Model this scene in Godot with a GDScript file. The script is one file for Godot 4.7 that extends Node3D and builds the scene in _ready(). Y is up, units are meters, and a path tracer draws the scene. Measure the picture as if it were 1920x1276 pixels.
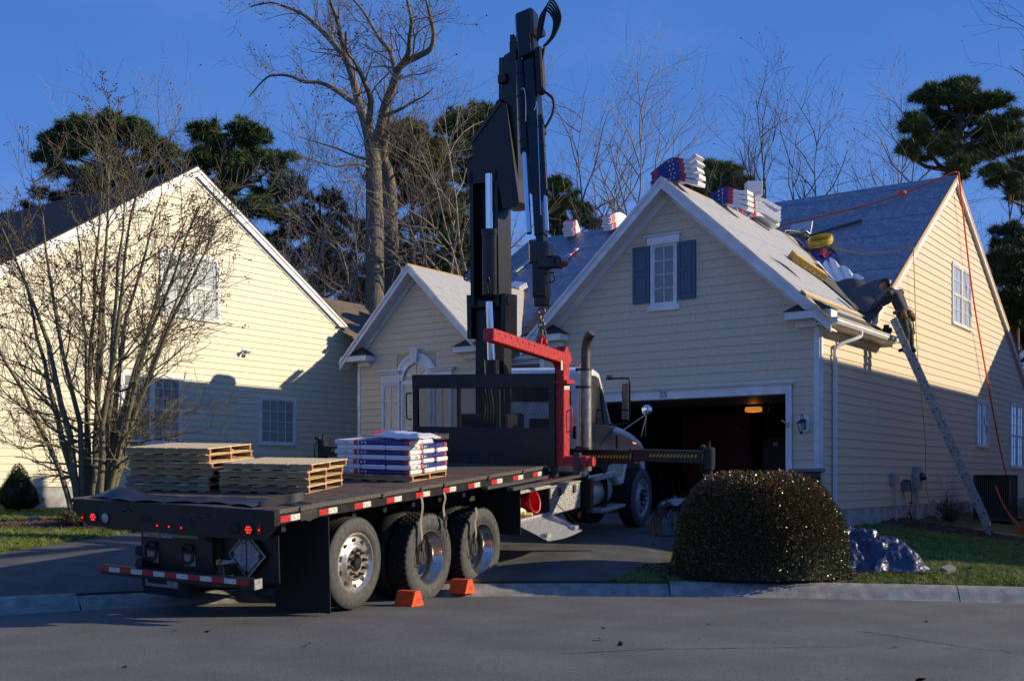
extends Node3D

class MB:
	var v := PackedVector3Array()
	var n := PackedVector3Array()
	var c := PackedColorArray()
	var u := PackedVector2Array()
	var ix := PackedInt32Array()
	var xf := Transform3D()
	var col := Color(1, 1, 1)
	var use_c := false
	var use_u := false

	func vert(p: Vector3, q: Vector3, t := Vector2.ZERO) -> int:
		v.append(p)
		n.append(q)
		if use_c:
			c.append(col)
		if use_u:
			u.append(t)
		return v.size() - 1

	func tri(a: Vector3, b: Vector3, d: Vector3, out := Vector3.ZERO) -> void:  # counter-clockwise seen from outside
		a = xf * a
		b = xf * b
		d = xf * d
		var q := (b - a).cross(d - a)
		if q.length_squared() < 1e-16:
			return
		q = q.normalized()
		if out != Vector3.ZERO and q.dot(xf.basis * out) < 0.0:
			var s := b
			b = d
			d = s
			q = -q
		var k := vert(a, q)
		vert(d, q)
		vert(b, q)
		ix.append(k)
		ix.append(k + 1)
		ix.append(k + 2)

	func quad(a: Vector3, b: Vector3, d: Vector3, e: Vector3, out := Vector3.ZERO) -> void:
		a = xf * a
		b = xf * b
		d = xf * d
		e = xf * e
		var q := (d - a).cross(e - b)
		if q.length_squared() < 1e-16:
			return
		q = q.normalized()
		var flip := out != Vector3.ZERO and q.dot(xf.basis * out) < 0.0
		if flip:
			q = -q
		var k := vert(a, q, Vector2(0, 1))
		vert(b, q, Vector2(1, 1))
		vert(d, q, Vector2(1, 0))
		vert(e, q, Vector2(0, 0))
		if flip:
			ix.append_array(PackedInt32Array([k, k + 1, k + 2, k, k + 2, k + 3]))
		else:
			ix.append_array(PackedInt32Array([k, k + 2, k + 1, k, k + 3, k + 2]))

	func bx(at: Vector3, size: Vector3, bev := 0.0) -> void:
		var h := size * 0.5
		bev = minf(bev, minf(h.x, minf(h.y, h.z)) * 0.9)
		var i := h - Vector3(bev, bev, bev)
		for a in 3:
			var p := (a + 1) % 3
			var w := (a + 2) % 3
			for s in [-1.0, 1.0]:
				var f := []
				for k in [[-1, -1], [1, -1], [1, 1], [-1, 1]]:
					var o := Vector3()
					o[a] = s * h[a]
					o[p] = k[0] * i[p]
					o[w] = k[1] * i[w]
					f.append(at + o)
				var out := Vector3()
				out[a] = s
				quad(f[0], f[1], f[2], f[3], out)
		if bev <= 0.0:
			return
		for a in 3:
			var p := (a + 1) % 3
			var w := (a + 2) % 3
			for s in [-1.0, 1.0]:
				for t in [-1.0, 1.0]:
					var f := []
					for k in [[0, -1], [1, -1], [1, 1], [0, 1]]:
						var o := Vector3()
						o[p] = s * (h[p] if k[0] == 0 else i[p])
						o[w] = t * (i[w] if k[0] == 0 else h[w])
						o[a] = k[1] * i[a]
						f.append(at + o)
					var out := Vector3()
					out[p] = s
					out[w] = t
					quad(f[0], f[1], f[2], f[3], out)
		for x in [-1.0, 1.0]:
			for y in [-1.0, 1.0]:
				for z in [-1.0, 1.0]:
					tri(at + Vector3(x * h.x, y * i.y, z * i.z), at + Vector3(x * i.x, y * h.y, z * i.z), at + Vector3(x * i.x, y * i.y, z * h.z), Vector3(x, y, z))

	func bar(a: Vector3, b: Vector3, w: float, h: float, up := Vector3.UP, bev := 0.0) -> void:  # a beam from a to b
		var keep := xf
		var x := (b - a).normalized()
		if absf(x.dot(up)) > 0.98:
			up = Vector3.RIGHT if absf(x.x) < 0.7 else Vector3.FORWARD
		var z := x.cross(up).normalized()
		var y := z.cross(x)
		xf = xf * Transform3D(Basis(x, y, z), (a + b) * 0.5)
		bx(Vector3.ZERO, Vector3((b - a).length(), h, w), bev)
		xf = keep

	func ext(poly: PackedVector2Array, z0: float, z1: float) -> void:  # outline in xy pushed from z0 to z1
		var area := 0.0
		for i in poly.size():
			var a := poly[i]
			var b := poly[(i + 1) % poly.size()]
			area += a.x * b.y - b.x * a.y
		if area < 0.0:
			poly.reverse()
		var t := Geometry2D.triangulate_polygon(poly)
		for k in range(0, t.size(), 3):
			for z in [z0, z1]:
				tri(Vector3(poly[t[k]].x, poly[t[k]].y, z), Vector3(poly[t[k + 1]].x, poly[t[k + 1]].y, z), Vector3(poly[t[k + 2]].x, poly[t[k + 2]].y, z), Vector3(0, 0, -1 if (z == z0) == (z0 < z1) else 1))
		for i in poly.size():
			var a := poly[i]
			var b := poly[(i + 1) % poly.size()]
			var o := Vector3(b.y - a.y, a.x - b.x, 0)
			quad(Vector3(a.x, a.y, z0), Vector3(b.x, b.y, z0), Vector3(b.x, b.y, z1), Vector3(a.x, a.y, z1), o)

	func tube(p: PackedVector3Array, r: PackedFloat32Array, sides := 8, cap := true) -> void:
		var m := p.size()
		if m < 2:
			return
		var t := (p[1] - p[0]).normalized()
		var x := t.cross(Vector3.UP if absf(t.y) < 0.9 else Vector3.RIGHT).normalized()
		var first := v.size()
		for i in m:
			var d := (p[mini(i + 1, m - 1)] - p[maxi(i - 1, 0)]).normalized()
			x = (x - d * x.dot(d)).normalized()
			var y := d.cross(x)
			for k in sides:
				var a := TAU * k / sides
				var q := x * cos(a) + y * sin(a)
				vert(xf * (p[i] + q * r[i]), (xf.basis * q).normalized())
		for i in m - 1:
			for k in sides:
				var a := first + i * sides + k
				var b := first + i * sides + (k + 1) % sides
				ix.append(a)
				ix.append(a + sides)
				ix.append(b)
				ix.append(b)
				ix.append(a + sides)
				ix.append(b + sides)
		if cap:
			for e in 2:
				var i := 0 if e == 0 else m - 1
				if r[i] < 0.004:
					continue
				var d := (xf.basis * ((p[0] - p[1]) if e == 0 else (p[m - 1] - p[m - 2]))).normalized()
				var k0 := vert(xf * p[i], d)
				for k in sides:
					vert(v[first + i * sides + k], d)
				for k in sides:
					var a := k0 + 1 + k
					var b := k0 + 1 + (k + 1) % sides
					ix.append(k0)
					ix.append(a if e == 0 else b)
					ix.append(b if e == 0 else a)

	func rod(a: Vector3, b: Vector3, r: float, sides := 10) -> void:
		tube(PackedVector3Array([a, b]), PackedFloat32Array([r, r]), sides)

	func wire(p: Array, r: float, sides := 6, steps := 5) -> void:  # smooth line through points
		var o := PackedVector3Array()
		for i in p.size() - 1:
			var a: Vector3 = p[maxi(i - 1, 0)]
			var b: Vector3 = p[i]
			var d: Vector3 = p[i + 1]
			var e: Vector3 = p[mini(i + 2, p.size() - 1)]
			for k in steps:
				o.append(b.cubic_interpolate(d, a, e, float(k) / steps))
		o.append(p[-1])
		var rr := PackedFloat32Array()
		rr.resize(o.size())
		rr.fill(r)
		tube(o, rr, sides)

	func lathe(prof: Array, sides := 24) -> void:  # (radius, y) pairs from bottom to top round the y axis
		var m := prof.size() - 1
		var sn := []
		for i in m:
			var d: Vector2 = prof[i + 1] - prof[i]
			sn.append(Vector2(d.y, -d.x).normalized())
		for i in m:
			var n0: Vector2 = sn[i]
			var n1: Vector2 = sn[i]
			if i > 0 and n0.dot(sn[i - 1]) > 0.6:
				n0 = (n0 + sn[i - 1]).normalized()
			if i < m - 1 and n1.dot(sn[i + 1]) > 0.6:
				n1 = (n1 + sn[i + 1]).normalized()
			var first := v.size()
			for k in sides + 1:
				var a := TAU * k / sides
				var ca := cos(a)
				var sa := sin(a)
				vert(xf * Vector3(prof[i].x * ca, prof[i].y, prof[i].x * sa), (xf.basis * Vector3(n0.x * ca, n0.y, n0.x * sa)).normalized())
				vert(xf * Vector3(prof[i + 1].x * ca, prof[i + 1].y, prof[i + 1].x * sa), (xf.basis * Vector3(n1.x * ca, n1.y, n1.x * sa)).normalized())
			for k in sides:
				var a := first + k * 2
				ix.append_array(PackedInt32Array([a, a + 2, a + 1, a + 1, a + 2, a + 3]))

	func grid(nx: int, ny: int, f: Callable, flip := false) -> void:  # smooth sheet f(s, t)
		var p := []
		for j in ny + 1:
			for i in nx + 1:
				p.append(xf * (f.call(float(i) / nx, float(j) / ny) as Vector3))
		var first := v.size()
		for j in ny + 1:
			for i in nx + 1:
				var dx: Vector3 = p[j * (nx + 1) + mini(i + 1, nx)] - p[j * (nx + 1) + maxi(i - 1, 0)]
				var dy: Vector3 = p[mini(j + 1, ny) * (nx + 1) + i] - p[maxi(j - 1, 0) * (nx + 1) + i]
				var q := dx.cross(dy).normalized()
				vert(p[j * (nx + 1) + i], -q if flip else q, Vector2(float(i) / nx, float(j) / ny))
		for j in ny:
			for i in nx:
				var a := first + j * (nx + 1) + i
				if flip:
					ix.append_array(PackedInt32Array([a, a + 1, a + nx + 1, a + 1, a + nx + 2, a + nx + 1]))
				else:
					ix.append_array(PackedInt32Array([a, a + nx + 1, a + 1, a + 1, a + nx + 1, a + nx + 2]))

	func mesh() -> ArrayMesh:
		var s := []
		s.resize(Mesh.ARRAY_MAX)
		s[Mesh.ARRAY_VERTEX] = v
		s[Mesh.ARRAY_NORMAL] = n
		s[Mesh.ARRAY_INDEX] = ix
		if use_c:
			s[Mesh.ARRAY_COLOR] = c
		if use_u:
			s[Mesh.ARRAY_TEX_UV] = u
		var m := ArrayMesh.new()
		m.add_surface_from_arrays(Mesh.PRIMITIVE_TRIANGLES, s)
		return m

var count := {}
var M := {}
var rng := RandomNumberGenerator.new()
var HXF := Transform3D(Basis(Vector3(0.81208, 0, 0.58354), Vector3.UP, Vector3(-0.58354, 0, 0.81208)), Vector3(5.918, 0, -21.4))
var TXF := Transform3D()

func R(a: float, b: float) -> float:
	return rng.randf_range(a, b)

func mb(off := Vector3.ZERO, uvs := false) -> MB:
	var b := MB.new()
	b.xf = Transform3D(Basis(), off)
	b.use_u = uvs
	return b

func numbered(called: String) -> String:
	var k: int = count.get(called, 0)
	count[called] = k + 1
	return called if k == 0 else "%s_%03d" % [called, k]

func thing(called: String, label: String, category: String, at := Transform3D(), group := "") -> Node3D:
	var o := Node3D.new()
	o.name = numbered(called)
	add_child(o)
	o.transform = at
	tag(o, label, category, group)
	return o

func tag(o: Node3D, label: String, category: String, group := "") -> Node3D:
	o.set_meta("label", label)
	o.set_meta("category", category)
	if group:
		o.set_meta("group", group)
	return o

func part(called: String, m, mat: Material, parent: Node3D) -> MeshInstance3D:
	var o := MeshInstance3D.new()
	o.name = called
	o.mesh = m.mesh() if m is MB else m
	o.material_override = mat
	parent.add_child(o, true)
	return o

func solo(called: String, m, mat: Material, label: String, category: String, at := Transform3D(), group := "") -> MeshInstance3D:
	var o := part(numbered(called), m, mat, self)
	o.transform = at
	tag(o, label, category, group)
	return o

func struct(called: String, m, mat: Material) -> MeshInstance3D:
	var o := part(numbered(called), m, mat, self)
	o.set_meta("kind", "structure")
	return o

func copy(o: Node3D, label: String, at: Transform3D) -> Node3D:
	var d := o.duplicate()
	var base := RegEx.create_from_string("_\\d{3}$").sub(o.name, "")
	d.name = numbered(base)
	add_child(d)
	d.transform = at
	d.set_meta("label", label)
	return d

func many(called: String, m: Mesh, mat: Material, xs: Array, cols: PackedColorArray, parent: Node3D = null) -> MultiMeshInstance3D:
	var mm := MultiMesh.new()
	mm.transform_format = MultiMesh.TRANSFORM_3D
	mm.use_colors = cols.size() > 0
	mm.mesh = m
	mm.instance_count = xs.size()
	for i in xs.size():
		mm.set_instance_transform(i, xs[i])
		if cols.size():
			mm.set_instance_color(i, cols[i])
	var o := MultiMeshInstance3D.new()
	o.name = called
	o.multimesh = mm
	o.material_override = mat
	(parent if parent else self).add_child(o, true)
	o.set_meta("kind", "stuff")
	return o

func noise_tex(freq: float, lo: float, hi: float, kind := FastNoiseLite.TYPE_SIMPLEX_SMOOTH, oct := 3, size := 512, warp := 0.0, mid := 0.5) -> NoiseTexture2D:
	var f := FastNoiseLite.new()
	f.noise_type = kind
	f.seed = 7 + M.size()
	f.frequency = freq
	f.fractal_octaves = oct
	if warp > 0.0:
		f.domain_warp_enabled = true
		f.domain_warp_amplitude = warp
		f.domain_warp_frequency = freq * 0.5
	var g := Gradient.new()
	g.set_color(0, Color(lo, lo, lo))
	g.set_color(1, Color(hi, hi, hi))
	g.set_offset(0, maxf(0.0, mid - 0.5))
	g.set_offset(1, minf(1.0, mid + 0.5))
	var t := NoiseTexture2D.new()
	t.width = size
	t.height = size
	t.seamless = true
	t.noise = f
	t.color_ramp = g
	t.set_meta("mean", pow((lo + hi) * 0.5, 2.2))
	return t

func mat(called: String, r: float, g: float, b: float, rough := 0.7, metal := 0.0, o := {}) -> StandardMaterial3D:
	var m := StandardMaterial3D.new()
	m.resource_name = called
	var k := 1.0
	for t in ["tex", "detail"]:
		if o.has(t):
			k /= (o[t] as Texture2D).get_meta("mean", 1.0)
	k = minf(k, 0.94 / maxf(r, maxf(g, b)))
	m.albedo_color = Color(minf(r * k, 0.96), minf(g * k, 0.96), minf(b * k, 0.96)).linear_to_srgb()
	m.roughness = rough
	m.metallic = metal
	if o.has("spec"):
		m.metallic_specular = o.spec
	if o.has("tex"):
		m.albedo_texture = o.tex
		m.uv1_triplanar = not o.has("uv")
		m.uv1_world_triplanar = o.get("world", false)
		m.uv1_scale = o.get("scale", Vector3.ONE) if not o.has("uv") else Vector3.ONE
	if o.has("bump"):
		m.heightmap_enabled = true
		m.heightmap_texture = o.bump
		m.heightmap_scale = o.depth
		m.uv1_triplanar = not o.has("uv")
		m.uv1_world_triplanar = o.get("world", false)
		m.uv1_scale = o.get("scale", Vector3.ONE) if not o.has("uv") else Vector3.ONE
	if o.has("detail"):
		m.detail_enabled = true
		m.detail_albedo = o.detail
		m.detail_blend_mode = BaseMaterial3D.BLEND_MODE_MUL
		m.detail_uv_layer = BaseMaterial3D.DETAIL_UV_2
		m.uv2_triplanar = true
		m.uv2_world_triplanar = true
		m.uv2_scale = o.get("dscale", Vector3.ONE)
	if o.has("rtex"):
		m.roughness_texture = o.rtex
	if o.has("vc"):
		m.vertex_color_use_as_albedo = true
	if o.has("back"):
		m.backlight_enabled = true
		m.backlight = Color(o.back, o.back, o.back)
	if o.has("coat"):
		m.clearcoat_enabled = true
		m.clearcoat = o.coat
		m.clearcoat_roughness = 0.1
	if o.has("glow"):
		m.emission_enabled = true
		m.emission = Color(r, g, b).linear_to_srgb()
		m.emission_energy_multiplier = o.glow
	if o.has("alpha"):
		m.transparency = BaseMaterial3D.TRANSPARENCY_ALPHA
		m.albedo_color.a = o.alpha
	M[called] = m
	return m

func turn(x: Vector3, y: Vector3, at: Vector3) -> Transform3D:  # frame with local x and about local y given
	x = x.normalized()
	var z := x.cross(y).normalized()
	return Transform3D(Basis(x, z.cross(x), z), at)

func yaw(a: float, at := Vector3.ZERO) -> Transform3D:
	return Transform3D(Basis(Vector3.UP, deg_to_rad(a)), at)

func print_tex(w: int, h: int, bg: Color, f: Callable) -> ImageTexture:
	var im := Image.create(w, h, false, Image.FORMAT_RGB8)
	im.fill(bg)
	f.call(im)
	return ImageTexture.create_from_image(im)

func _ready() -> void:
	rng.seed = 4242
	var cam := Camera3D.new()
	cam.name = "camera"
	cam.projection = Camera3D.PROJECTION_FRUSTUM
	cam.near = 0.1
	cam.far = 1500.0
	cam.size = 0.1 * 1276.0 / 2090.0
	cam.frustum_offset = Vector2(0, 0.1 * 260.0 / 2090.0)
	cam.position = Vector3(0, 1.36, 0)
	add_child(cam)
	var e := Environment.new()
	e.background_mode = Environment.BG_SKY
	var sky := Sky.new()
	var sm := ProceduralSkyMaterial.new()
	sm.sky_horizon_color = Color(0.17, 0.345, 0.77).linear_to_srgb()
	sm.sky_top_color = Color(0.034, 0.135, 0.455).linear_to_srgb()
	sm.sky_curve = 0.15
	sm.ground_bottom_color = Color(0.12, 0.12, 0.11).linear_to_srgb()
	sm.ground_horizon_color = Color(0.16, 0.2, 0.25).linear_to_srgb()
	sm.sun_angle_max = 40.0
	sm.sun_curve = 0.12
	sm.sky_cover = cirrus()
	sm.sky_cover_modulate = Color(1, 1, 1, 1)
	sky.sky_material = sm
	e.sky = sky
	e.tonemap_mode = Environment.TONE_MAPPER_LINEAR
	e.tonemap_exposure = 1.2
	e.sdfgi_enabled = true
	e.ssao_enabled = true
	e.ssil_enabled = true
	var we := WorldEnvironment.new()
	we.name = "world"
	we.environment = e
	add_child(we)
	var sun := DirectionalLight3D.new()
	sun.name = "sun"
	sun.light_energy = 1.5
	sun.light_color = Color(1.0, 0.93, 0.80)
	sun.light_angular_distance = 0.5
	sun.shadow_enabled = true
	add_child(sun)
	sun.look_at_from_position(Vector3(0.924, 0.382, -0.001) * 50.0, Vector3.ZERO)
	var tr := Basis.IDENTITY
	var f0 := Vector3(sin(0.47997), 0, -cos(0.47997))
	var r0 := Vector3(cos(0.47997), 0, sin(0.47997))
	var tf := f0 * cos(0.08203) + Vector3.UP * sin(0.08203)
	var tu := r0.cross(tf)
	var trr := r0 * cos(0.034907) - tu * sin(0.034907)
	tr = Basis(tf, trr.cross(tf), trr)
	TXF = Transform3D(tr, Vector3(-1.679, 0, -12.1))
	materials()
	ground()
	houses()
	roof_things()
	truck()
	crane()
	cargo()
	yard()
	person()
	woods()
	shrubs()
	lawn_blades()

func cirrus() -> ImageTexture:
	var f := FastNoiseLite.new()
	f.seed = 5
	f.frequency = 0.006
	f.fractal_octaves = 5
	f.domain_warp_enabled = true
	f.domain_warp_amplitude = 60.0
	f.domain_warp_frequency = 0.004
	var im := Image.create(1024, 512, false, Image.FORMAT_RGBAF)
	for y in 512:
		for x in 1024:
			var el := (0.5 - y / 512.0) * PI
			if el < -0.02:
				continue
			var az := x / 1024.0 * TAU
			var d := Vector3(cos(az) * cos(el), sin(el), sin(az) * cos(el))
			var k := smoothstep(0.08, 0.75, f.get_noise_3d(d.x * 260.0, d.y * 900.0, d.z * 260.0) * 0.5 + 0.5 - 0.22)
			k *= smoothstep(0.0, 0.15, el)
			im.set_pixel(x, y, Color(0.62, 0.68, 0.76, k * 0.07))
	return ImageTexture.create_from_image(im)

func materials() -> void:
	var fine := noise_tex(0.12, 0.86, 1.0)
	var blotch := noise_tex(0.012, 0.8, 1.0, FastNoiseLite.TYPE_SIMPLEX_SMOOTH, 5)
	var dirt := noise_tex(0.02, 0.62, 1.0, FastNoiseLite.TYPE_SIMPLEX_SMOOTH, 5)
	var grit := noise_tex(0.35, 0.35, 1.0, FastNoiseLite.TYPE_VALUE, 2, 512)
	var grain := noise_tex(0.03, 0.7, 1.0, FastNoiseLite.TYPE_SIMPLEX_SMOOTH, 4)
	var wrinkle := noise_tex(0.02, 0.0, 1.0, FastNoiseLite.TYPE_SIMPLEX_SMOOTH, 4, 512, 30.0)
	M["tex_fine"] = fine
	M["tex_dirt"] = dirt
	M["tex_grain"] = grain
	M["tex_blotch"] = blotch
	M["tex_wrinkle"] = wrinkle
	mat("asphalt", 0.10, 0.098, 0.098, 0.85, 0, {"tex": grit, "world": true, "scale": Vector3(1.1, 1.1, 1.1), "bump": grit, "depth": 0.5, "detail": blotch, "dscale": Vector3(0.13, 0.13, 0.13)})
	mat("drive", 0.068, 0.068, 0.07, 0.85, 0, {"tex": grit, "world": true, "scale": Vector3(1.3, 1.3, 1.3), "bump": grit, "depth": 0.4, "detail": dirt, "dscale": Vector3(0.15, 0.15, 0.15)})
	mat("concrete", 0.34, 0.325, 0.29, 0.85, 0, {"tex": grit, "world": true, "scale": Vector3(1.5, 1.5, 1.5), "bump": grit, "depth": 0.15, "detail": dirt, "dscale": Vector3(0.4, 0.4, 0.4)})
	mat("found", 0.36, 0.36, 0.35, 0.85, 0, {"tex": fine, "world": true, "scale": Vector3(0.5, 0.5, 0.5), "bump": fine, "depth": 0.2, "detail": dirt, "dscale": Vector3(0.3, 0.3, 0.3)})
	mat("soil", 0.075, 0.085, 0.03, 0.95, 0, {"tex": grit, "world": true, "scale": Vector3(0.8, 0.8, 0.8), "bump": grit, "depth": 2.0, "detail": dirt, "dscale": Vector3(0.2, 0.2, 0.2)})
	mat("far_ground", 0.09, 0.075, 0.045, 0.95, 0, {"tex": dirt, "world": true, "scale": Vector3(0.1, 0.1, 0.1)})
	mat("mulch", 0.075, 0.042, 0.03, 0.95, 0, {"tex": grit, "world": true, "scale": Vector3(0.6, 0.6, 0.6), "bump": grit, "depth": 3.0})
	mat("mulch_chip", 0.085, 0.048, 0.035, 0.9, 0, {"vc": true})
	mat("grass", 1, 1, 1, 0.6, 0, {"vc": true, "back": 0.35, "spec": 0.3})
	var sg := {"tex": fine, "scale": Vector3(0.25, 2.0, 2.0), "bump": grain, "depth": 0.04, "detail": fine, "dscale": Vector3(0.25, 0.25, 0.25)}
	mat("siding_a", 0.70, 0.57, 0.40, 0.55, 0, sg)
	mat("siding_b", 0.685, 0.555, 0.388, 0.55, 0, sg)
	mat("siding_c", 0.715, 0.585, 0.412, 0.55, 0, sg)
	mat("siding_left_a", 0.80, 0.745, 0.56, 0.55, 0, sg)
	mat("siding_left_b", 0.785, 0.73, 0.545, 0.55, 0, sg)
	mat("siding_left_c", 0.81, 0.755, 0.575, 0.55, 0, sg)
	mat("white_trim", 0.78, 0.78, 0.78, 0.45, 0, {"tex": blotch, "world": true, "scale": Vector3(0.3, 0.3, 0.3)})
	mat("soffit", 0.72, 0.70, 0.66, 0.5)
	mat("wall_core", 0.5, 0.42, 0.3, 0.9)
	mat("dark_shingle", 0.022, 0.018, 0.019, 0.85, 0, {"tex": grit, "world": true, "scale": Vector3(0.7, 0.7, 0.7), "detail": dirt, "dscale": Vector3(0.5, 0.5, 0.5)})
	mat("brown_shingle", 0.17, 0.135, 0.10, 0.9, 0, {"vc": true, "tex": grit, "world": true, "scale": Vector3(0.7, 0.7, 0.7)})
	mat("felt_dark", 0.03, 0.03, 0.032, 0.8, 0, {"tex": dirt, "world": true, "scale": Vector3(0.6, 0.6, 0.6), "bump": wrinkle, "depth": 2.0})
	mat("underlay_grey", 0.43, 0.43, 0.43, 0.6, 0, {"tex": underlay_tex(0.97), "scale": Vector3(0.35, 0.35, 0.35), "bump": wrinkle, "depth": 1.2})
	mat("underlay_blue", 0.17, 0.195, 0.26, 0.42, 0, {"tex": underlay_tex(0.9), "scale": Vector3(0.3, 0.3, 0.3), "bump": wrinkle, "depth": 2.5, "spec": 0.6})
	mat("plywood", 0.5, 0.3, 0.12, 0.8)
	mat("shutter", 0.07, 0.115, 0.165, 0.5, 0, {"tex": fine, "scale": Vector3(1, 1, 1)})
	mat("glass", 0.75, 0.85, 0.85, 0.02, 0, {"alpha": 0.12})
	mat("blind", 0.62, 0.64, 0.62, 0.6, 0, {"tex": stripe_tex(0.72, 1.0), "scale": Vector3(1, 3.0, 1)})
	mat("curtain_dark", 0.085, 0.075, 0.07, 0.8)
	mat("curtain_pale", 0.40, 0.38, 0.31, 0.8)
	mat("shade_green", 0.16, 0.20, 0.19, 0.6)
	mat("screen", 0.03, 0.03, 0.035, 0.7)
	mat("stone_a", 0.16, 0.115, 0.085, 0.9, 0, {"vc": true, "tex": dirt, "scale": Vector3(2, 2, 2), "bump": dirt, "depth": 2.5})
	mat("cap_stone", 0.19, 0.185, 0.19, 0.85, 0, {"tex": fine, "scale": Vector3(1, 1, 1)})
	mat("black_iron", 0.02, 0.021, 0.023, 0.4, 0.3)
	mat("lamp_glass", 0.8, 0.75, 0.65, 0.1, 0, {"alpha": 0.35})
	mat("grey_box", 0.33, 0.34, 0.345, 0.5)
	mat("grey_pipe", 0.42, 0.42, 0.41, 0.5)
	mat("unit_grey", 0.05, 0.05, 0.05, 0.5, 0.2)
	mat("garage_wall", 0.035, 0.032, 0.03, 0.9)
	mat("garage_red", 0.14, 0.018, 0.014, 0.6)
	mat("wood_board", 0.66, 0.48, 0.27, 0.7, 0, {"tex": grain, "scale": Vector3(0.3, 3, 3)})
	# truck
	mat("black_paint", 0.012, 0.012, 0.013, 0.38, 0, {"tex": dirt, "scale": Vector3(0.8, 0.8, 0.8), "detail": fine, "dscale": Vector3(0.5, 0.5, 0.5)})
	mat("black_gloss", 0.012, 0.012, 0.014, 0.22, 0.1, {"tex": blotch, "scale": Vector3(0.8, 0.8, 0.8)})
	mat("black_rubber", 0.014, 0.014, 0.014, 0.75)
	mat("tyre", 0.065, 0.064, 0.062, 0.8, 0, {"tex": dirt, "scale": Vector3(1.2, 1.2, 1.2), "bump": fine, "depth": 0.15})
	mat("tyre_tread", 0.014, 0.014, 0.014, 0.8)
	mat("alloy", 0.62, 0.58, 0.52, 0.32, 0.85, {"tex": dirt, "scale": Vector3(2, 2, 2)})
	mat("chrome", 0.82, 0.82, 0.83, 0.1, 1.0)
	mat("dish", 0.5, 0.47, 0.44, 0.24, 0.95, {"tex": dirt, "scale": Vector3(3, 3, 3)})
	mat("rust", 0.11, 0.06, 0.035, 0.85, 0.2, {"tex": dirt, "scale": Vector3(6, 6, 6)})
	mat("deck_steel", 0.095, 0.062, 0.043, 0.75, 0.1, {"tex": dirt, "scale": Vector3(0.7, 0.7, 0.7), "detail": grit, "dscale": Vector3(0.6, 0.6, 0.6), "bump": grit, "depth": 0.2})
	mat("deck_edge", 0.085, 0.07, 0.058, 0.75, 0.2, {"tex": noise_tex(0.06, 0.12, 1.0, FastNoiseLite.TYPE_SIMPLEX, 4, 512, 0.0, 0.5), "scale": Vector3(1.6, 1.6, 1.6)})
	mat("tape_red", 0.50, 0.02, 0.02, 0.4, 0, {"tex": dirt, "scale": Vector3(3, 3, 3)})
	mat("tape_white", 0.62, 0.60, 0.53, 0.4, 0, {"tex": dirt, "scale": Vector3(3, 3, 3)})
	mat("tape_yellow", 0.55, 0.38, 0.02, 0.5)
	mat("lamp_red", 0.55, 0.01, 0.008, 0.2)
	mat("lamp_red_lit", 1.0, 0.035, 0.02, 0.3, 0, {"glow": 1.6})
	mat("lamp_clear", 0.45, 0.42, 0.36, 0.2)
	mat("lamp_amber_lit", 1.0, 0.30, 0.03, 0.3, 0, {"glow": 1.4})
	mat("plate_grey", 0.30, 0.30, 0.30, 0.5, 0.3, {"tex": dirt, "scale": Vector3(1.5, 1.5, 1.5)})
	mat("alu_plate", 0.60, 0.60, 0.58, 0.4, 0.75, {"tex": dirt, "scale": Vector3(1.5, 1.5, 1.5), "bump": tread_tex(), "depth": 0.5})
	mat("alu_flat", 0.52, 0.52, 0.50, 0.45, 0.6, {"tex": dirt, "scale": Vector3(1.5, 1.5, 1.5)})
	mat("white_paint", 0.80, 0.80, 0.80, 0.25, 0, {"coat": 0.5, "tex": blotch, "scale": Vector3(0.6, 0.6, 0.6)})
	mat("cab_glass", 0.015, 0.018, 0.017, 0.06, 0, {"spec": 0.7})
	mat("red_paint", 0.42, 0.018, 0.02, 0.5, 0, {"tex": dirt, "scale": Vector3(1.3, 1.3, 1.3), "bump": fine, "depth": 0.08})
	mat("fork_steel", 0.075, 0.07, 0.065, 0.55, 0.5, {"tex": dirt, "scale": Vector3(2, 2, 2)})
	mat("pipe_steel", 0.42, 0.40, 0.38, 0.35, 0.85, {"tex": dirt, "scale": Vector3(1.2, 0.6, 1.2)})
	mat("orange", 0.80, 0.085, 0.012, 0.55, 0, {"tex": blotch, "scale": Vector3(2, 2, 2)})
	mat("strap", 0.22, 0.19, 0.145, 0.85, 0, {"tex": fine, "scale": Vector3(3, 3, 3)})
	mat("bucket_red", 0.55, 0.012, 0.01, 0.5)
	mat("sponge_yellow", 0.62, 0.50, 0.22, 0.9)
	mat("rubber_strip", 0.05, 0.05, 0.052, 0.5)
	mat("tarp_black", 0.016, 0.017, 0.022, 0.35)
	var pal := {"tex": grain, "scale": Vector3(0.5, 4, 4), "bump": grain, "depth": 0.1}
	mat("pallet_pale", 0.62, 0.47, 0.27, 0.8, 0, pal)
	mat("pallet_mid", 0.44, 0.29, 0.14, 0.8, 0, pal)
	mat("pallet_old", 0.30, 0.225, 0.14, 0.85, 0, pal)
	mat("pallet_red", 0.42, 0.17, 0.07, 0.8, 0, pal)
	mat("wrap_white", 0.72, 0.72, 0.73, 0.35, 0, {"bump": wrinkle, "depth": 0.6, "scale": Vector3(2.5, 2.5, 2.5)})
	mat("wrap_navy", 0.018, 0.026, 0.20, 0.3, 0, {"bump": wrinkle, "depth": 0.6, "scale": Vector3(2.5, 2.5, 2.5)})
	mat("wrap_red", 0.55, 0.03, 0.035, 0.3)
	mat("ink_grey", 0.25, 0.25, 0.26, 0.6)
	mat("rope_orange", 0.85, 0.10, 0.02, 0.6)
	mat("rope_yellow", 0.55, 0.40, 0.05, 0.7)
	mat("cord_yellow", 0.72, 0.50, 0.02, 0.5)
	mat("ladder_alu", 0.50, 0.50, 0.49, 0.42, 0.6, {"tex": dirt, "scale": Vector3(1.5, 1.5, 1.5)})
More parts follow.
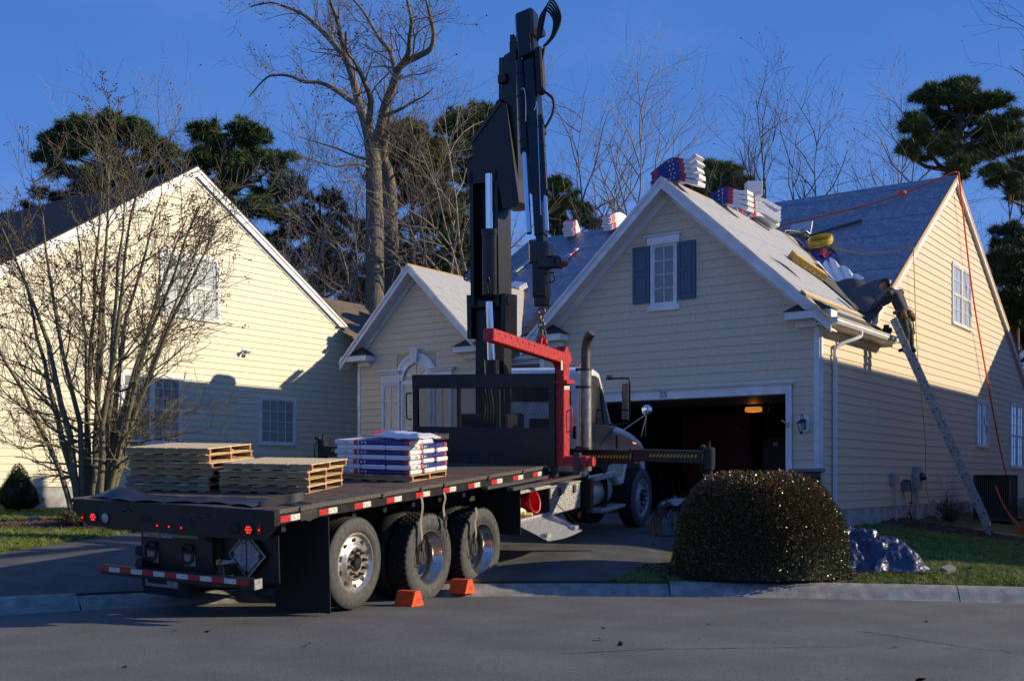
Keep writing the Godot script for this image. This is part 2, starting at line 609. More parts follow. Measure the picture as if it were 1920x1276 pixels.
	mat("ink_black", 0.012, 0.012, 0.013, 0.6)
	mat("tarp_blue", 0.03, 0.04, 0.085, 0.34, 0, {"tex": dirt, "scale": Vector3(1, 1, 1), "bump": wrinkle, "depth": 1.5, "spec": 0.55})
	mat("bark_grey", 0.17, 0.145, 0.115, 0.9, 0, {"tex": dirt, "world": true, "scale": Vector3(1.2, 0.25, 1.2), "bump": dirt, "depth": 4.0})
	mat("bark_pale", 0.30, 0.26, 0.215, 0.9, 0, {"tex": dirt, "world": true, "scale": Vector3(1.2, 0.3, 1.2), "bump": dirt, "depth": 2.0})
	mat("bark_brown", 0.095, 0.07, 0.052, 0.9, 0, {"tex": dirt, "world": true, "scale": Vector3(1.2, 0.25, 1.2), "bump": dirt, "depth": 4.0})
	mat("bark_myrtle", 0.155, 0.13, 0.075, 0.8, 0, {"tex": dirt, "world": true, "scale": Vector3(3, 0.7, 3)})
	mat("twig", 0.13, 0.10, 0.082, 0.85)
	mat("twig_pale", 0.24, 0.20, 0.17, 0.85)
	mat("leaf", 1, 1, 1, 0.55, 0, {"vc": true, "back": 0.4, "spec": 0.35})
	mat("hedge_leaf", 1, 1, 1, 0.3, 0, {"vc": true, "back": 0.25, "spec": 0.5})
	mat("seed", 0.085, 0.04, 0.022, 0.9, 0, {"vc": true})
	mat("skin", 0.30, 0.155, 0.10, 0.5)
	mat("hair", 0.008, 0.007, 0.007, 0.45)
	mat("shirt", 0.042, 0.043, 0.05, 0.85, 0, {"tex": fine, "scale": Vector3(2, 2, 2)})
	mat("camo", 0.075, 0.075, 0.055, 0.85, 0, {"tex": noise_tex(0.03, 0.35, 1.0, FastNoiseLite.TYPE_CELLULAR, 1), "scale": Vector3(2.4, 2.4, 2.4)})
	mat("leather", 0.20, 0.075, 0.028, 0.6, 0, {"tex": dirt, "scale": Vector3(3, 3, 3)})

func stripe_tex(lo: float, hi: float) -> ImageTexture:
	return print_tex(8, 64, Color(hi, hi, hi), func(im):
		for y in 64:
			if y % 8 < 2:
				im.fill_rect(Rect2i(0, y, 8, 1), Color(lo, lo, lo)))

func tread_tex() -> ImageTexture:  # raised lozenges of chequer plate
	return print_tex(256, 256, Color(0, 0, 0), func(im):
		for j in 16:
			for i in 16:
				var s := (i + j) % 2
				for k in 11:
					var x := i * 16 + 3 + k
					var y := j * 16 + 8 + int((k - 5) * (0.7 if s else -0.7))
					im.fill_rect(Rect2i(x, y, 2, 3), Color(1, 1, 1)))

func underlay_tex(bg: float) -> ImageTexture:  # faint rows of unreadable print on roofing sheet
	var q := RandomNumberGenerator.new()
	q.seed = 9
	return print_tex(1024, 1024, Color(bg, bg, bg), func(im):
		for r in 10:
			for k in 5:
				var x := int(k * 205 + (r % 2) * 100 + q.randf() * 12)
				for w in 9:
					var t: float = bg * q.randf_range(0.3, 0.7)
					im.fill_rect(Rect2i(x + w * 9, r * 102 + q.randi_range(0, 4), q.randi_range(4, 8), q.randi_range(6, 12)), Color(t, t, t))
		for r in 260:
			var t: float = clampf(bg * q.randf_range(0.88, 1.15), 0, 1)
			im.fill_rect(Rect2i(q.randi() % 1024, q.randi() % 1024, q.randi_range(40, 260), q.randi_range(1, 3)), Color(t, t, t)))

func zk(x: float) -> float:  # where the kerb meets the road
	if x < 0.5:
		return -13.78 + 0.055 * (x - 0.5) ** 2 if x > -9.0 else -13.78 + 0.055 * 90.25 + 1.045 * (-9.0 - x)
	return -13.78 + 0.027 * (x - 0.5) ** 2 if x < 10.0 else -13.78 + 0.027 * 90.25 + 0.513 * (x - 10.0)

func beyond(x: float, z: float) -> float:
	var d := (zk(x + 0.1) - zk(x - 0.1)) / 0.2
	return (zk(x) - z) / sqrt(1.0 + d * d)

func height(x: float, z: float) -> float:
	var k := beyond(x, z)
	if k <= 0.0:
		return -0.085 + 0.016 * minf(-k, 6.0)
	var q := HXF.affine_inverse() * Vector3(x, 0, z)
	var a := lerpf(0.62, 0.33, smoothstep(-0.9, 0.4, q.x))
	var h := 0.045 + a * (1.0 - exp(-maxf(k - 0.45, 0.0) / 4.2))
	h -= clampf(q.x * 0.1, 0.0, 0.5) * smoothstep(6.0, 0.0, q.z)
	return h * smoothstep(0.0, 0.45, k) - 0.085 * (1.0 - smoothstep(0.0, 0.45, k))

func ground() -> void:
	var b := mb()
	b.grid(90, 40, func(s, t):
		var x = (s - 0.5) * 80.0
		var z: float = lerpf(zk(x), 24.0, t * t)
		return Vector3(x, height(x, z), z))
	struct("road", b, M.asphalt)
	# a crack that wanders over the asphalt, as a narrow dark groove
	b = mb()
	for line in [[Vector2(3.2, -10.2), Vector2(3.7, -9.2), Vector2(4.1, -8.6), Vector2(4.35, -8.0), Vector2(4.6, -7.2)], [Vector2(0.4, -8.7), Vector2(1.2, -9.0), Vector2(2.2, -9.05), Vector2(3.0, -9.2)]]:
		var o := []
		for i in line.size() - 1:
			for k in 8:
				var p: Vector2 = line[i].lerp(line[i + 1], k / 8.0) + Vector2(R(-0.03, 0.03), R(-0.03, 0.03))
				o.append(p)
		for i in o.size() - 1:
			var w := R(0.003, 0.009)
			var d: Vector2 = (o[i + 1] - o[i]).orthogonal().normalized() * w
			var f := func(p: Vector2): return Vector3(p.x, height(p.x, p.y) + 0.004, p.y)
			b.quad(f.call(o[i] - d), f.call(o[i] + d), f.call(o[i + 1] + d), f.call(o[i + 1] - d), Vector3.UP)
	struct("road_crack", b, M.ink_black)
	b = mb()
	b.grid(110, 80, func(s, t):
		var x = (s - 0.5) * 110.0
		var n = 0.44 + 45.0 * t * t
		var z = zk(x) - n * sqrt(1.0 + pow((zk(x + 0.1) - zk(x - 0.1)) / 0.2, 2.0))
		return Vector3(x, height(x, z), z), true)
	struct("lawn", b, M.soil)
	b = mb()
	b.quad(Vector3(-900, 0.3, -30), Vector3(900, 0.3, -30), Vector3(900, 0.3, -900), Vector3(-900, 0.3, -900), Vector3.UP)
	struct("woodland_ground", b, M.far_ground)
	b = mb()
	b.quad(Vector3(-900, -0.25, -30), Vector3(900, -0.25, -30), Vector3(900, -0.25, 500), Vector3(-900, -0.25, 500), Vector3.UP)
	struct("street_ground", b, M.asphalt)
	# kerb: rolled concrete, one stone per length between the joints
	var kerb := Node3D.new()
	kerb.name = "kerb"
	add_child(kerb)
	kerb.set_meta("kind", "structure")
	var x0 := -8.09
	while x0 < 12.0:
		b = mb()
		var low := x0 > -7.5 and x0 < 1.0
		var hgt := [-0.092, -0.075, -0.03 if low else -0.01, 0.0 if low else 0.045, 0.03 if low else 0.068, 0.04 if low else 0.068, -0.2]
		var wid := [-0.02, 0.05, 0.14, 0.24, 0.34, 0.455, 0.46]
		b.grid(12, 6, func(s, t):
			var i := int(round(t * 6.0))
			var x: float = x0 + 0.006 + s * 3.335
			var dz := (zk(x + 0.1) - zk(x - 0.1)) / 0.2
			var nn := Vector2(dz, -1.0).normalized()
			var e = 1.0 if low else 1.0 - 0.0 * s
			return Vector3(x + nn.x * wid[i], hgt[i] * e, zk(x) + nn.y * wid[i]), true)
		part("kerb_stone", b, M.concrete, kerb)
		x0 += 3.347
	b = mb()
	var le := [Vector2(-9.3, -12.6), Vector2(-6.95, -15.1), Vector2(-6.5, -16.6), Vector2(-6.1, -18.5), Vector2(-4.4, -21.2), Vector2(0.9, -25.2)]
	b.grid(50, 40, func(s, t):
		var i := mini(int(t * 5.0), 4)
		var l: Vector2 = le[i].lerp(le[i + 1], t * 5.0 - i)
		var r := Vector2(1.02, -14.1).lerp(Vector2(5.72, -21.3), t)
		var p := l.lerp(r, s)
		var back := zk(p.x) - 0.46 * sqrt(1.0 + pow((zk(p.x + 0.1) - zk(p.x - 0.1)) / 0.2, 2.0))
		p.y = lerpf(back, p.y, smoothstep(0.0, 0.35, t))
		return Vector3(p.x, height(p.x, p.y) + 0.012, p.y), true)
	struct("driveway", b, M.drive)
	# planting beds
	for q in [[-7.9, -20.0, 1.7, 1.5, 0.5], [3.3, -14.95, 1.5, 1.0, 0.12], [8.6, -25.6, 1.2, 3.6, -0.62]]:
		b = mb()
		b.grid(28, 10, func(s, t):
			var a: float = s * TAU
			var rr: float = t * (1.0 + 0.10 * sin(a * 3.0 + q[0]) + 0.07 * sin(a * 7.0))
			var o := Vector2(cos(a) * q[2] * rr, sin(a) * q[3] * rr).rotated(q[4])
			var p := Vector2(q[0] + o.x, q[1] + o.y)
			return Vector3(p.x, height(p.x, p.y) + 0.012 + 0.05 * (1.0 - t * t), p.y), true)
		struct("mulch_bed", b, M.mulch)
	var chip := mb()
	chip.bx(Vector3.ZERO, Vector3(0.06, 0.012, 0.018))
	var xs := []
	var cs := PackedColorArray()
	for q in [[-7.9, -20.0, 1.75, 1.55, 0.5], [3.3, -14.95, 1.55, 1.05, 0.12], [8.6, -25.6, 1.2, 3.6, -0.62]]:
		for i in 2600:
			var a := R(0, TAU)
			var rr := sqrt(R(0, 1)) * R(0.9, 1.1)
			var o := Vector2(cos(a) * q[2] * rr, sin(a) * q[3] * rr).rotated(q[4])
			var p := Vector2(q[0] + o.x, q[1] + o.y)
			if beyond(p.x, p.y) < 0.5:
				continue
			xs.append(Transform3D(Basis.from_euler(Vector3(R(-0.5, 0.5), R(0, TAU), R(-0.5, 0.5))) * R(0.5, 1.5), Vector3(p.x, height(p.x, p.y) + 0.02 + 0.05 * maxf(0, 1.0 - rr * rr), p.y)))
			var t := R(0.5, 1.5)
			cs.append(Color(t, t, t))
	tag(many("bark_mulch", chip.mesh(), M.mulch_chip, xs, cs), "loose brown bark mulch scattered over the planting beds", "mulch")

func siding(root: Node3D, fr: Transform3D, y0: float, y1: float, ex: float, lft: Callable, rgt: Callable, holes: Array, keys: Array, off := Vector3.ZERO) -> void:
	var k := 0
	var y := y0
	while y < y1 - 0.02:
		var yt := minf(y + ex, y1)
		var cuts := [y, yt]
		for h in holes:
			for q in [h[1], h[3]]:
				if q > y + 0.004 and q < yt - 0.004:
					cuts.append(q)
		cuts.sort()
		var mt: Material = M[keys[k * 7 % 5 % keys.size()]]
		for i in cuts.size() - 1:
			var a: float = cuts[i]
			var b: float = cuts[i + 1]
			var spans := [[lft.call(a), rgt.call(a), lft.call(b), rgt.call(b)]]
			for h in holes:
				if h[1] >= b - 0.003 or h[3] <= a + 0.003:
					continue
				var nx := []
				for s in spans:
					if h[2] <= s[0] or h[0] >= s[1]:
						nx.append(s)
						continue
					if h[0] > s[0] + 0.01:
						nx.append([s[0], h[0], s[2], h[0]])
					if h[2] < s[1] - 0.01:
						nx.append([h[2], s[1], h[2], s[3]])
				spans = nx
			for s in spans:
				var m := mb(off)
				m.xf = m.xf * fr
				var za := lerpf(0.022, 0.005, (a - y) / ex)
				var zb := lerpf(0.022, 0.005, (b - y) / ex)
				var xc: float = s[2]
				var xd: float = s[3]
				if xc > xd:
					xc = (xc + xd) * 0.5
					xd = xc
				var p0 := Vector3(s[0], a, za)
				var p1 := Vector3(s[1], a, za)
				var p2 := Vector3(xd, b, zb)
				var p3 := Vector3(xc, b, zb)
				m.quad(p0, p1, p2, p3, Vector3(0, 0, 1))
				m.quad(Vector3(s[0], a, 0), Vector3(s[1], a, 0), p1, p0, Vector3.DOWN)
				m.quad(Vector3(s[0], a, 0), p0, p3, Vector3(xc, b, 0), Vector3.LEFT)
				m.quad(Vector3(s[1], a, 0), p1, p2, Vector3(xd, b, 0), Vector3.RIGHT)
				part("siding_board", m, mt, root)
		y = yt
		k += 1

func slab(m: MB, top: Array, down: Vector3) -> void:  # a plate: outline on top, the same outline lower down
	var c := Vector3.ZERO
	for p in top:
		c += p / top.size()
	for i in range(1, top.size() - 1):
		m.tri(top[0], top[i], top[i + 1], -down)
		m.tri(top[0] + down, top[i] + down, top[i + 1] + down, down)
	for i in top.size():
		var a: Vector3 = top[i]
		var b: Vector3 = top[(i + 1) % top.size()]
		m.quad(a, b, b + down, a + down, (a + b) * 0.5 - c)

func drop(m: MB, a: Vector2, b: Vector2, w: float, z0: float, z1: float) -> void:  # a sloping board, w high
	m.ext(PackedVector2Array([a, b, b - Vector2(0, w), a - Vector2(0, w)]), z0, z1)

func window(root: Node3D, fr: Transform3D, x0: float, y0: float, x1: float, y1: float, units: int, cols: int, rows: int, back: Array, trim := 0.07, sashes := 2, off := Vector3.ZERO) -> MeshInstance3D:
	var m := mb(off)
	m.xf = m.xf * fr
	var w := x1 - x0
	var h := y1 - y0
	var f := 0.05
	for x in [x0 + trim / 2, x1 - trim / 2]:
		m.bx(Vector3(x, (y0 + y1) / 2, 0.024), Vector3(trim, h, f), 0.006)
	m.bx(Vector3((x0 + x1) / 2, y1 - trim / 2, 0.025), Vector3(w - trim * 2, trim, f + 0.004), 0.006)
	m.bx(Vector3((x0 + x1) / 2, y0 + trim / 2, 0.03), Vector3(w + 0.04, trim, f + 0.024), 0.006)
	var uw := (w - trim * 2) / units
	for k in range(1, units):
		m.bx(Vector3(x0 + trim + uw * k, (y0 + y1) / 2, 0.024), Vector3(0.09, h - trim * 2, f - 0.004), 0.005)
	var win := part("window", m, M.white_trim, root)
	for k in units:
		var a := x0 + trim + uw * k + (0.045 if k > 0 else 0.0)
		var b := x0 + trim + uw * (k + 1) - (0.045 if k < units - 1 else 0.0)
		for s in sashes:
			var ya := y0 + trim + (h - trim * 2) * s / sashes
			var yb := y0 + trim + (h - trim * 2) * (s + 1) / sashes
			var zz := 0.018 if s == 0 else 0.026
			m = mb(off)
			m.xf = m.xf * fr
			var t := 0.035
			for x in [a + t / 2, b - t / 2]:
				m.bx(Vector3(x, (ya + yb) / 2, zz), Vector3(t, yb - ya, 0.028), 0.004)
			for yy in [ya + t / 2, yb - t / 2]:
				m.bx(Vector3((a + b) / 2, yy, zz + 0.001), Vector3(b - a - t * 2, t, 0.026), 0.004)
			part("sash", m, M.white_trim, win)
			m = mb(off)
			m.xf = m.xf * fr
			for c in range(1, cols):
				m.bx(Vector3(lerpf(a + t, b - t, float(c) / cols), (ya + yb) / 2, zz + 0.001), Vector3(0.018, yb - ya - t * 2, 0.012))
			for r in range(1, rows):
				m.bx(Vector3((a + b) / 2, lerpf(ya + t, yb - t, float(r) / rows), zz + 0.0015), Vector3(b - a - t * 2, 0.018, 0.011))
			if (cols > 1 or rows > 1) and (rows > 0):
				part("muntins", m, M.white_trim, win)
			m = mb(off)
			m.xf = m.xf * fr
			m.bx(Vector3((a + b) / 2, (ya + yb) / 2, zz - 0.006), Vector3(b - a - t, yb - ya - t, 0.003))
			part("pane", m, M.glass, win)
			m = mb(off)
			m.xf = m.xf * fr
			m.bx(Vector3((a + b) / 2, (ya + yb) / 2, 0.004), Vector3(b - a - t, yb - ya - t, 0.005))
			part("blind", m, back[(k * sashes + s) % back.size()], win)
	return win

func shingles(parent: Node3D, o: Vector3, ux: Vector3, uy: Vector3, w: float, h: float, clip: Callable, tint: Color, ex := 0.14) -> void:
	ux = ux.normalized()
	uy = uy.normalized()
	var nn := ux.cross(uy).normalized()
	if nn.y < 0:
		nn = -nn
	var m := mb()
	m.use_c = true
	for r in int(ceil(h / ex)):
		var x := -R(0.0, 0.3)
		while x < w:
			var l := R(0.16, 0.42)
			var p := o + ux * (x + l / 2) + uy * (r * ex + ex / 2)
			if clip.call(p):
				var t := R(0.62, 1.25)
				m.col = Color(tint.r * t, tint.g * t * R(0.96, 1.03), tint.b * t * R(0.92, 1.05))
				var a := o + ux * (x + 0.003) + uy * (r * ex) + nn * R(0.014, 0.02)
				var b := o + ux * (x + l - 0.003) + uy * (r * ex) + nn * R(0.014, 0.02)
				var c := o + ux * (x + l - 0.003) + uy * (r * ex + ex * 1.05) + nn * 0.004
				var d := o + ux * (x + 0.003) + uy * (r * ex + ex * 1.05) + nn * 0.004
				m.quad(a, b, c, d, nn)
				m.quad(a, b, b - nn * 0.02, a - nn * 0.02, -uy)
			x += l
	var q := part("shingle", m, M.brown_shingle, parent)
	q.set_meta("kind", "stuff")

func strips(parent: Node3D, o: Vector3, ux: Vector3, uy: Vector3, w: Callable, h: float, mt: Material, lift := 0.006, wid := 1.05) -> void:  # lapped lengths of roofing underlayment
	uy = uy.normalized()
	var nn := ux.cross(uy).normalized()
	if nn.y < 0:
		nn = -nn
	var y := 0.0
	var k := 0
	while y < h:
		var yt := minf(y + wid + 0.08, h)
		var m := mb()
		var a: Vector2 = w.call(y)
		var b: Vector2 = w.call(yt)
		m.grid(24, 4, func(s, t):
			var yy := lerpf(y, yt, t)
			var xx := lerpf(lerpf(a.x, b.x, t), lerpf(a.y, b.y, t), s)
			var rip := 0.004 * sin(xx * 9.0 + yy * 4.0 + k) * sin(yy * 13.0 + k * 2.0)
			return o + ux * xx + uy * yy + nn * (lift + rip + (0.003 * (1.0 - t))), ux.cross(uy).dot(nn) > 0.0)
		part("underlayment_strip", m, mt, parent)
		y += wid
		k += 1

func houses() -> void:
	var root := thing("garage_house", "beige clapboard house being re-roofed, with an open garage numbered 55 and steep gables", "house", HXF)
	var FR := Transform3D(Basis.IDENTITY, Vector3.ZERO)                                                       # garage front
	var SD := Transform3D(Basis(Vector3(0, 0, -1), Vector3.UP, Vector3(1, 0, 0)), Vector3.ZERO)                # right wall: x runs to the back
	var LF := Transform3D(Basis.IDENTITY, Vector3(0, 0, -1.19))                                                # small left gable
	var keys := ["siding_a", "siding_b", "siding_c"]
	var gx := -3.236
	# walls
	var m := mb()
	m.ext(PackedVector2Array([Vector2(-6.472, 0.1), Vector2(-5.56, 0.1), Vector2(-5.56, 3.02), Vector2(-0.67, 3.02), Vector2(-0.67, 0.1), Vector2(0, 0.1), Vector2(0, 4.42), Vector2(gx, 7.34), Vector2(-6.472, 4.42)]), -0.15, 0.0)
	part("front_wall", m, M.wall_core, root)
	m = mb()
	m.xf = SD
	m.ext(PackedVector2Array([Vector2(0.15, 0.74), Vector2(18.7, 0.74), Vector2(18.7, 4.4), Vector2(9.8, 9.15), Vector2(2.55, 4.42), Vector2(0.15, 4.42)]), -0.15, 0.0)
	part("side_wall", m, M.wall_core, root)
	m = mb()
	m.xf = SD
	m.ext(PackedVector2Array([Vector2(0.0, -0.2), Vector2(18.7, -0.2), Vector2(18.7, 0.739), Vector2(0.0, 0.739)]), -0.2, 0.012)
	part("foundation", m, M.found, root)
	m = mb()
	m.ext(PackedVector2Array([Vector2(-13.25, 0.0), Vector2(-9.13, 0.0), Vector2(-9.13, 4.5), Vector2(-11.19, 6.55), Vector2(-13.25, 4.5)]), -1.34, -1.19)
	m.bx(Vector3(-13.17, 2.2, -2.3), Vector3(0.15, 4.4, 1.9))
	m.bx(Vector3(-9.2, 2.2, -2.3), Vector3(0.15, 4.4, 1.9))
	m.bx(Vector3(-6.397, 2.2, -1.7), Vector3(0.15, 4.4, 3.1))
	m.bx(Vector3(-7.8, 2.2, -3.28), Vector3(2.65, 4.4, 0.15))
	m.bx(Vector3(-9.9, 2.2, -18.62), Vector3(19.5, 4.4, 0.15))
	m.bx(Vector3(-13.17, 2.2, -11.0), Vector3(0.15, 4.4, 15.4))
	part("inner_walls", m, M.wall_core, root)
	m = mb()
	m.xf = Transform3D(Basis(Vector3(0, 0, -1), Vector3.UP, Vector3(1, 0, 0)), Vector3(-13.2, 0, 0))
	m.ext(PackedVector2Array([Vector2(2.4, 4.38), Vector2(18.7, 4.38), Vector2(9.8, 9.15)]), 0.0, 0.12)
	part("left_gable_wall", m, M.wall_core, root)
	# siding
	siding(root, FR, 1.56, 7.3, 0.178, func(y): return -6.40 if y < 4.42 else -6.472 + (y - 4.42) / 0.905 + 0.02, func(y): return -0.11 if y < 4.42 else -(y - 4.42) / 0.905 - 0.02,
		[[-5.68, 1.0, -0.53, 3.26], [-3.66, 4.98, -3.04, 6.32]], keys)
	siding(root, SD, 0.756, 9.1, 0.178, func(y): return 0.10 if y < 4.42 else 2.55 + (y - 4.42) / 0.66 + 0.06, func(y): return 18.7 if y < 4.4 else 18.7 - (y - 4.4) / 0.535 - 0.06,
		[[9.57, 5.43, 11.55, 7.05], [12.21, 2.27, 13.59, 3.59], [16.51, 1.71, 18.44, 3.75]], keys)
	siding(root, LF, 1.1, 6.5, 0.178, func(y): return -13.17 if y < 4.52 else -13.25 + (y - 4.5) / 0.98 + 0.02, func(y): return -9.13 if y < 4.52 else -9.13 - (y - 4.5) / 0.98 - 0.02,
		[[-12.37, 1.0, -10.01, 3.89], [-11.86, 4.1, -10.52, 4.62]], keys)
	siding(root, Transform3D(Basis.IDENTITY, Vector3(0, 0, -3.2)), 1.4, 4.3, 0.178, func(_y): return -9.1, func(_y): return -6.5, [], keys)
	# trim
	m = mb()
	for s in [[-0.055, 1.57, 4.42], [-6.435, 0.4, 4.42]]:
		m.bx(Vector3(s[0], (s[1] + s[2]) / 2, 0.006), Vector3(0.11, s[2] - s[1], 0.05), 0.004)
	m.bx(Vector3(0.006, 2.995, -0.052), Vector3(0.05, 2.85, 0.10), 0.004)
	m.bx(Vector3(-13.21, 2.5, -1.184), Vector3(0.10, 4.0, 0.05), 0.004)
	part("corner_board", m, M.white_trim, root)
	m = mb()
	m.bx(Vector3(-0.612, 1.75, 0.02), Vector3(0.125, 2.56, 0.06), 0.005)
	m.bx(Vector3(-5.618, 1.75, 0.02), Vector3(0.125, 2.56, 0.06), 0.005)
	m.bx(Vector3(-3.115, 3.12, 0.024), Vector3(5.13, 0.18, 0.07), 0.005)
	m.bx(Vector3(-3.115, 3.225, 0.045), Vector3(5.22, 0.035, 0.12), 0.008)
	m.bx(Vector3(-3.115, 3.255, 0.06), Vector3(5.3, 0.03, 0.15), 0.008)
	part("door_trim", m, M.white_trim, root)
	var tx := TextMesh.new()
	var sf := SystemFont.new()
	sf.font_names = PackedStringArray(["Droid Serif"])
	sf.font_italic = true
	tx.font = sf
	tx.text = "55"
	tx.font_size = 24
	tx.pixel_size = 0.0072
	tx.depth = 0.012
	var num := part("house_number", tx, M.ink_black, root)
	num.transform = Transform3D(Basis(Vector3(1, 0, 0), Vector3(0.18, 1, 0), Vector3(0, 0, 1)), Vector3(-3.34, 3.125, 0.066))
	# gable trim: rake boards, soffits, friezes
	for g in [[gx, 7.60, 3.236 + 0.34, 0.905, 0.0, 0.36, 0.24], [-11.19, 6.88, 2.06 + 0.36, 0.98, -1.19, 0.36, 0.21]]:
		for s in [-1.0, 1.0]:
			var a := Vector2(g[0], g[1])
			var b := Vector2(g[0] + s * g[2], g[1] - g[2] * g[3])
			m = mb()
			drop(m, a, b, g[6], g[4] + g[5] - 0.03, g[4] + g[5])
			drop(m, a + Vector2(0, 0.012), b + Vector2(0, 0.012), 0.08, g[4] + g[5] + 0.001, g[4] + g[5] + 0.022)
			part("rake_board", m, M.white_trim, root)
			m = mb()
			drop(m, a - Vector2(0, g[6] - 0.05), b - Vector2(0, g[6] - 0.05), 0.02, g[4] + 0.02, g[4] + g[5] - 0.031)
			var rib := int(g[2] / 0.2)
			for k in rib:
				var q := a.lerp(b, (k + 0.5) / rib) - Vector2(0, g[6] - 0.028)
				m.bx(Vector3(q.x, q.y, g[4] + g[5] / 2), Vector3(0.012, 0.012, g[5] - 0.07))
			part("soffit", m, M.soffit, root)
			m = mb()
			drop(m, a - Vector2(0, g[6] - 0.03), b - Vector2(s * 0.34, g[6] - 0.03 - 0.34 * g[3]), 0.17, g[4] + 0.002, g[4] + 0.034)
			part("frieze_board", m, M.white_trim, root)
	# eave returns at the gable corners
	for r in [[-0.58, 0.34, 4.42, 0.0, 1], [-6.81, -5.74, 4.42, 0.0, -1], [-13.62, -12.66, 4.50, -1.19, -1], [-9.70, -8.76, 4.50, -1.19, 1]]:
		m = mb()
		var cx: float = (r[0] + r[1]) / 2
		m.bx(Vector3(cx, r[2] + 0.075, r[3] + 0.175), Vector3(r[1] - r[0], 0.15, 0.345), 0.006)
		var inner: float = r[0] if r[4] > 0 else r[1]
		m.bx(Vector3(inner + r[4] * 0.33, r[2] - 0.066, r[3] + 0.05), Vector3(0.42, 0.13, 0.09), 0.005)
		var ret := part("eave_return", m, M.white_trim, root)
		m = mb()
		var top := Vector3(inner + r[4] * 0.42, r[2] + 0.43, r[3] + 0.06)
		var p := [Vector3(r[0] - 0.03, r[2] + 0.155, r[3] + 0.37), Vector3(r[1] + 0.03, r[2] + 0.155, r[3] + 0.37), Vector3(r[1] + 0.03, r[2] + 0.155, r[3] + 0.0), Vector3(r[0] - 0.03, r[2] + 0.155, r[3] + 0.0)]
		for i in 4:
			m.tri(p[i], p[(i + 1) % 4], top, (p[i] + p[(i + 1) % 4]) / 2 - Vector3(cx, r[2], r[3] + 0.17))
		m.quad(p[0], p[1], p[2], p[3], Vector3.DOWN)
		part("return_roof", m, M.felt_dark, ret)
	# roofs
	m = mb()
	slab(m, [Vector3(gx, 7.62, 0.37), Vector3(0.34, 4.384, 0.37), Vector3(0.34, 4.384, -3.55), Vector3(gx, 7.62, -7.6)], Vector3(0, -0.03, 0))
	slab(m, [Vector3(gx, 7.62, 0.37), Vector3(-6.81, 4.386, 0.37), Vector3(-6.81, 4.386, -3.3), Vector3(gx, 7.62, -7.6)], Vector3(0, -0.03, 0))
	part("garage_roof", m, M.plywood, root)
	m = mb()
	slab(m, [Vector3(0.115, 9.36, -9.8), Vector3(0.115, 4.48, -2.4), Vector3(-13.55, 4.48, -2.4), Vector3(-13.55, 9.36, -9.8)], Vector3(0, -0.1, 0))
	slab(m, [Vector3(0.115, 9.36, -9.8), Vector3(0.115, 4.4, -18.95), Vector3(-13.55, 4.4, -18.95), Vector3(-13.55, 9.36, -9.8)], Vector3(0, -0.1, 0))
	part("main_roof", m, M.plywood, root)
	m = mb()
	slab(m, [Vector3(-11.19, 6.90, -0.82), Vector3(-8.75, 4.51, -0.82), Vector3(-8.75, 4.51, -2.6), Vector3(-11.19, 6.90, -6.3)], Vector3(0, -0.03, 0))
	slab(m, [Vector3(-11.19, 6.90, -0.82), Vector3(-13.63, 4.51, -0.82), Vector3(-13.63, 4.51, -2.6), Vector3(-11.19, 6.90, -6.3)], Vector3(0, -0.03, 0))
	part("small_gable_roof", m, M.plywood, root)
	var gs := Vector3(-1, 0.905, 0).normalized()
	strips(root, Vector3(0.34, 4.384, 0), Vector3(0, 0, -1), gs, func(y): return Vector2(-0.36, 3.0 + y * 0.86), 4.72, M.underlay_grey)
	strips(root, Vector3(-6.81, 4.386, 0), Vector3(0, 0, -1), Vector3(1, 0.905, 0).normalized(), func(y): return Vector2(-0.36, 3.0 + y * 0.86), 4.72, M.underlay_grey)
	var ss := Vector3(-1, 0.98, 0).normalized()
	strips(root, Vector3(-8.75, 4.51, 0), Vector3(0, 0, -1), ss, func(y): return Vector2(0.83, 2.4 + y * 1.05), 3.33, M.underlay_grey)
	strips(root, Vector3(-13.63, 4.51, 0), Vector3(0, 0, -1), Vector3(1, 0.98, 0).normalized(), func(y): return Vector2(0.83, 2.4 + y * 1.05), 3.33, M.underlay_grey)
	var ms := Vector3(0, 0.66, -1).normalized()
	strips(root, Vector3(0, 4.48, -2.4), Vector3(1, 0, 0), ms, func(_y): return Vector2(-13.5, 0.10), 8.84, M.underlay_blue)
	shingles(root, Vector3(-9.6, 4.50, -2.4), Vector3(1, 0, 0), ms, 4.2, 3.2, func(p): return p.y > 6.9 - 0.98 * absf(p.x + 11.19) and p.y > 7.62 - 0.905 * absf(p.x - gx), Color(1.15, 1.1, 0.98))
	shingles(root, Vector3(0.345, 4.39, 0.36), Vector3(0, 0, -1), gs, 3.6, 0.42, func(p): return p.z > -3.4, Color(0.75, 0.72, 0.7))
	shingles(root, Vector3(-8.745, 4.515, -0.84), Vector3(0, 0, -1), ss, 2.4, 0.4, func(p): return p.z > -3.2, Color(0.75, 0.72, 0.7))
	# rakes of the tall right gable
	m = mb()
	m.xf = SD
	drop(m, Vector2(9.8, 9.34), Vector2(2.5, 4.52), 0.24, 0.08, 0.11)
	part("rake_board", m, M.white_trim, root)
	m = mb()
	m.xf = SD
	drop(m, Vector2(9.8, 9.34), Vector2(18.9, 4.42), 0.2, 0.08, 0.11)
	part("rake_board", m, M.white_trim, root)
	m = mb()
	m.xf = SD
	drop(m, Vector2(9.8, 9.18), Vector2(2.5, 4.36), 0.03, 0.0, 0.079)
	drop(m, Vector2(9.8, 9.18), Vector2(18.9, 4.26), 0.03, 0.0, 0.079)
	part("soffit", m, M.soffit, root)
	m = mb()
	m.xf = Transform3D(Basis(Vector3(0, 0, -1), Vector3.UP, Vector3(1, 0, 0)), Vector3(-13.6, 0, 0))
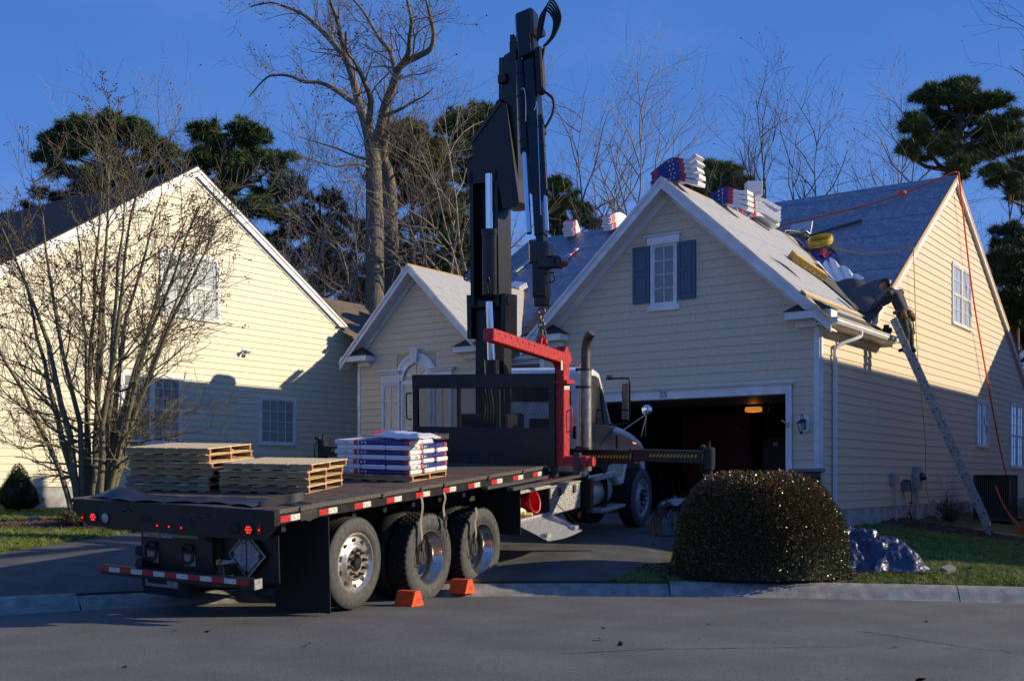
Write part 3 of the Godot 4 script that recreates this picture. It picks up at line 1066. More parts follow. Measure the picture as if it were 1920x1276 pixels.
	drop(m, Vector2(9.8, 9.36), Vector2(2.5, 4.54), 0.2, 0.0, 0.04)
	part("rake_board", m, M.white_trim, root)
	# eave of the garage: soffit, fascia, gutter, downspout
	m = mb()
	m.bx(Vector3(0.17, 4.30, -1.62), Vector3(0.33, 0.02, 3.93))
	m.bx(Vector3(0.0, 4.30, -3.58), Vector3(0.6, 0.16, 0.02))
	part("soffit", m, M.soffit, root)
	m = mb()
	m.bx(Vector3(0.335, 4.35, -1.62), Vector3(0.03, 0.14, 3.93), 0.004)
	m.ext(PackedVector2Array([Vector2(0.352, 4.29), Vector2(0.42, 4.29), Vector2(0.455, 4.335), Vector2(0.455, 4.375), Vector2(0.475, 4.39), Vector2(0.475, 4.402), Vector2(0.445, 4.402), Vector2(0.44, 4.345), Vector2(0.412, 4.305), Vector2(0.352, 4.305)]), -3.6, 0.35)
	m.bx(Vector3(0.41, 4.345, 0.352), Vector3(0.118, 0.11, 0.006))
	m.bx(Vector3(0.41, 4.345, -3.602), Vector3(0.118, 0.11, 0.006))
	part("gutter", m, M.white_trim, root)
	m = mb()
	m.wire([Vector3(0.41, 4.29, -1.15), Vector3(0.41, 4.2, -1.13), Vector3(0.33, 4.12, -0.98), Vector3(0.14, 4.0, -0.70), Vector3(0.075, 3.88, -0.62), Vector3(0.075, 3.7, -0.62)], 0.04, 8, 6)
	m.bx(Vector3(0.075, 2.1, -0.62), Vector3(0.065, 3.3, 0.085), 0.008)
	part("downspout", m, M.white_trim, root)
	m = mb()
	m.bx(Vector3(-7.8, 4.36, -2.3), Vector3(2.7, 0.2, 0.06), 0.006)
	m.bx(Vector3(-7.8, 4.42, -2.24), Vector3(2.7, 0.1, 0.1), 0.02)
	m.bx(Vector3(-7.8, 4.28, -2.75), Vector3(2.7, 0.03, 0.9))
	part("porch_fascia", m, M.white_trim, root)
	# stone wainscot beside the garage door
	m = mb()
	m.bx(Vector3(-0.24, 1.53, 0.05), Vector3(0.68, 0.065, 0.17), 0.01)
	part("stone_cap", m, M.cap_stone, root)
	m = mb()
	m.bx(Vector3(-0.265, 0.75, 0.015), Vector3(0.55, 1.5, 0.03))
	var core := part("mortar", m, M.black_rubber, root)
	var y := 0.15
	while y < 1.46:
		var h := minf(R(0.085, 0.135), 1.495 - y)
		var x := -0.54
		while x < -0.02:
			var w := R(0.16, 0.36)
			if x + w > -0.12:
				w = 0.012 - x
			m = mb()
			m.use_c = true
			var t := R(0.5, 1.3)
			m.col = Color(t, t * R(0.85, 1.0), t * R(0.75, 1.05)) if R(0, 1) < 0.6 else Color(t * 1.2, t * 1.35, t * 1.55) * 0.8
			var dep := R(0.035, 0.075)
			m.bx(Vector3(x + w / 2, y + h / 2, 0.02 + dep / 2), Vector3(w - 0.008, h - 0.008, dep), 0.012)
			part("stone", m, M.stone_a, root)
			x += w
		y += h
	# gable window with shutters
	window(root, FR, -3.66, 4.98, -3.04, 6.32, 1, 2, 4, [M.screen], 0.055, 1)
	m = mb()
	m.bx(Vector3(-3.35, 6.36, 0.035), Vector3(0.76, 0.17, 0.08), 0.008)
	m.bx(Vector3(-3.35, 6.465, 0.05), Vector3(0.86, 0.035, 0.11), 0.01)
	m.bx(Vector3(-3.35, 4.945, 0.03), Vector3(0.76, 0.12, 0.07), 0.008)
	part("window_head", m, M.white_trim, root)
	for x in [-3.885, -2.815]:
		m = mb()
		m.bx(Vector3(x, 5.68, 0.035), Vector3(0.41, 1.20, 0.025), 0.006)
		for yy in [5.405, 5.955]:
			m.bx(Vector3(x, yy, 0.052), Vector3(0.25, 0.40, 0.012), 0.005)
		for s in [-1.0, 1.0]:
			m.bx(Vector3(x + s * 0.172, 5.68, 0.053), Vector3(0.06, 1.196, 0.015), 0.004)
		for yy in [5.115, 5.68, 6.245]:
			m.bx(Vector3(x, yy, 0.0535), Vector3(0.284, 0.07, 0.013), 0.004)
		part("shutter", m, M.shutter, root)
	# right wall windows
	window(root, SD, 9.56, 5.42, 11.56, 7.06, 2, 2, 2, [M.blind, M.blind, M.blind, M.blind], 0.07)
	window(root, SD, 12.2, 2.26, 13.6, 3.6, 2, 2, 4, [M.screen], 0.07, 1)
	window(root, SD, 16.5, 1.7, 18.45, 3.76, 2, 2, 3, [M.screen, M.curtain_dark], 0.07)
	# arched window of the small gable
	window(root, LF, -12.38, 1.4, -11.74, 3.88, 1, 2, 3, [M.curtain_dark, M.curtain_pale], 0.06)
	window(root, LF, -11.70, 1.4, -10.68, 3.88, 1, 2, 3, [M.curtain_dark, M.curtain_pale], 0.06)
	window(root, LF, -10.64, 1.4, -10.0, 3.88, 1, 2, 3, [M.curtain_dark, M.curtain_pale], 0.06)
	m = mb()
	m.xf = LF
	for s in [-1.0, 1.0]:
		m.bx(Vector3(-11.19 + s * 0.87, 4.0, 0.03), Vector3(0.68, 0.24, 0.07), 0.008)
		m.bx(Vector3(-11.19 + s * 0.90, 4.14, 0.05), Vector3(0.78, 0.05, 0.13), 0.012)
		m.bx(Vector3(-11.19 + s * 0.90, 4.185, 0.06), Vector3(0.86, 0.035, 0.16), 0.012)
	var arc := func(r0: float, r1: float, z: float):
		for k in 20:
			var a := PI * k / 20.0
			var b := PI * (k + 1) / 20.0
			var c := Vector2(-11.19, 3.93)
			m.ext(PackedVector2Array([c + Vector2(cos(a), sin(a)) * r0, c + Vector2(cos(a), sin(a)) * r1, c + Vector2(cos(b), sin(b)) * r1, c + Vector2(cos(b), sin(b)) * r0]), 0.0, z)
	arc.call(0.42, 0.70, 0.05)
	arc.call(0.42, 0.47, 0.062)
	arc.call(0.60, 0.66, 0.066)
	m.ext(PackedVector2Array([Vector2(-11.27, 4.38), Vector2(-11.11, 4.38), Vector2(-11.06, 4.74), Vector2(-11.32, 4.74)]), 0.0, 0.13)
	m.bx(Vector3(-11.19, 3.905, 0.02), Vector3(0.98, 0.05, 0.045), 0.004)
	for a in [45.0, 90.0, 135.0]:
		var d := Vector3(cos(deg_to_rad(a)), sin(deg_to_rad(a)), 0)
		m.bar(Vector3(-11.19, 3.93, 0.022) + d * 0.02, Vector3(-11.19, 3.93, 0.022) + d * 0.43, 0.012, 0.018, Vector3(-d.y, d.x, 0))
	var arch := part("window_arch", m, M.white_trim, root)
	m = mb()
	m.xf = LF
	var fan := PackedVector2Array()
	for k in 21:
		fan.append(Vector2(-11.19, 3.93) + Vector2(cos(PI * k / 20.0), sin(PI * k / 20.0)) * 0.43)
	m.ext(fan, 0.004, 0.009)
	part("blind", m, M.curtain_pale, arch)
	m = mb()
	m.xf = LF
	m.ext(fan, 0.012, 0.015)
	part("pane", m, M.glass, arch)
	# garage room
	m = mb()
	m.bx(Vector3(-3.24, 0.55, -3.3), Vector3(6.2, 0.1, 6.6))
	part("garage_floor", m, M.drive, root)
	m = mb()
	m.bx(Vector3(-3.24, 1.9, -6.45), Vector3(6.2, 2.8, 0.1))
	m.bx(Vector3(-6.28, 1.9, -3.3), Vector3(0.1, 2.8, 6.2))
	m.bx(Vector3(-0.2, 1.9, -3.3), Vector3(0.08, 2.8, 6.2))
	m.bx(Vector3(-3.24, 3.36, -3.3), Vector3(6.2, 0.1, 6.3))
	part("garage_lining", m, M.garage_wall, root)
	for k in 4:
		m = mb()
		m.bx(Vector3(-3.115, 3.06, -0.55 - k * 0.56), Vector3(4.86, 0.045, 0.54), 0.008)
		part("door_panel", m, M.plate_grey, root)
	# ---- left neighbour
	var O := Vector3(-16.894, 0.6, 1.35)
	var hl := thing("neighbor_house", "pale cream clapboard house on the left with a wide sunlit gable and dark roof", "house", HXF * Transform3D(Basis.IDENTITY, O))
	var WL := Transform3D(Basis(Vector3(0, 0, -1), Vector3.UP, Vector3(1, 0, 0)), Vector3(-16.894, 0, 0))
	var zr := -1.35   # gable centre in wall x
	m = mb(-O)
	m.xf = m.xf * WL
	m.ext(PackedVector2Array([Vector2(zr - 8.1, 1.17), Vector2(zr + 8.1, 1.17), Vector2(zr + 8.1, 4.5), Vector2(zr, 9.62), Vector2(zr - 8.1, 4.5)]), -0.15, 0.0)
	part("gable_wall", m, M.wall_core, hl)
	m = mb(-O)
	m.xf = m.xf * WL
	m.ext(PackedVector2Array([Vector2(zr - 8.1, -0.1), Vector2(zr + 8.1, -0.1), Vector2(zr + 8.1, 1.165), Vector2(zr - 8.1, 1.165)]), -0.3, 0.012)
	for k in 12:
		m.bx(Vector3(zr - 7.0 + k * 1.22, 0.85, 0.0125), Vector3(0.012, 0.6, 0.004))
	part("foundation", m, M.found, hl)
	m = mb(-O)
	m.bx(Vector3(-30.0, 2.5, 1.35), Vector3(0.2, 4.4, 16.2))
	m.bx(Vector3(-23.4, 2.5, 9.4), Vector3(13, 4.4, 0.15))
	m.bx(Vector3(-23.4, 2.5, -6.7), Vector3(13, 4.4, 0.15))
	part("outer_walls", m, M.wall_core, hl)
	siding(hl, WL, 1.185, 9.55, 0.178, func(yy): return zr - 8.05 if yy < 4.5 else zr - 8.1 + (yy - 4.5) / 0.632 + 0.05, func(yy): return zr + 8.05 if yy < 4.5 else zr + 8.1 - (yy - 4.5) / 0.632 - 0.05,
		[[-2.49, 5.67, -0.53, 7.41], [-3.67, 2.26, -1.79, 4.11], [0.91, 2.35, 2.31, 3.73]], ["siding_left_a", "siding_left_b", "siding_left_c"], -O)
	window(hl, WL, -2.5, 5.66, -0.52, 7.42, 2, 2, 2, [M.blind], 0.08, 2, -O)
	window(hl, WL, -3.68, 2.25, -1.78, 4.12, 2, 3, 3, [M.curtain_dark], 0.08, 2, -O)
	window(hl, WL, 0.9, 2.34, 2.32, 3.74, 1, 4, 4, [M.shade_green], 0.075, 1, -O)
	for s in [-1.0, 1.0]:
		m = mb(-O)
		m.xf = m.xf * WL
		drop(m, Vector2(zr, 9.78), Vector2(zr + s * 8.35, 9.78 - 8.35 * 0.632), 0.24, 0.07, 0.10)
		drop(m, Vector2(zr, 9.80), Vector2(zr + s * 8.35, 9.80 - 8.35 * 0.632), 0.09, 0.101, 0.122)
		part("rake_board", m, M.white_trim, hl)
		m = mb(-O)
		m.xf = m.xf * WL
		drop(m, Vector2(zr, 9.60), Vector2(zr + s * 8.35, 9.60 - 8.35 * 0.632), 0.02, 0.0, 0.069)
		part("soffit", m, M.white_trim, hl)
		m = mb(-O)
		m.xf = m.xf * WL
		drop(m, Vector2(zr, 9.58), Vector2(zr + s * 8.0, 9.58 - 8.0 * 0.632), 0.13, 0.003, 0.035)
		part("frieze_board", m, M.white_trim, hl)
		m = mb(-O)
		m.xf = m.xf * WL
		slab(m, [Vector3(zr, 9.83, 0.125), Vector3(zr + s * 8.4, 9.83 - 8.4 * 0.632, 0.125), Vector3(zr + s * 8.4, 9.83 - 8.4 * 0.632, -13.3), Vector3(zr, 9.83, -13.3)], Vector3(0, -0.04, 0))
		for k in 60:
			var d := k * 0.163 + 0.08
			if d * 0.845 < 8.3:
				var c := Vector3(zr + s * d * 0.845, 9.835 - d * 0.845 * 0.632, -6.5)
				m.bar(c - Vector3(0, 0, 6.8), c + Vector3(0, 0, 6.62), 0.15, 0.012, Vector3(s * 0.632 + 0.05, 1, 0).normalized())
		part("roof", m, M.dark_shingle, hl)
	# rear wing of the neighbour, with a brown roof that shows past the rake
	m = mb(-O)
	m.bx(Vector3(-18.9, 3.2, -6.6), Vector3(3.4, 6.0, 3.0))
	part("rear_wing_wall", m, M.siding_left_b, hl)
	m = mb(-O)
	slab(m, [Vector3(-18.75, 7.30, -4.2), Vector3(-15.6, 5.31, -4.2), Vector3(-15.6, 5.31, -7.0), Vector3(-18.75, 7.30, -7.0)], Vector3(0, -0.08, 0))
	slab(m, [Vector3(-18.75, 7.30, -4.2), Vector3(-21.2, 5.75, -4.2), Vector3(-21.2, 5.75, -7.0), Vector3(-18.75, 7.30, -7.0)], Vector3(0, -0.08, 0))
	var wing := part("rear_wing_roof", m, M.dark_shingle, hl)
	shingles(wing, Vector3(-15.6, 5.315, -4.2) - O, Vector3(0, 0, -1), Vector3(-3.15, 1.99, 0), 2.8, 3.7, func(p): return p.z + O.z > -7.0, Color(1.25, 1.15, 1.05))
	# the house past the right edge of the view, a mirror of the garage house: its roofs shade our lawn and wall
	var O2 := Vector3(-4.6 + 3.2, 0, 0)
	var nr := thing("right_neighbor_house", "clapboard house standing just past the right edge of the view", "house", HXF * Transform3D(Basis.IDENTITY, Vector3(4.6, 0, -2)))
	m = mb()
	m.ext(PackedVector2Array([Vector2(0, -0.5), Vector2(6.47, -0.5), Vector2(6.47, 4.42), Vector2(3.236, 7.34), Vector2(0, 4.42)]), -15.0, 0.0)
	part("garage_wing", m, M.siding_a, nr)
	m = mb()
	slab(m, [Vector3(3.236, 7.7, 0.35), Vector3(-0.34, 4.46, 0.35), Vector3(-0.34, 4.46, -16), Vector3(3.236, 7.7, -16)], Vector3(0, -0.08, 0))
	slab(m, [Vector3(3.236, 7.7, 0.35), Vector3(6.8, 4.46, 0.35), Vector3(6.8, 4.46, -16), Vector3(3.236, 7.7, -16)], Vector3(0, -0.08, 0))
	part("garage_roof", m, M.dark_shingle, nr)
	m = mb()
	m.xf = SD
	m.ext(PackedVector2Array([Vector2(11.6, -0.5), Vector2(27.0, -0.5), Vector2(27.0, 4.5), Vector2(19.2, 9.25), Vector2(11.6, 4.5)]), 0.0, 12.0)
	part("main_wing", m, M.siding_b, nr)
	m = mb()
	m.xf = SD
	slab(m, [Vector3(19.2, 9.5, -0.2), Vector3(11.2, 4.5, -0.2), Vector3(11.2, 4.5, 12.2), Vector3(19.2, 9.5, 12.2)], Vector3(0, -0.1, 0))
	slab(m, [Vector3(19.2, 9.5, -0.2), Vector3(27.2, 4.5, -0.2), Vector3(27.2, 4.5, 12.2), Vector3(19.2, 9.5, 12.2)], Vector3(0, -0.1, 0))
	part("main_roof", m, M.dark_shingle, nr)

func bent_bundle(steep: float, rise: float, flip: bool, white_from: float) -> Node3D:  # one pack of shingles draped over a ridge; x across the ridge
	var o := Node3D.new()
	var f := func(t: float) -> Vector2:
		var x := lerpf(-0.52, 0.56, t)
		var y := -steep * (sqrt(x * x + 0.03) - 0.173)
		if x > 0.2:
			y += rise * (x - 0.2) * (x - 0.2) * 2.6
		return Vector2(x, y)
	var seg := func(a: float, b: float, z0: float, z1: float, lift: float) -> MB:
		var m := mb()
		var top := []
		var bot := []
		for k in 9:
			var t: float = lerpf(a, b, k / 8.0)
			var p: Vector2 = f.call(t)
			var q: Vector2 = (f.call(t + 0.01) - f.call(t - 0.01)).orthogonal().normalized() * -1.0
			if q.y < 0:
				q = -q
			top.append(p + q * (0.085 + lift))
			bot.append(p - q * lift)
		bot.reverse()
		m.ext(PackedVector2Array(top + bot), z0, z1)
		return m
	part("wrapping", seg.call(0.0, 1.0, -0.165, 0.165, 0.0), M.wrap_white, o)
	part("printed_band", seg.call(0.02, white_from - 0.1, -0.167, 0.167, 0.0015), M.wrap_navy, o)
	part("red_band", seg.call(white_from - 0.1, white_from, -0.1675, 0.1675, 0.002), M.wrap_red, o)
	part("red_band", seg.call(0.06, 0.15, -0.168, 0.168, 0.0025), M.wrap_red, o)
	for t in [white_from - 0.22, white_from - 0.3]:
		var m := mb()
		var p: Vector2 = f.call(t)
		m.xf = Transform3D(Basis(Vector3(0, 0, 1), -0.5), Vector3(p.x, p.y + 0.04, 0.1672))
		m.ext(PackedVector2Array([Vector2(-0.018, 0), Vector2(0, -0.024), Vector2(0.018, 0), Vector2(0, 0.024)]), 0, 0.002)
		part("lozenge", m, M.wrap_white, o)
	return o

func put_bundle(o: Node3D, label: String, at: Transform3D, group: String) -> void:
	o.name = numbered("shingle_bundle")
	add_child(o)
	o.transform = at
	tag(o, label, "shingle bundle", group)

func coil(c: Vector3, r: float, turns: int, wr: float, tilt: Basis, seed_: int, lay := 0.02) -> MB:
	var m := mb()
	var q := RandomNumberGenerator.new()
	q.seed = seed_
	for t in turns:
		var p := PackedVector3Array()
		var rr := PackedFloat32Array()
		var a0 := q.randf() * TAU
		var ra := r * q.randf_range(0.75, 1.05)
		var rb := r * q.randf_range(0.7, 1.0)
		var ox := Vector3(q.randf_range(-1, 1), 0, q.randf_range(-1, 1)) * r * 0.1
		for k in 33:
			var a := a0 + TAU * k / 32.0
			p.append(c + tilt * (ox + Vector3(cos(a) * ra, q.randf_range(0.0, 0.004) + lay * t * 0.6, sin(a) * rb)))
			rr.append(wr)
		m.tube(p, rr, 6, false)
	return m

func roof_things() -> void:
	var gr := "shingle bundles draped over the garage ridge"
	var nth := ["lowest", "second lowest", "middle", "second from the top", "topmost"]
	for k in 5:
		put_bundle(bent_bundle(0.62, 0.2 + 0.16 * k, false, 0.72 - 0.01 * k), "navy wrapped shingle bundle, %s of the stack of five at the front peak of the garage" % nth[k],
			HXF * yaw(R(-3, 3), Vector3(-3.15 + 0.02 * (k % 2), 7.60 + 0.095 * k, -0.18)), gr)
	for k in 4:
		put_bundle(bent_bundle(0.72, 0.15 + 0.1 * k, false, 0.66), "navy wrapped shingle bundle, %s of the stack halfway along the garage ridge" % ["lowest", "second lowest", "second from the top", "topmost"][k],
			HXF * yaw(R(-4, 4), Vector3(-3.10, 7.59 + 0.092 * k, -2.55)), gr)
	for k in 5:
		put_bundle(bent_bundle(0.6, 0.1, false, 0.4), "white and red shingle bundle, %s of the stack under the white carton" % nth[k],
			HXF * yaw(R(-8, 8), Vector3(-3.05, 7.57 + 0.09 * k, -4.0)) * Transform3D(Basis(Vector3.UP, 0.9), Vector3.ZERO), gr)
	for k in 5:
		put_bundle(bent_bundle(0.5, 0.1, false, 0.35), "red and white shingle bundle, %s of the stack at the far left end of the main ridge" % nth[k],
			HXF * Transform3D(Basis(Vector3.UP, 1.9 + R(-0.06, 0.06)), Vector3(-11.9, 9.33 + 0.09 * k, -9.75)), "shingle bundles on the main ridge")
	for k in 5:
		put_bundle(bent_bundle(0.5, 0.1, false, 0.2), "grey white shingle bundle, %s of the stack just left of the garage gable on the main ridge" % nth[k],
			HXF * Transform3D(Basis(Vector3.UP, 1.5 + R(-0.06, 0.06)), Vector3(-10.2, 9.33 + 0.09 * k, -9.75)), "shingle bundles on the main ridge")
	for k in 3:
		put_bundle(bent_bundle(0.85, 0.05, false, 0.8), "navy shingle bundle, %s of three on the small left gable ridge behind the crane" % ["lowest", "middle one", "topmost"][k],
			HXF * yaw(R(-4, 4), Vector3(-11.15, 6.88 + 0.09 * k, -3.6)), "shingle bundles on the small gable")
	var m := mb()
	m.bx(Vector3(0, 0.17, 0), Vector3(0.36, 0.33, 0.30), 0.006)
	var box := solo("carton", m, M.wrap_white, "white carton standing on top of the shingle bundles on the garage ridge", "box", HXF * yaw(38, Vector3(-3.1, 8.06, -4.0)))
	for z in [[0.152, -0.04], [0.152, -0.06]]:
		m = mb()
		m.bx(Vector3(0.06, 0.09 + z[1] * 0.4, 0.1502), Vector3(0.16, 0.008, 0.001))
		part("print", m, M.ink_grey, box)
	# loose things on the garage slope
	var sl := HXF * turn(Vector3(0.454, -0.41, -0.733), Vector3(0.905, 1, 0), Vector3(-1.45, 6.0, -3.0))
	m = mb()
	m.bx(Vector3(0, 0.10, 0), Vector3(0.95, 0.17, 0.30), 0.012)
	var foam := solo("foam_block", m, M.cord_yellow, "yellow oblong foam block lying across the grey garage slope", "foam block", sl)
	foam.material_override = mat("foam_yellow", 0.62, 0.37, 0.08, 0.85, 0, {"tex": M.tex_dirt, "scale": Vector3(2, 2, 2)})
	for k in 5:
		m = mb()
		m.bx(Vector3(-0.1 + k * 0.13, 0.06 + 0.02 * (k % 2), 0.151), Vector3(0.05, 0.03, 0.004), 0.002)
		part("torn_spot", m, M.wrap_white, foam)
	m = mb()
	m.grid(20, 8, func(s, t):
		var p := Vector3(-3.05 + s * 1.3 + (t - 0.5) * 0.2, 0, -6.95 + s * 1.45 - (t - 0.5) * 0.45)
		p.y = maxf(7.64 - 0.905 * absf(p.x + 3.236), 9.36 - 0.66 * (9.8 + p.z)) + 0.06 + 0.03 * sin(s * 17.0 + t * 5.0) * sin(t * 9.0)
		return p, true)
	var wrapr := solo("empty_wrapper", m, M.wrap_navy, "crumpled navy and red shingle wrapper lying beside the yellow coil of cord", "wrapper", HXF)
	m = mb()
	m.grid(12, 6, func(s, t):
		var p := Vector3(-2.5 + s * 0.55 + (t - 0.5) * 0.1, 0, -6.45 + s * 0.6 - (t - 0.5) * 0.22)
		p.y = maxf(7.64 - 0.905 * absf(p.x + 3.236), 9.36 - 0.66 * (9.8 + p.z)) + 0.08 + 0.03 * sin(s * 9.0 + t * 5.0)
		return p, true)
	part("red_print", m, M.wrap_red, wrapr)
	m = mb()
	m.grid(24, 14, func(s, t):
		var p := Vector3(-1.95 + s * 1.25 + (t - 0.5) * 0.2, 0, -5.45 + s * 1.25 - (t - 0.5) * 0.45)
		p.y = maxf(7.64 - 0.905 * absf(p.x + 3.236), 9.36 - 0.66 * (9.8 + p.z)) + 0.05 + 0.06 * absf(sin(s * 8.0 + t * 7.0)) * (0.4 + t)
		return p, true)
	solo("plastic_sheet", m, M.wrap_white, "crumpled white plastic sheet in the roof valley above the roofer", "plastic sheet", HXF)
	m = mb()
	m.bx(Vector3(0, 0.02, 0), Vector3(4.3, 0.045, 0.14), 0.004)
	solo("eave_plank", m, M.wood_board, "long pale plank nailed along the garage eave as a toe board", "plank", HXF * turn(Vector3(0.02, -0.02, -1), Vector3(0.905, 1, 0), Vector3(-0.15, 4.85, -1.75)))
	for q in [[-1.35, -0.55, 0.75], [-0.95, -3.3, 0.8]]:
		m = mb()
		var zz: float = q[1]
		m.grid(10, 3, func(s, t): return Vector3(q[0] + s * 0.5 + t * 0.10, 7.65 - 0.905 * (q[0] + s * 0.5 + t * 0.1 + 3.236) + 0.012 + 0.05 * sin(s * PI) * t, zz - s * 0.3 - t * 0.10), false)
		solo("loose_flap", m, M.felt_dark, "torn dark flap of underlayment %s" % ["near the garage rake", "above the plank by the valley"][0 if q[1] > -1 else 1], "flap", HXF)
	# valley felt
	m = mb()
	m.grid(30, 10, func(s, t):
		var x := lerpf(-2.95, 0.1, s)
		var z := -(9.8 - (9.36 - (7.62 - 0.905 * (x + 3.236))) / 0.66)
		var o := lerpf(-0.02, 0.55 + 0.15 * sin(s * 7.0), t)
		z -= o
		return Vector3(x + 0.1 * t, 9.36 - 0.66 * (9.8 + z) + 0.03 + 0.03 * sin(s * 23.0) * t, z), true)
	solo("valley_felt", m, M.felt_dark, "dark strip of felt running down the valley beside the garage roof", "roofing felt", HXF)
	m = mb()
	m.grid(16, 12, func(s, t):
		var x := lerpf(-1.3, -0.05, s)
		var z = lerpf(-3.0, -4.2, t) - 0.3 * (1.0 - s)
		var y = maxf(7.64 - 0.905 * (x + 3.236), 9.38 - 0.66 * (9.8 + z)) + 0.04 + 0.10 * absf(sin(s * 5.0 + t * 3.0)) * t
		return Vector3(x, y, z), true)
	solo("curled_felt", m, mat("felt_grey", 0.075, 0.075, 0.07, 0.85), "curled grey sheets of felt at the foot of the valley under the roofer's hands", "roofing felt", HXF)
	m = mb()
	m.bx(Vector3(0, 0.02, 0), Vector3(1.35, 0.045, 0.11), 0.004)
	solo("metal_strip", m, M.fork_steel, "grey metal flashing strip lying on the blue slope", "metal strip", HXF * turn(Vector3(1.12, 0.31, -0.47), Vector3(0, 1, 0.66), Vector3(-2.3, 7.82, -7.38)))
	m = mb()
	m.bx(Vector3(0, 0.2, 0), Vector3(0.62, 0.40, 0.03), 0.004)
	m.bx(Vector3(0, 0.02, 0.1), Vector3(0.62, 0.03, 0.2), 0.004)
	var vent := solo("roof_vent", m, M.wrap_white, "grey white sheet metal vent plate standing in the roof valley", "vent", HXF * (yaw(-8, Vector3(-3.22, 7.70, -7.25)) * Transform3D(Basis(Vector3(1, 0, 0), -0.3), Vector3.ZERO)))
	vent.material_override = M.alu_flat
	m = mb()
	m.bx(Vector3(0.06, 0.16, 0.018), Vector3(0.11, 0.12, 0.012), 0.003)
	part("vent_hole", m, M.ink_grey, vent)
	var tilt := Basis(turn(Vector3(1, 0, 0), Vector3(0, 1, 0.66), Vector3.ZERO).basis)
	solo("cord_coil", coil(Vector3(0, 0.06, 0), 0.32, 14, 0.011, tilt, 3), M.cord_yellow, "coil of yellow cord lying in the roof valley", "cord", HXF * Transform3D(Basis.IDENTITY, Vector3(-2.38, 7.22, -6.50)))
	m = mb()
	m.wire([Vector3(-2.3, 7.27, -6.45), Vector3(-1.9, 7.07, -6.2), Vector3(-1.04, 6.76, -5.75), Vector3(-0.3, 6.73, -5.68), Vector3(0.10, 6.74, -5.67), Vector3(0.14, 6.5, -5.7), Vector3(0.10, 4.5, -6.1), Vector3(0.2, 2.4, -6.4), Vector3(0.2, 1.0, -6.6), Vector3(0.5, 0.32, -6.9), Vector3(1.6, 0.2, -6.0), Vector3(2.8, 0.08, -5.2)], 0.011, 5)
	solo("yellow_cord", m, M.rope_yellow, "thin yellow cord running from the coil over the right rake and down the wall", "cord", HXF)
	m = mb()
	m.wire([Vector3(-2.55, 7.38, -6.9), Vector3(-3.1, 7.75, -7.0), Vector3(-3.24, 7.68, -6.3), Vector3(-2.7, 7.20, -5.6), Vector3(-1.7, 6.28, -5.6), Vector3(-0.6, 5.30, -4.4), Vector3(0.0, 4.75, -3.3)], 0.012, 5)
	solo("air_hose", m, M.rope_yellow, "slack yellow hose lying down the grey garage slope", "hose", HXF)
	m = mb()
	m.wire([Vector3(-5.5, 8.02, -7.6), Vector3(-4.22, 8.20, -7.89), Vector3(-2.18, 8.50, -8.33), Vector3(-1.05, 8.83, -8.84), Vector3(-0.05, 9.34, -9.55), Vector3(0.12, 9.37, -9.7), Vector3(0.16, 9.1, -9.8), Vector3(0.14, 6.5, -11.2), Vector3(0.16, 4.0, -13.0), Vector3(0.2, 1.9, -14.6), Vector3(0.6, 0.9, -13.9), Vector3(1.6, 0.3, -9.2)], 0.022, 6)
	var rope := solo("orange_rope", m, M.rope_orange, "orange safety rope stretched over the blue roof, round the gable peak and down the wall", "rope", HXF)
	part("knot", coil(Vector3(-1.05, 8.83, -8.82), 0.10, 4, 0.02, tilt, 8), M.rope_orange, rope)
	# left part of the main roof
	m = mb()
	m.bx(Vector3(0, 0.06, 0), Vector3(0.75, 0.10, 0.34), 0.02)
	m.bx(Vector3(0.06, 0.15, 0.02), Vector3(0.7, 0.07, 0.34), 0.02)
	var wb := solo("white_bundle", m, M.wrap_white, "white wrapped shingle bundles lying flat beside the crane above the brown shingles", "shingle bundle", HXF * turn(Vector3(1, -0.25, 0.3), Vector3(0, 1, 0.66), Vector3(-11.5, 7.0, -6.1)))
	m = mb()
	m.bx(Vector3(-0.2, 0.15, 0.02), Vector3(0.1, 0.074, 0.344), 0.01)
	part("navy_band", m, M.wrap_navy, wb)
	for q in [[-10.85, 8.12, -7.85, "narrow white and red wrapper lying right of the crane hook on the blue roof", 0], [-12.4, 8.06, -7.8, "clear plastic wrapper lying left of the crane hook on the blue roof", 1]]:
		m = mb()
		m.bx(Vector3.ZERO, Vector3(1.2, 0.05, 0.16), 0.02)
		var w := solo("loose_wrapper", m, M.wrap_white if q[4] == 0 else M.alu_flat, q[3], "wrapper", HXF * turn(Vector3(0.1, 0.66, -1.0), Vector3(0, 1, 0.66), Vector3(q[0], q[1] + 0.05, q[2])))
		if q[4] == 0:
			m = mb()
			m.bx(Vector3(0.3, 0, 0), Vector3(0.3, 0.054, 0.164), 0.02)
			part("red_print", m, M.wrap_red, w)
			m = mb()
			m.bx(Vector3(-0.1, 0, 0.03), Vector3(0.4, 0.055, 0.11), 0.02)
			part("navy_print", m, M.wrap_navy, w)

func T(d: float, y: float, w: float) -> Vector3:
	return Vector3(d, y, -w)

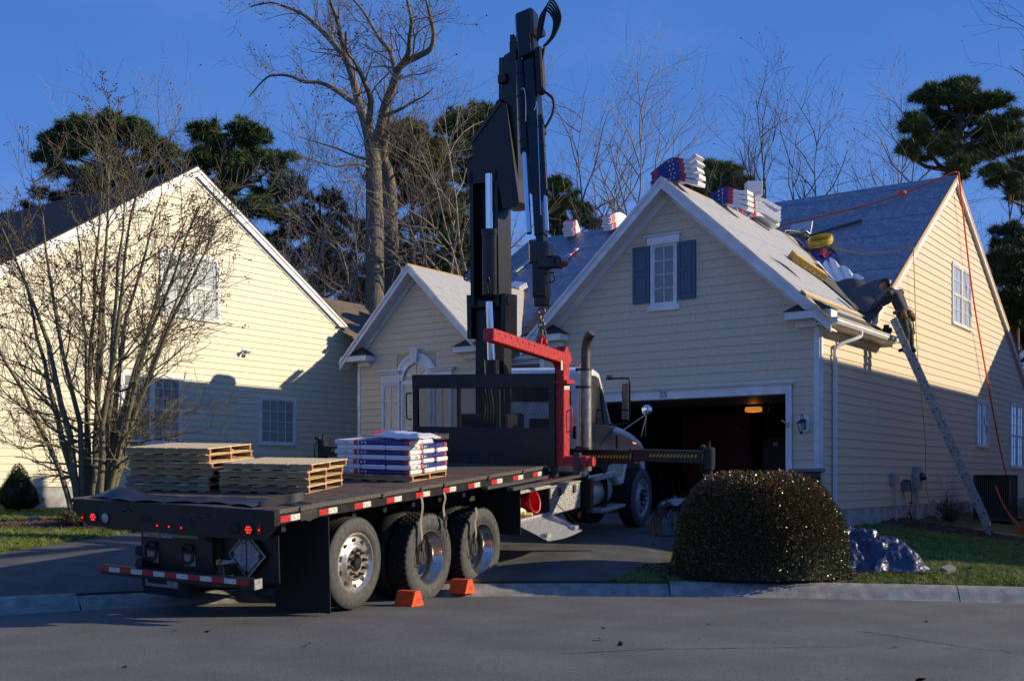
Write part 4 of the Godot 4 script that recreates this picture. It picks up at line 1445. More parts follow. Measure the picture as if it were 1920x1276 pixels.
func wheel(root: Node3D, at: Vector3, r: float, kind: int, side := 1.0) -> void:  # kind 0 convex trailer-style, 1 deep dish, 2 convex steer
	var X := Transform3D(Basis(Vector3(1, 0, 0), PI / 2 * side), at)
	var k := r / 0.5
	var m := mb()
	m.xf = X
	var rr := 0.325 if kind != 1 else 0.305
	m.lathe([Vector2(rr * k, -0.145), Vector2(0.40 * k, -0.155), Vector2(0.455 * k, -0.145), Vector2(0.485 * k, -0.125)], 48)
	m.lathe([Vector2(0.485 * k, 0.125), Vector2(0.465 * k, 0.14), Vector2(0.44 * k, 0.146), Vector2(0.437 * k, 0.143), Vector2(0.40 * k, 0.152), Vector2(0.355 * k, 0.147), Vector2(0.352 * k, 0.144), Vector2((rr + 0.008) * k, 0.138), Vector2(rr * k, 0.125)], 48)
	var ty := part("tyre", m, M.tyre, root)
	m = mb()
	m.xf = X
	m.lathe([Vector2(0.485 * k, -0.125), Vector2(0.488 * k, 0.0), Vector2(0.485 * k, 0.125)], 48)
	if kind == 1:
		for i in 44:
			for j in 4:
				m.xf = X * Transform3D(Basis(Vector3.UP, TAU * (i + 0.5 * (j % 2)) / 44.0 + 0.01 * j), Vector3.ZERO)
				m.bx(Vector3(0.492 * k, -0.095 + j * 0.0635, 0), Vector3(0.018, 0.052, 0.05), 0.004)
	else:
		for j in 5:
			m.xf = X
			var y := -0.105 + j * 0.0525
			m.lathe([Vector2(0.486 * k, y - 0.019), Vector2(0.499 * k, y - 0.017), Vector2(0.499 * k, y + 0.017), Vector2(0.486 * k, y + 0.019)], 48)
	part("tread", m, M.tyre_tread, ty)
	m = mb()
	m.xf = X
	if kind == 1:
		m.lathe([Vector2(rr * k, 0.12), Vector2((rr + 0.006) * k, 0.136), Vector2((rr - 0.008) * k, 0.138), Vector2((rr - 0.02) * k, 0.12), Vector2((rr - 0.022) * k, 0.06), Vector2((rr - 0.055) * k, 0.03), Vector2((rr - 0.058) * k, -0.05), Vector2((rr - 0.04) * k, -0.09), Vector2((rr - 0.045) * k, -0.12), Vector2(0.0, -0.125)], 48)
		var rim := part("rim", m, M.dish, root)
		m = mb()
		m.xf = X
		m.lathe([Vector2(0.20 * k, -0.124), Vector2(0.19 * k, -0.10), Vector2(0.11, -0.09), Vector2(0.10, 0.0), Vector2(0.085, 0.03), Vector2(0.0, 0.035)], 24)
		part("hub", m, M.black_rubber, rim)
		for i in 10:
			m = mb()
			m.xf = X * Transform3D(Basis(Vector3.UP, TAU * i / 10.0), Vector3.ZERO)
			m.xf = m.xf * Transform3D(Basis.IDENTITY, Vector3(0.15, -0.1, 0))
			m.lathe([Vector2(0.02, 0), Vector2(0.02, 0.03), Vector2(0.011, 0.032), Vector2(0.011, 0.06), Vector2(0, 0.06)], 6)
			part("wheel_nut", m, M.fork_steel, rim)
	else:
		var prof := [Vector2(rr * k, 0.115), Vector2((rr + 0.006) * k, 0.136), Vector2((rr - 0.012) * k, 0.138), Vector2((rr - 0.025) * k, 0.115), Vector2((rr - 0.04) * k, 0.10), Vector2(0.205, 0.118), Vector2(0.19, 0.14), Vector2(0.175, 0.142), Vector2(0.10, 0.135), Vector2(0.095, 0.06), Vector2(0.0, 0.05)]
		m.lathe(prof, 48)
		var rim := part("rim", m, M.alloy if kind == 0 else M.plate_grey, root)
		for i in 10:
			m = mb()
			m.xf = X * Transform3D(Basis(Vector3.UP, TAU * (i + 0.5) / 10.0), Vector3.ZERO) * Transform3D(Basis.IDENTITY, Vector3(0.242, 0.109, 0))
			m.xf = m.xf.rotated_local(Vector3(0, 0, 1), 0.24)
			m.lathe([Vector2(0.034, 0.006), Vector2(0.0, 0.0065)], 16)
			part("hand_hole", m, M.black_rubber, rim)
			m = mb()
			m.xf = X * Transform3D(Basis(Vector3.UP, TAU * i / 10.0 + 0.15), Vector3.ZERO) * Transform3D(Basis.IDENTITY, Vector3(0.14, 0.137, 0))
			m.lathe([Vector2(0.021, 0), Vector2(0.021, 0.028), Vector2(0.012, 0.03), Vector2(0.012, 0.058), Vector2(0, 0.058)], 6)
			part("wheel_nut", m, M.rust if kind == 0 else M.fork_steel, rim)
		m = mb()
		m.xf = X
		m.lathe([Vector2(0.094, 0.05), Vector2(0.085, 0.10), Vector2(0.062, 0.105), Vector2(0.055, 0.165), Vector2(0.0, 0.17)], 20)
		part("hub", m, M.black_iron, rim)

func stripes(m: MB, a: Vector3, b: Vector3, h: float, out: Vector3, n: int) -> void:  # slanted hazard bars on a face
	var x := (b - a) / n
	for i in n:
		var p := a + x * i
		m.quad(p, p + x * 0.5, p + x * 0.9 + Vector3(0, h, 0), p + x * 0.4 + Vector3(0, h, 0), out)

func truck() -> void:
	var root := thing("flatbed_truck", "black flatbed boom truck with a white cab, parked nose-in on the driveway with its tail over the street", "truck", TXF)
	# deck
	var m := mb()
	m.bx(T(1.68, 1.16, 1.35), Vector3(6.1, 0.03, 2.72), 0.004)
	for k in 9:
		m.bx(T(-1.0 + k * 0.68, 1.1605, 1.35), Vector3(0.012, 0.034, 2.70))
	part("deck", m, M.deck_steel, root)
	m = mb()
	m.bx(T(1.68, 1.155, -0.03), Vector3(6.12, 0.05, 0.05), 0.01)
	m.bx(T(1.68, 1.155, 2.73), Vector3(6.12, 0.05, 0.05), 0.01)
	part("deck_edge", m, M.deck_edge, root)
	m = mb()
	m.bx(T(1.68, 1.08, -0.025), Vector3(6.12, 0.095, 0.03), 0.006)
	m.bx(T(1.68, 1.08, 2.72), Vector3(6.12, 0.095, 0.03), 0.006)
	m.bx(T(1.68, 1.09, 1.29), Vector3(6.06, 0.10, 2.5))
	m.bx(T(3.3, 0.93, 0.9), Vector3(9.2, 0.25, 0.09))
	m.bx(T(3.3, 0.93, 1.7), Vector3(9.2, 0.25, 0.09))
	for k in 10:
		m.bx(T(-1.1 + k * 0.6, 0.99, 1.29), Vector3(0.07, 0.12, 2.4))
	part("frame_rails", m, M.black_paint, root)
	for k in 10:
		var d := -1.30 + k * 0.615
		m = mb()
		m.bx(T(d + 0.07, 1.08, -0.041), Vector3(0.15, 0.06, 0.003))
		part("reflective_tape", m, M.tape_red, root)
		m = mb()
		m.bx(T(d + 0.225, 1.08, -0.041), Vector3(0.15, 0.06, 0.003))
		part("reflective_tape", m, M.tape_white, root)
	for d in [-1.0, 0.45, 1.25, 1.78, 2.9, 3.9]:
		m = mb()
		m.bx(T(d, 1.15, -0.06), Vector3(0.07, 0.05, 0.03), 0.006)
		part("strap_hook", m, M.fork_steel, root)
	# tail
	m = mb()
	m.xf = Transform3D(Basis(Vector3(0, 0, -1), Vector3.UP, Vector3(1, 0, 0)), Vector3(-1.40, 0, 0))
	m.ext(PackedVector2Array([Vector2(-0.06, 1.18), Vector2(2.65, 1.18), Vector2(2.65, 1.05), Vector2(2.48, 0.90), Vector2(1.9, 0.885), Vector2(0.9, 0.875), Vector2(0.10, 0.885), Vector2(-0.06, 1.03)]), -0.02, 0.06)
	part("tail_plate", m, M.black_paint, root)
	for q in [[2.374, 0.997, "lamp_red_lit", 0.052], [2.20, 0.994, "lamp_clear", 0.052], [0.255, 0.98, "lamp_red_lit", 0.052], [0.43, 0.985, "black_rubber", 0.052]]:
		m = mb()
		m.xf = Transform3D(Basis(Vector3(0, 0, 1), PI / 2), T(-1.42, q[1], q[0]))
		m.lathe([Vector2(q[3] + 0.008, 0), Vector2(q[3] + 0.008, 0.012), Vector2(q[3], 0.013)], 24)
		var ring := part("tail_light", m, M.black_rubber, root)
		m = mb()
		m.xf = Transform3D(Basis(Vector3(0, 0, 1), PI / 2), T(-1.42, q[1], q[0]))
		m.lathe([Vector2(q[3], 0.009), Vector2(q[3] * 0.8, 0.015), Vector2(0, 0.017)], 24)
		part("lens", m, M.lamp_red if q[2] == "lamp_red_lit" else M[q[2]], ring)
		if q[2] == "lamp_red_lit":
			for i in 7:
				m = mb()
				var a := TAU * i / 6.0
				var rr := 0.03 if i < 6 else 0.0
				m.xf = Transform3D(Basis(Vector3(0, 0, 1), PI / 2), T(-1.436, q[1] + sin(a) * rr, q[0] + cos(a) * rr))
				m.lathe([Vector2(0.010, 0), Vector2(0.007, 0.004), Vector2(0, 0.005)], 8)
				part("light_diode", m, M.lamp_red_lit, ring)
	for w in [2.534, 0.122]:
		m = mb()
		m.bx(T(-1.427, 0.985, w), Vector3(0.014, 0.09, 0.04), 0.004)
		var lm := part("marker_light", m, M.lamp_red, root)
		m = mb()
		m.bx(T(-1.436, 0.985, w), Vector3(0.004, 0.014, 0.014))
		part("light_diode", m, M.lamp_red_lit, lm)
	for q in [[1.458, 0.954], [1.297, 0.952], [1.13, 0.95]]:
		m = mb()
		m.bx(T(-1.425, q[1], q[0]), Vector3(0.012, 0.03, 0.05), 0.004)
		var lm := part("marker_light", m, M.lamp_red, root)
		m = mb()
		m.bx(T(-1.433, q[1], q[0]), Vector3(0.004, 0.013, 0.013))
		part("light_diode", m, M.lamp_red_lit, lm)
	m = mb()
	for w in [1.62, 1.08]:
		m.bx(T(-1.422, 1.02, w), Vector3(0.006, 0.07, 0.16))
	part("tail_slot", m, M.black_rubber, root)
	m = mb()
	m.wire([T(-1.425, 1.07, 1.95), T(-1.44, 1.10, 1.92), T(-1.44, 1.10, 1.86), T(-1.425, 1.07, 1.83)], 0.007)
	m.wire([T(-1.425, 1.08, 0.93), T(-1.44, 1.09, 0.88), T(-1.44, 1.09, 0.80), T(-1.425, 1.08, 0.77)], 0.007)
	part("tie_ring", m, M.fork_steel, root)
	# hitch plate and bumper
	m = mb()
	m.bx(T(-1.27, 0.62, 1.34), Vector3(0.06, 0.56, 0.98), 0.006)
	m.bx(T(-1.1, 0.7, 1.34), Vector3(0.3, 0.3, 0.9))
	m.bx(T(-1.18, 0.66, 0.45), Vector3(0.02, 0.48, 0.72), 0.004)
	part("hitch_plate", m, M.black_paint, root)
	for q in [[1.585, 0.865, 0.42, 0.11, "plate_grey"], [1.2, 0.86, 0.34, 0.07, "sticker"]]:
		m = mb()
		m.bx(T(-1.302, q[1], q[0]), Vector3(0.003, q[3], q[2]))
		part("sticker", m, M.plate_grey if q[4] == "plate_grey" else mat("sticker_yellow", 0.30, 0.29, 0.13, 0.5), root)
	for w in [1.66, 1.15]:
		m = mb()
		m.bx(T(-1.303, 0.60, w), Vector3(0.004, 0.12, 0.15))
		part("number_plate", m, mat("plate_cream", 0.34, 0.30, 0.22, 0.5), root)
		m = mb()
		m.wire([T(-1.31, 0.74, w + 0.05), T(-1.36, 0.72, w + 0.04), T(-1.40, 0.65, w + 0.02), T(-1.38, 0.58, w - 0.02), T(-1.33, 0.60, w - 0.05), T(-1.31, 0.68, w - 0.05)], 0.018, 8)
		m.bx(T(-1.32, 0.73, w), Vector3(0.05, 0.07, 0.12), 0.015)
		part("pintle_hook", m, M.black_iron, root)
	m = mb()
	for q in [[0.85, 1.86], [0.68, 1.87]]:
		m.xf = Transform3D(Basis(Vector3(0, 0, 1), PI / 2), T(-1.25, q[0] - 0.2, q[1]))
		m.lathe([Vector2(0.05, 0), Vector2(0.06, 0.05), Vector2(0.0, 0.06)], 14)
	part("air_coupling", m, M.black_rubber, root)
	m = mb()
	m.bx(T(-1.50, 0.468, 1.13), Vector3(0.11, 0.095, 2.06), 0.008)
	for w in [1.7, 0.6]:
		m.bx(T(-1.36, 0.55, w), Vector3(0.2, 0.1, 0.08))
	var bump := part("rear_bumper", m, M.black_paint, root)
	m = mb()
	m.bx(T(-1.50, 0.468, 0.095), Vector3(0.112, 0.10, 0.012))
	part("bumper_end", m, M.plate_grey, bump)
	for k in 13:
		m = mb()
		m.bx(T(-1.557, 0.482, 2.12 - k * 0.156 - 0.01), Vector3(0.003, 0.05, 0.152))
		part("reflective_tape", m, M.tape_red if k % 2 == 0 else M.tape_white, bump)
	m = mb()
	m.bx(T(-1.29, 0.36, 1.56), Vector3(0.02, 0.17, 0.56), 0.004)
	part("step_plate", m, M.black_paint, root)
	m = mb()
	m.bx(T(-1.303, 0.305, 1.62), Vector3(0.003, 0.03, 0.32))
	m.bx(T(-1.303, 0.36, 1.765), Vector3(0.0031, 0.08, 0.03))
	m.bx(T(-1.3032, 0.345, 1.40), Vector3(0.003, 0.11, 0.16))
	part("step_marking", m, M.plate_grey, root)
	# placard frame and torn panel
	m = mb()
	m.xf = Transform3D(Basis(Vector3(0, 0, -1), Vector3.UP, Vector3(1, 0, 0)), T(-1.24, 0.69, 0.45)) * Transform3D(Basis(Vector3(0, 0, 1), PI / 4), Vector3.ZERO)
	m.bx(Vector3(0, 0, 0), Vector3(0.345, 0.345, 0.012), 0.004)
	var pl := part("placard_holder", m, M.plate_grey, root)
	m = mb()
	m.xf = Transform3D(Basis(Vector3(0, 0, -1), Vector3.UP, Vector3(1, 0, 0)), T(-1.249, 0.69, 0.45)) * Transform3D(Basis(Vector3(0, 0, 1), PI / 4), Vector3.ZERO)
	for s in [-1.0, 1.0]:
		m.bx(Vector3(s * 0.145, 0, 0), Vector3(0.008, 0.26, 0.006))
		m.bx(Vector3(0, s * 0.145, 0), Vector3(0.26, 0.008, 0.006))
		m.bx(Vector3(s * 0.13, 0.13, -0.001), Vector3(0.05, 0.05, 0.01), 0.004)
		m.bx(Vector3(s * 0.13, -0.13, -0.001), Vector3(0.05, 0.05, 0.01), 0.004)
	m.xf = Transform3D(Basis(Vector3(0, 0, -1), Vector3.UP, Vector3(1, 0, 0)), T(-1.249, 0.69, 0.45))
	m.bx(Vector3.ZERO, Vector3(0.006, 0.46, 0.006))
	part("clips", m, M.black_iron, pl)
	m = mb()
	m.xf = Transform3D(Basis(Vector3(0, 0, -1), Vector3.UP, Vector3(1, 0, 0)), T(-1.2, 0, 0))
	m.ext(PackedVector2Array([Vector2(0.84, 0.43), Vector2(0.70, 0.42), Vector2(0.655, 0.47), Vector2(0.65, 0.63), Vector2(0.72, 0.61), Vector2(0.78, 0.62), Vector2(0.84, 0.57)]), -0.012, -0.006)
	part("torn_panel", m, M.alu_flat, root)
	# mud flaps
	for q in [[-0.6, 0.64, 0.02, 1.03], [3.78, 0.66, 0.28, 1.03], [-0.6, 2.55, 0.02, 1.03]]:
		m = mb()
		var ww: float = q[1]
		m.bx(T(q[0], (q[2] + q[3]) / 2, ww - 0.37), Vector3(0.012, q[3] - q[2], 0.72), 0.003)
		part("mud_flap", m, M.black_rubber, root)
	m = mb()
	m.bx(T(0.2, 0.72, 0.72), Vector3(1.4, 0.5, 0.06))
	m.bx(T(2.9, 0.7, 0.75), Vector3(1.7, 0.6, 0.06))
	m.bx(T(3.4, 0.62, 1.3), Vector3(9.0, 0.25, 0.5))
	for d in [0.0, 1.52, 2.81]:
		m.rod(T(d, 0.3, 0.3), T(d, 0.3, 2.3), 0.08, 10)
	part("axles_and_shade_panels", m, M.black_rubber, root)  # black panels stand for the shade behind the wheels; rods are axles
	wheel(root, T(0.0, 0.455, 0.145), 0.50, 0)
	wheel(root, T(1.52, 0.30, 0.145), 0.53, 1)
	wheel(root, T(2.81, 0.226, 0.145), 0.54, 1)
	wheel(root, T(8.73, 0.317, 0.16), 0.52, 2)
	for q in [[0.0, 0.455, 0.5, 0], [1.52, 0.30, 0.53, 1], [2.81, 0.226, 0.54, 1], [8.73, 0.317, 0.52, 2]]:
		var deep: bool = q[3] == 1
		m = mb()
		m.xf = Transform3D(Basis(Vector3(1, 0, 0), PI / 2), T(q[0], q[1], 2.42))
		m.lathe([Vector2(0.0, -0.15), Vector2(q[2] * 0.95, -0.15), Vector2(q[2], -0.11), Vector2(q[2], 0.11), Vector2(q[2] * 0.95, 0.15), Vector2(0.0, 0.15)], 32)
		if deep:
			for w in [0.47, 2.08]:
				m.xf = Transform3D(Basis(Vector3(1, 0, 0), PI / 2), T(q[0], q[1], w))
				m.lathe([Vector2(0.2, -0.14), Vector2(q[2] * 0.95, -0.14), Vector2(q[2], -0.11), Vector2(q[2], 0.11), Vector2(q[2] * 0.95, 0.14), Vector2(0.2, 0.14)], 32)
		part("far_tyre", m, M.tyre_tread, root)
	# ratchet straps hanging from the deck edge
	for q in [[1.25, 0.50, 0.03], [1.77, 0.72, 0.0], [2.5, 0.42, 0.12]]:
		m = mb()
		var d: float = q[0]
		var top := 1.06 if q[2] < 0.1 else 0.80
		m.grid(3, 14, func(s, t): return T(d + (s - 0.5) * 0.045 + 0.015 * sin(t * 5.0), lerpf(top, q[1], t), -0.05 - 0.012 * sin(t * 9.0) - (0.03 if q[2] > 0.1 else 0.0)), true)
		var st := part("strap", m, M.strap, root)
		m = mb()
		var yb: float = q[1]
		m.bx(T(d, yb - 0.02, -0.06), Vector3(0.05, 0.14, 0.03), 0.006)
		m.bx(T(d + 0.005, yb + 0.03, -0.075), Vector3(0.02, 0.05, 0.02), 0.004)
		m.wire([T(d - 0.02, yb - 0.09, -0.06), T(d - 0.05, yb - 0.22, -0.07), T(d + 0.03, yb - 0.22, -0.06), T(d + 0.015, yb - 0.09, -0.06)], 0.007)
		part("ratchet", m, M.fork_steel, st)
	# tool boxes
	m = mb()
	m.bx(T(5.61, 0.62, 0.34), Vector3(1.12, 0.43, 0.5), 0.008)
	var tb := part("tool_box", m, M.alu_plate, root)
	m = mb()
	m.bx(T(5.61, 0.825, 0.082), Vector3(1.12, 0.02, 0.012), 0.003)
	m.bx(T(5.07, 0.62, 0.083), Vector3(0.025, 0.42, 0.01))
	part("trim", m, M.alu_flat, tb)
	for d in [5.38, 5.92]:
		m = mb()
		m.bx(T(d, 0.73, 0.075), Vector3(0.09, 0.13, 0.02), 0.02)
		part("latch", m, M.fork_steel, tb)
	m = mb()
	m.bx(T(4.44, 0.435, 0.34), Vector3(1.24, 0.02, 0.5))
	m.bx(T(4.44, 0.85, 0.34), Vector3(1.24, 0.02, 0.5))
	m.bx(T(4.44, 0.835, 0.085), Vector3(1.24, 0.035, 0.02), 0.004)
	m.bx(T(4.44, 0.445, 0.085), Vector3(1.24, 0.035, 0.02), 0.004)
	part("open_box", m, M.alu_flat, root)
	m = mb()
	m.bx(T(4.44, 0.64, 0.6), Vector3(1.24, 0.42, 0.02))
	m.bx(T(3.83, 0.64, 0.34), Vector3(0.02, 0.42, 0.5))
	m.bx(T(5.04, 0.64, 0.34), Vector3(0.02, 0.42, 0.5))
	part("box_lining", m, M.black_rubber, root)
	m = mb()
	m.grid(16, 8, func(s, t): return T(lerpf(3.85, 5.06, s), 0.43 - t * 0.21 - 0.03 * sin(s * PI) * t, 0.075 - 0.52 * t))
	m.grid(16, 8, func(s, t): return T(lerpf(3.85, 5.06, s), 0.42 - t * 0.21 - 0.03 * sin(s * PI) * t, 0.075 - 0.52 * t), true)
	var dr := part("box_door", m, M.alu_flat, root)
	for d in [3.98, 4.92]:
		m = mb()
		m.bx(T(d, 0.27, -0.36), Vector3(0.13, 0.05, 0.10), 0.006)
		part("latch", m, M.alu_flat, dr)
	m = mb()
	m.rod(T(5.06, 0.66, 0.07), T(5.06, 0.24, -0.42), 0.006, 6)
	part("door_cable", m, M.fork_steel, dr)
	m = mb()
	m.xf = Transform3D(Basis(Vector3(1, 0, 0), PI / 2 - 0.2), T(4.62, 0.63, 0.26))
	m.lathe([Vector2(0.0, -0.16), Vector2(0.12, -0.16), Vector2(0.165, 0.14), Vector2(0.175, 0.14), Vector2(0.17, 0.145), Vector2(0.155, 0.14), Vector2(0.115, -0.15), Vector2(0.0, -0.15)], 28)
	solo("red_bucket", m, M.bucket_red, "red plastic bucket lying in the open tool box with its mouth outwards", "bucket", TXF)
	m = mb()
	for k in 7:
		m.xf = Transform3D(Basis.from_euler(Vector3(R(-0.3, 0.3), R(0, 3), R(-0.3, 0.3))), T(3.95 + 0.09 * k, 0.475 + 0.03 * (k % 3), 0.17 + 0.05 * (k % 2)))
		m.bx(Vector3.ZERO, Vector3(0.13, 0.07, 0.10), 0.025)
	solo("rag_pile", m, M.sponge_yellow, "heap of pale yellow gloves and rags in the open tool box", "rags", TXF)
	m = mb()
	m.xf = Transform3D(Basis(Vector3(0, 0, 1), 1.4), T(4.25, 0.56, 0.2))
	m.lathe([Vector2(0.0, -0.1), Vector2(0.045, -0.1), Vector2(0.045, 0.08), Vector2(0.02, 0.11), Vector2(0, 0.11)], 14)
	solo("white_jug", m, M.wrap_white, "small white jug lying on the rags in the tool box", "jug", TXF)
	# headboard
	m = mb()
	m.bx(T(4.75, 2.40, 1.06), Vector3(0.06, 0.21, 2.42), 0.006)
	m.bx(T(4.75, 1.44, 1.06), Vector3(0.06, 0.55, 2.42), 0.006)
	for w in [2.22, 1.455, 0.78, -0.10]:
		m.bx(T(4.75, 2.0, w), Vector3(0.055, 0.60, 0.09 if w > 2.0 or w < 0 else 0.05), 0.004)
	var hb := part("headboard", m, M.black_paint, root)
	m = mb()
	m.wire([T(4.72, 2.22, 2.28), T(4.70, 2.22, 2.34), T(4.70, 2.18, 2.36), T(4.70, 1.88, 2.36), T(4.70, 1.83, 2.33), T(4.72, 1.83, 2.28)], 0.012, 8)
	part("grab_handle", m, M.black_iron, hb)
	m = mb()
	var rows := 15
	var cols := 36
	for r in rows:
		for i in cols:
			var w0 := -0.06 + i * 2.24 / cols
			var w1 := -0.06 + (i + 0.5) * 2.24 / cols
			var w2 := -0.06 + (i + 1.0) * 2.24 / cols
			var ya := 1.715 + r * 0.58 / rows
			var yb := ya + 0.58 / rows / 2.0
			var yc := ya + 0.58 / rows
			for sgm in [[w0, ya, w1, yb], [w1, yb, w2, ya], [w0, yc, w1, yb], [w1, yb, w2, yc]]:
				m.bar(T(4.752, sgm[1], sgm[0]), T(4.752, sgm[3], sgm[2]), 0.004, 0.0075, Vector3(0, 1, 0.3))
	part("expanded_mesh", m, M.black_iron, hb)
	# cab
	var prof := PackedVector2Array([Vector2(6.32, 0.95), Vector2(6.30, 1.7), Vector2(6.32, 2.42), Vector2(6.40, 2.56), Vector2(6.56, 2.61), Vector2(6.85, 2.60), Vector2(7.05, 2.54), Vector2(7.14, 2.42), Vector2(7.36, 2.05), Vector2(7.56, 1.72), Vector2(7.72, 1.65), Vector2(8.1, 1.585), Vector2(8.6, 1.46), Vector2(8.95, 1.33), Vector2(9.13, 1.2), Vector2(9.2, 0.85), Vector2(9.2, 0.6), Vector2(9.18, 0.55), Vector2(9.16, 0.6), Vector2(9.05, 0.9), Vector2(8.73, 0.98), Vector2(8.3, 0.9), Vector2(8.15, 0.6), Vector2(8.1, 0.58), Vector2(7.9, 0.6), Vector2(7.7, 0.75), Vector2(6.6, 0.75)])
	var mid := Vector2(7.4, 1.35)
	m = mb()
	var ins := [0.16, 0.10, 0.055, 0.02, 0.0, 0.0, 0.0, 0.02, 0.055, 0.10, 0.16]
	var ws := [0.12, 0.122, 0.135, 0.17, 0.24, 1.1, 1.96, 2.03, 2.065, 2.078, 2.08]
	var pn := prof.size()
	m.grid(pn, 10, func(s, t):
		var i := int(round(s * pn)) % pn
		var j := int(round(t * 10.0))
		var p := prof[i]
		var q := prof[(i + 1) % pn]
		var o := prof[(i + pn - 1) % pn]
		var nn := ((q - p).normalized() + (p - o).normalized()).orthogonal().normalized()
		var c = p + nn * (-1.0 if nn.dot(p - mid) > 0 else 1.0) * ins[j] * 0.8
		return T(c.x, c.y, ws[j]))
	var sidepoly := PackedVector2Array()
	for i in pn:
		var p := prof[i]
		var nn := ((prof[(i + 1) % pn] - p).normalized() + (p - prof[(i + pn - 1) % pn]).normalized()).orthogonal().normalized()
		sidepoly.append(p + nn * (-1.0 if nn.dot(p - mid) > 0 else 1.0) * 0.16 * 0.8)
	m.ext(sidepoly, -0.1195, -0.16)
	m.ext(sidepoly, -2.04, -2.0805)
	var cab := part("cab", m, M.white_paint, root)
	# side glass, door seams, corner and rear windows
	m = mb()
	m.ext(PackedVector2Array([Vector2(6.86, 1.72), Vector2(7.40, 1.70), Vector2(7.10, 2.26), Vector2(6.88, 2.30)]), -0.118, -0.108)
	part("side_window", m, M.cab_glass, cab)
	m = mb()
	m.bar(T(7.16, 1.70, 0.105), T(7.0, 2.32, 0.105), 0.012, 0.03)
	m.bar(T(6.84, 1.70, 0.106), T(7.42, 1.68, 0.106), 0.012, 0.025)
	m.bar(T(6.84, 1.70, 0.107), T(6.86, 2.32, 0.107), 0.012, 0.025)
	m.bar(T(6.80, 1.0, 0.117), T(6.82, 2.40, 0.117), 0.004, 0.012)
	m.bar(T(7.52, 0.95, 0.117), T(7.53, 1.64, 0.117), 0.004, 0.012)
	m.bx(T(7.44, 1.52, 0.11), Vector3(0.08, 0.03, 0.02), 0.006)
	part("door_seam", m, M.black_rubber, cab)
	m = mb()
	m.xf = Transform3D(Basis(Vector3(0, 0, -1), Vector3.UP, Vector3(1, 0, 0)), T(6.295, 0, 0))
	m.ext(PackedVector2Array([Vector2(0.55, 2.07), Vector2(1.46, 2.07), Vector2(1.46, 2.34), Vector2(0.55, 2.34)]), -0.012, 0.01)
	part("rear_window", m, M.cab_glass, cab)
	m = mb()
	m.xf = Transform3D(Basis(Vector3(0, 0, -1), Vector3.UP, Vector3(1, 0, 0)), T(6.295, 0, 0))
	m.ext(PackedVector2Array([Vector2(0.30, 2.02), Vector2(0.42, 2.02), Vector2(0.44, 2.40), Vector2(0.34, 2.40)]), -0.014, 0.03)
	m.ext(PackedVector2Array([Vector2(0.22, 1.48), Vector2(0.27, 1.48), Vector2(0.27, 1.68), Vector2(0.22, 1.68)]), -0.016, 0.05)
	part("corner_window", m, M.cab_glass, cab)
	m = mb()
	m.wire([T(6.33, 2.36, 0.30), T(6.42, 2.50, 0.28), T(6.6, 2.59, 0.27)], 0.018, 6)
	part("roof_seam", m, M.black_rubber, cab)
	m = mb()
	m.bx(T(6.9, 2.635, 0.42), Vector3(0.09, 0.05, 0.05), 0.015)
	part("roof_marker", m, mat("amber", 0.6, 0.12, 0.01, 0.3), cab)
	m = mb()
	m.bx(T(8.72, 1.30, 0.16), Vector3(0.08, 0.06, 0.07), 0.02)
	part("turn_signal", m, M.lamp_amber_lit, cab)
	m = mb()
	m.bx(T(7.72, 1.36, 0.105), Vector3(0.05, 0.24, 0.03), 0.012)
	part("hood_latch", m, M.black_rubber, cab)
	# work lights on the cab roof
	m = mb()
	m.rod(T(6.2, 2.50, 1.42), T(6.2, 2.64, 1.42), 0.012)
	m.xf = Transform3D(Basis(Vector3(0, 0, 1), PI / 2), T(6.2, 2.66, 1.40))
	m.lathe([Vector2(0.0, -0.06), Vector2(0.03, -0.05), Vector2(0.065, 0.02), Vector2(0.06, 0.03), Vector2(0, 0.03)], 18)
	part("work_light", m, M.chrome, root)
	# exhaust stack
	m = mb()
	m.rod(T(6.08, 1.0, -0.04), T(6.08, 2.58, -0.04), 0.095, 20)
	m.xf = Transform3D(Basis.IDENTITY, Vector3.ZERO)
	var ex := part("exhaust_stack", m, M.pipe_steel, root)
	m = mb()
	var cp := PackedVector3Array([T(6.08, 2.56, -0.04), T(6.08, 2.85, -0.04), T(6.07, 2.96, -0.055), T(6.05, 3.06, -0.10), T(6.03, 3.13, -0.17)])
	m.tube(cp, PackedFloat32Array([0.078, 0.078, 0.078, 0.076, 0.074]), 18, false)
	m.tube(PackedVector3Array([cp[4], cp[3]]), PackedFloat32Array([0.068, 0.068]), 18, true)
	part("curved_tip", m, mat("pipe_dull", 0.14, 0.125, 0.11, 0.45, 0.8, {"tex": M.tex_dirt, "scale": Vector3(1, 1, 1)}), ex)
	m = mb()
	for y in [2.57, 2.3, 1.35]:
		m.xf = Transform3D(Basis.IDENTITY, T(6.08, y, -0.04))
		m.lathe([Vector2(0.094, -0.02), Vector2(0.105, -0.015), Vector2(0.105, 0.015), Vector2(0.094, 0.02)], 20)
		m.bx(Vector3(0.06, 0, -0.13), Vector3(0.06, 0.05, 0.12), 0.01)
	part("clamp", m, M.fork_steel, ex)
	# mirrors
	m = mb()
	m.wire([T(7.3, 2.42, 0.12), T(7.4, 2.43, 0.0), T(7.5, 2.43, -0.14), T(7.52, 2.40, -0.20), T(7.52, 2.2, -0.205), T(7.52, 1.75, -0.205), T(7.5, 1.69, -0.17), T(7.45, 1.66, 0.02), T(7.4, 1.66, 0.12)], 0.016, 8)
	m.rod(T(7.45, 1.67, 0.0), T(7.0, 1.35, 0.10), 0.012)
	m.bx(T(7.35, 2.46, 0.08), Vector3(0.12, 0.05, 0.08), 0.01)
	var mr := part("mirror_bracket", m, M.black_iron, root)
	m = mb()
	m.bx(T(7.53, 2.12, -0.135), Vector3(0.05, 0.44, 0.14), 0.02)
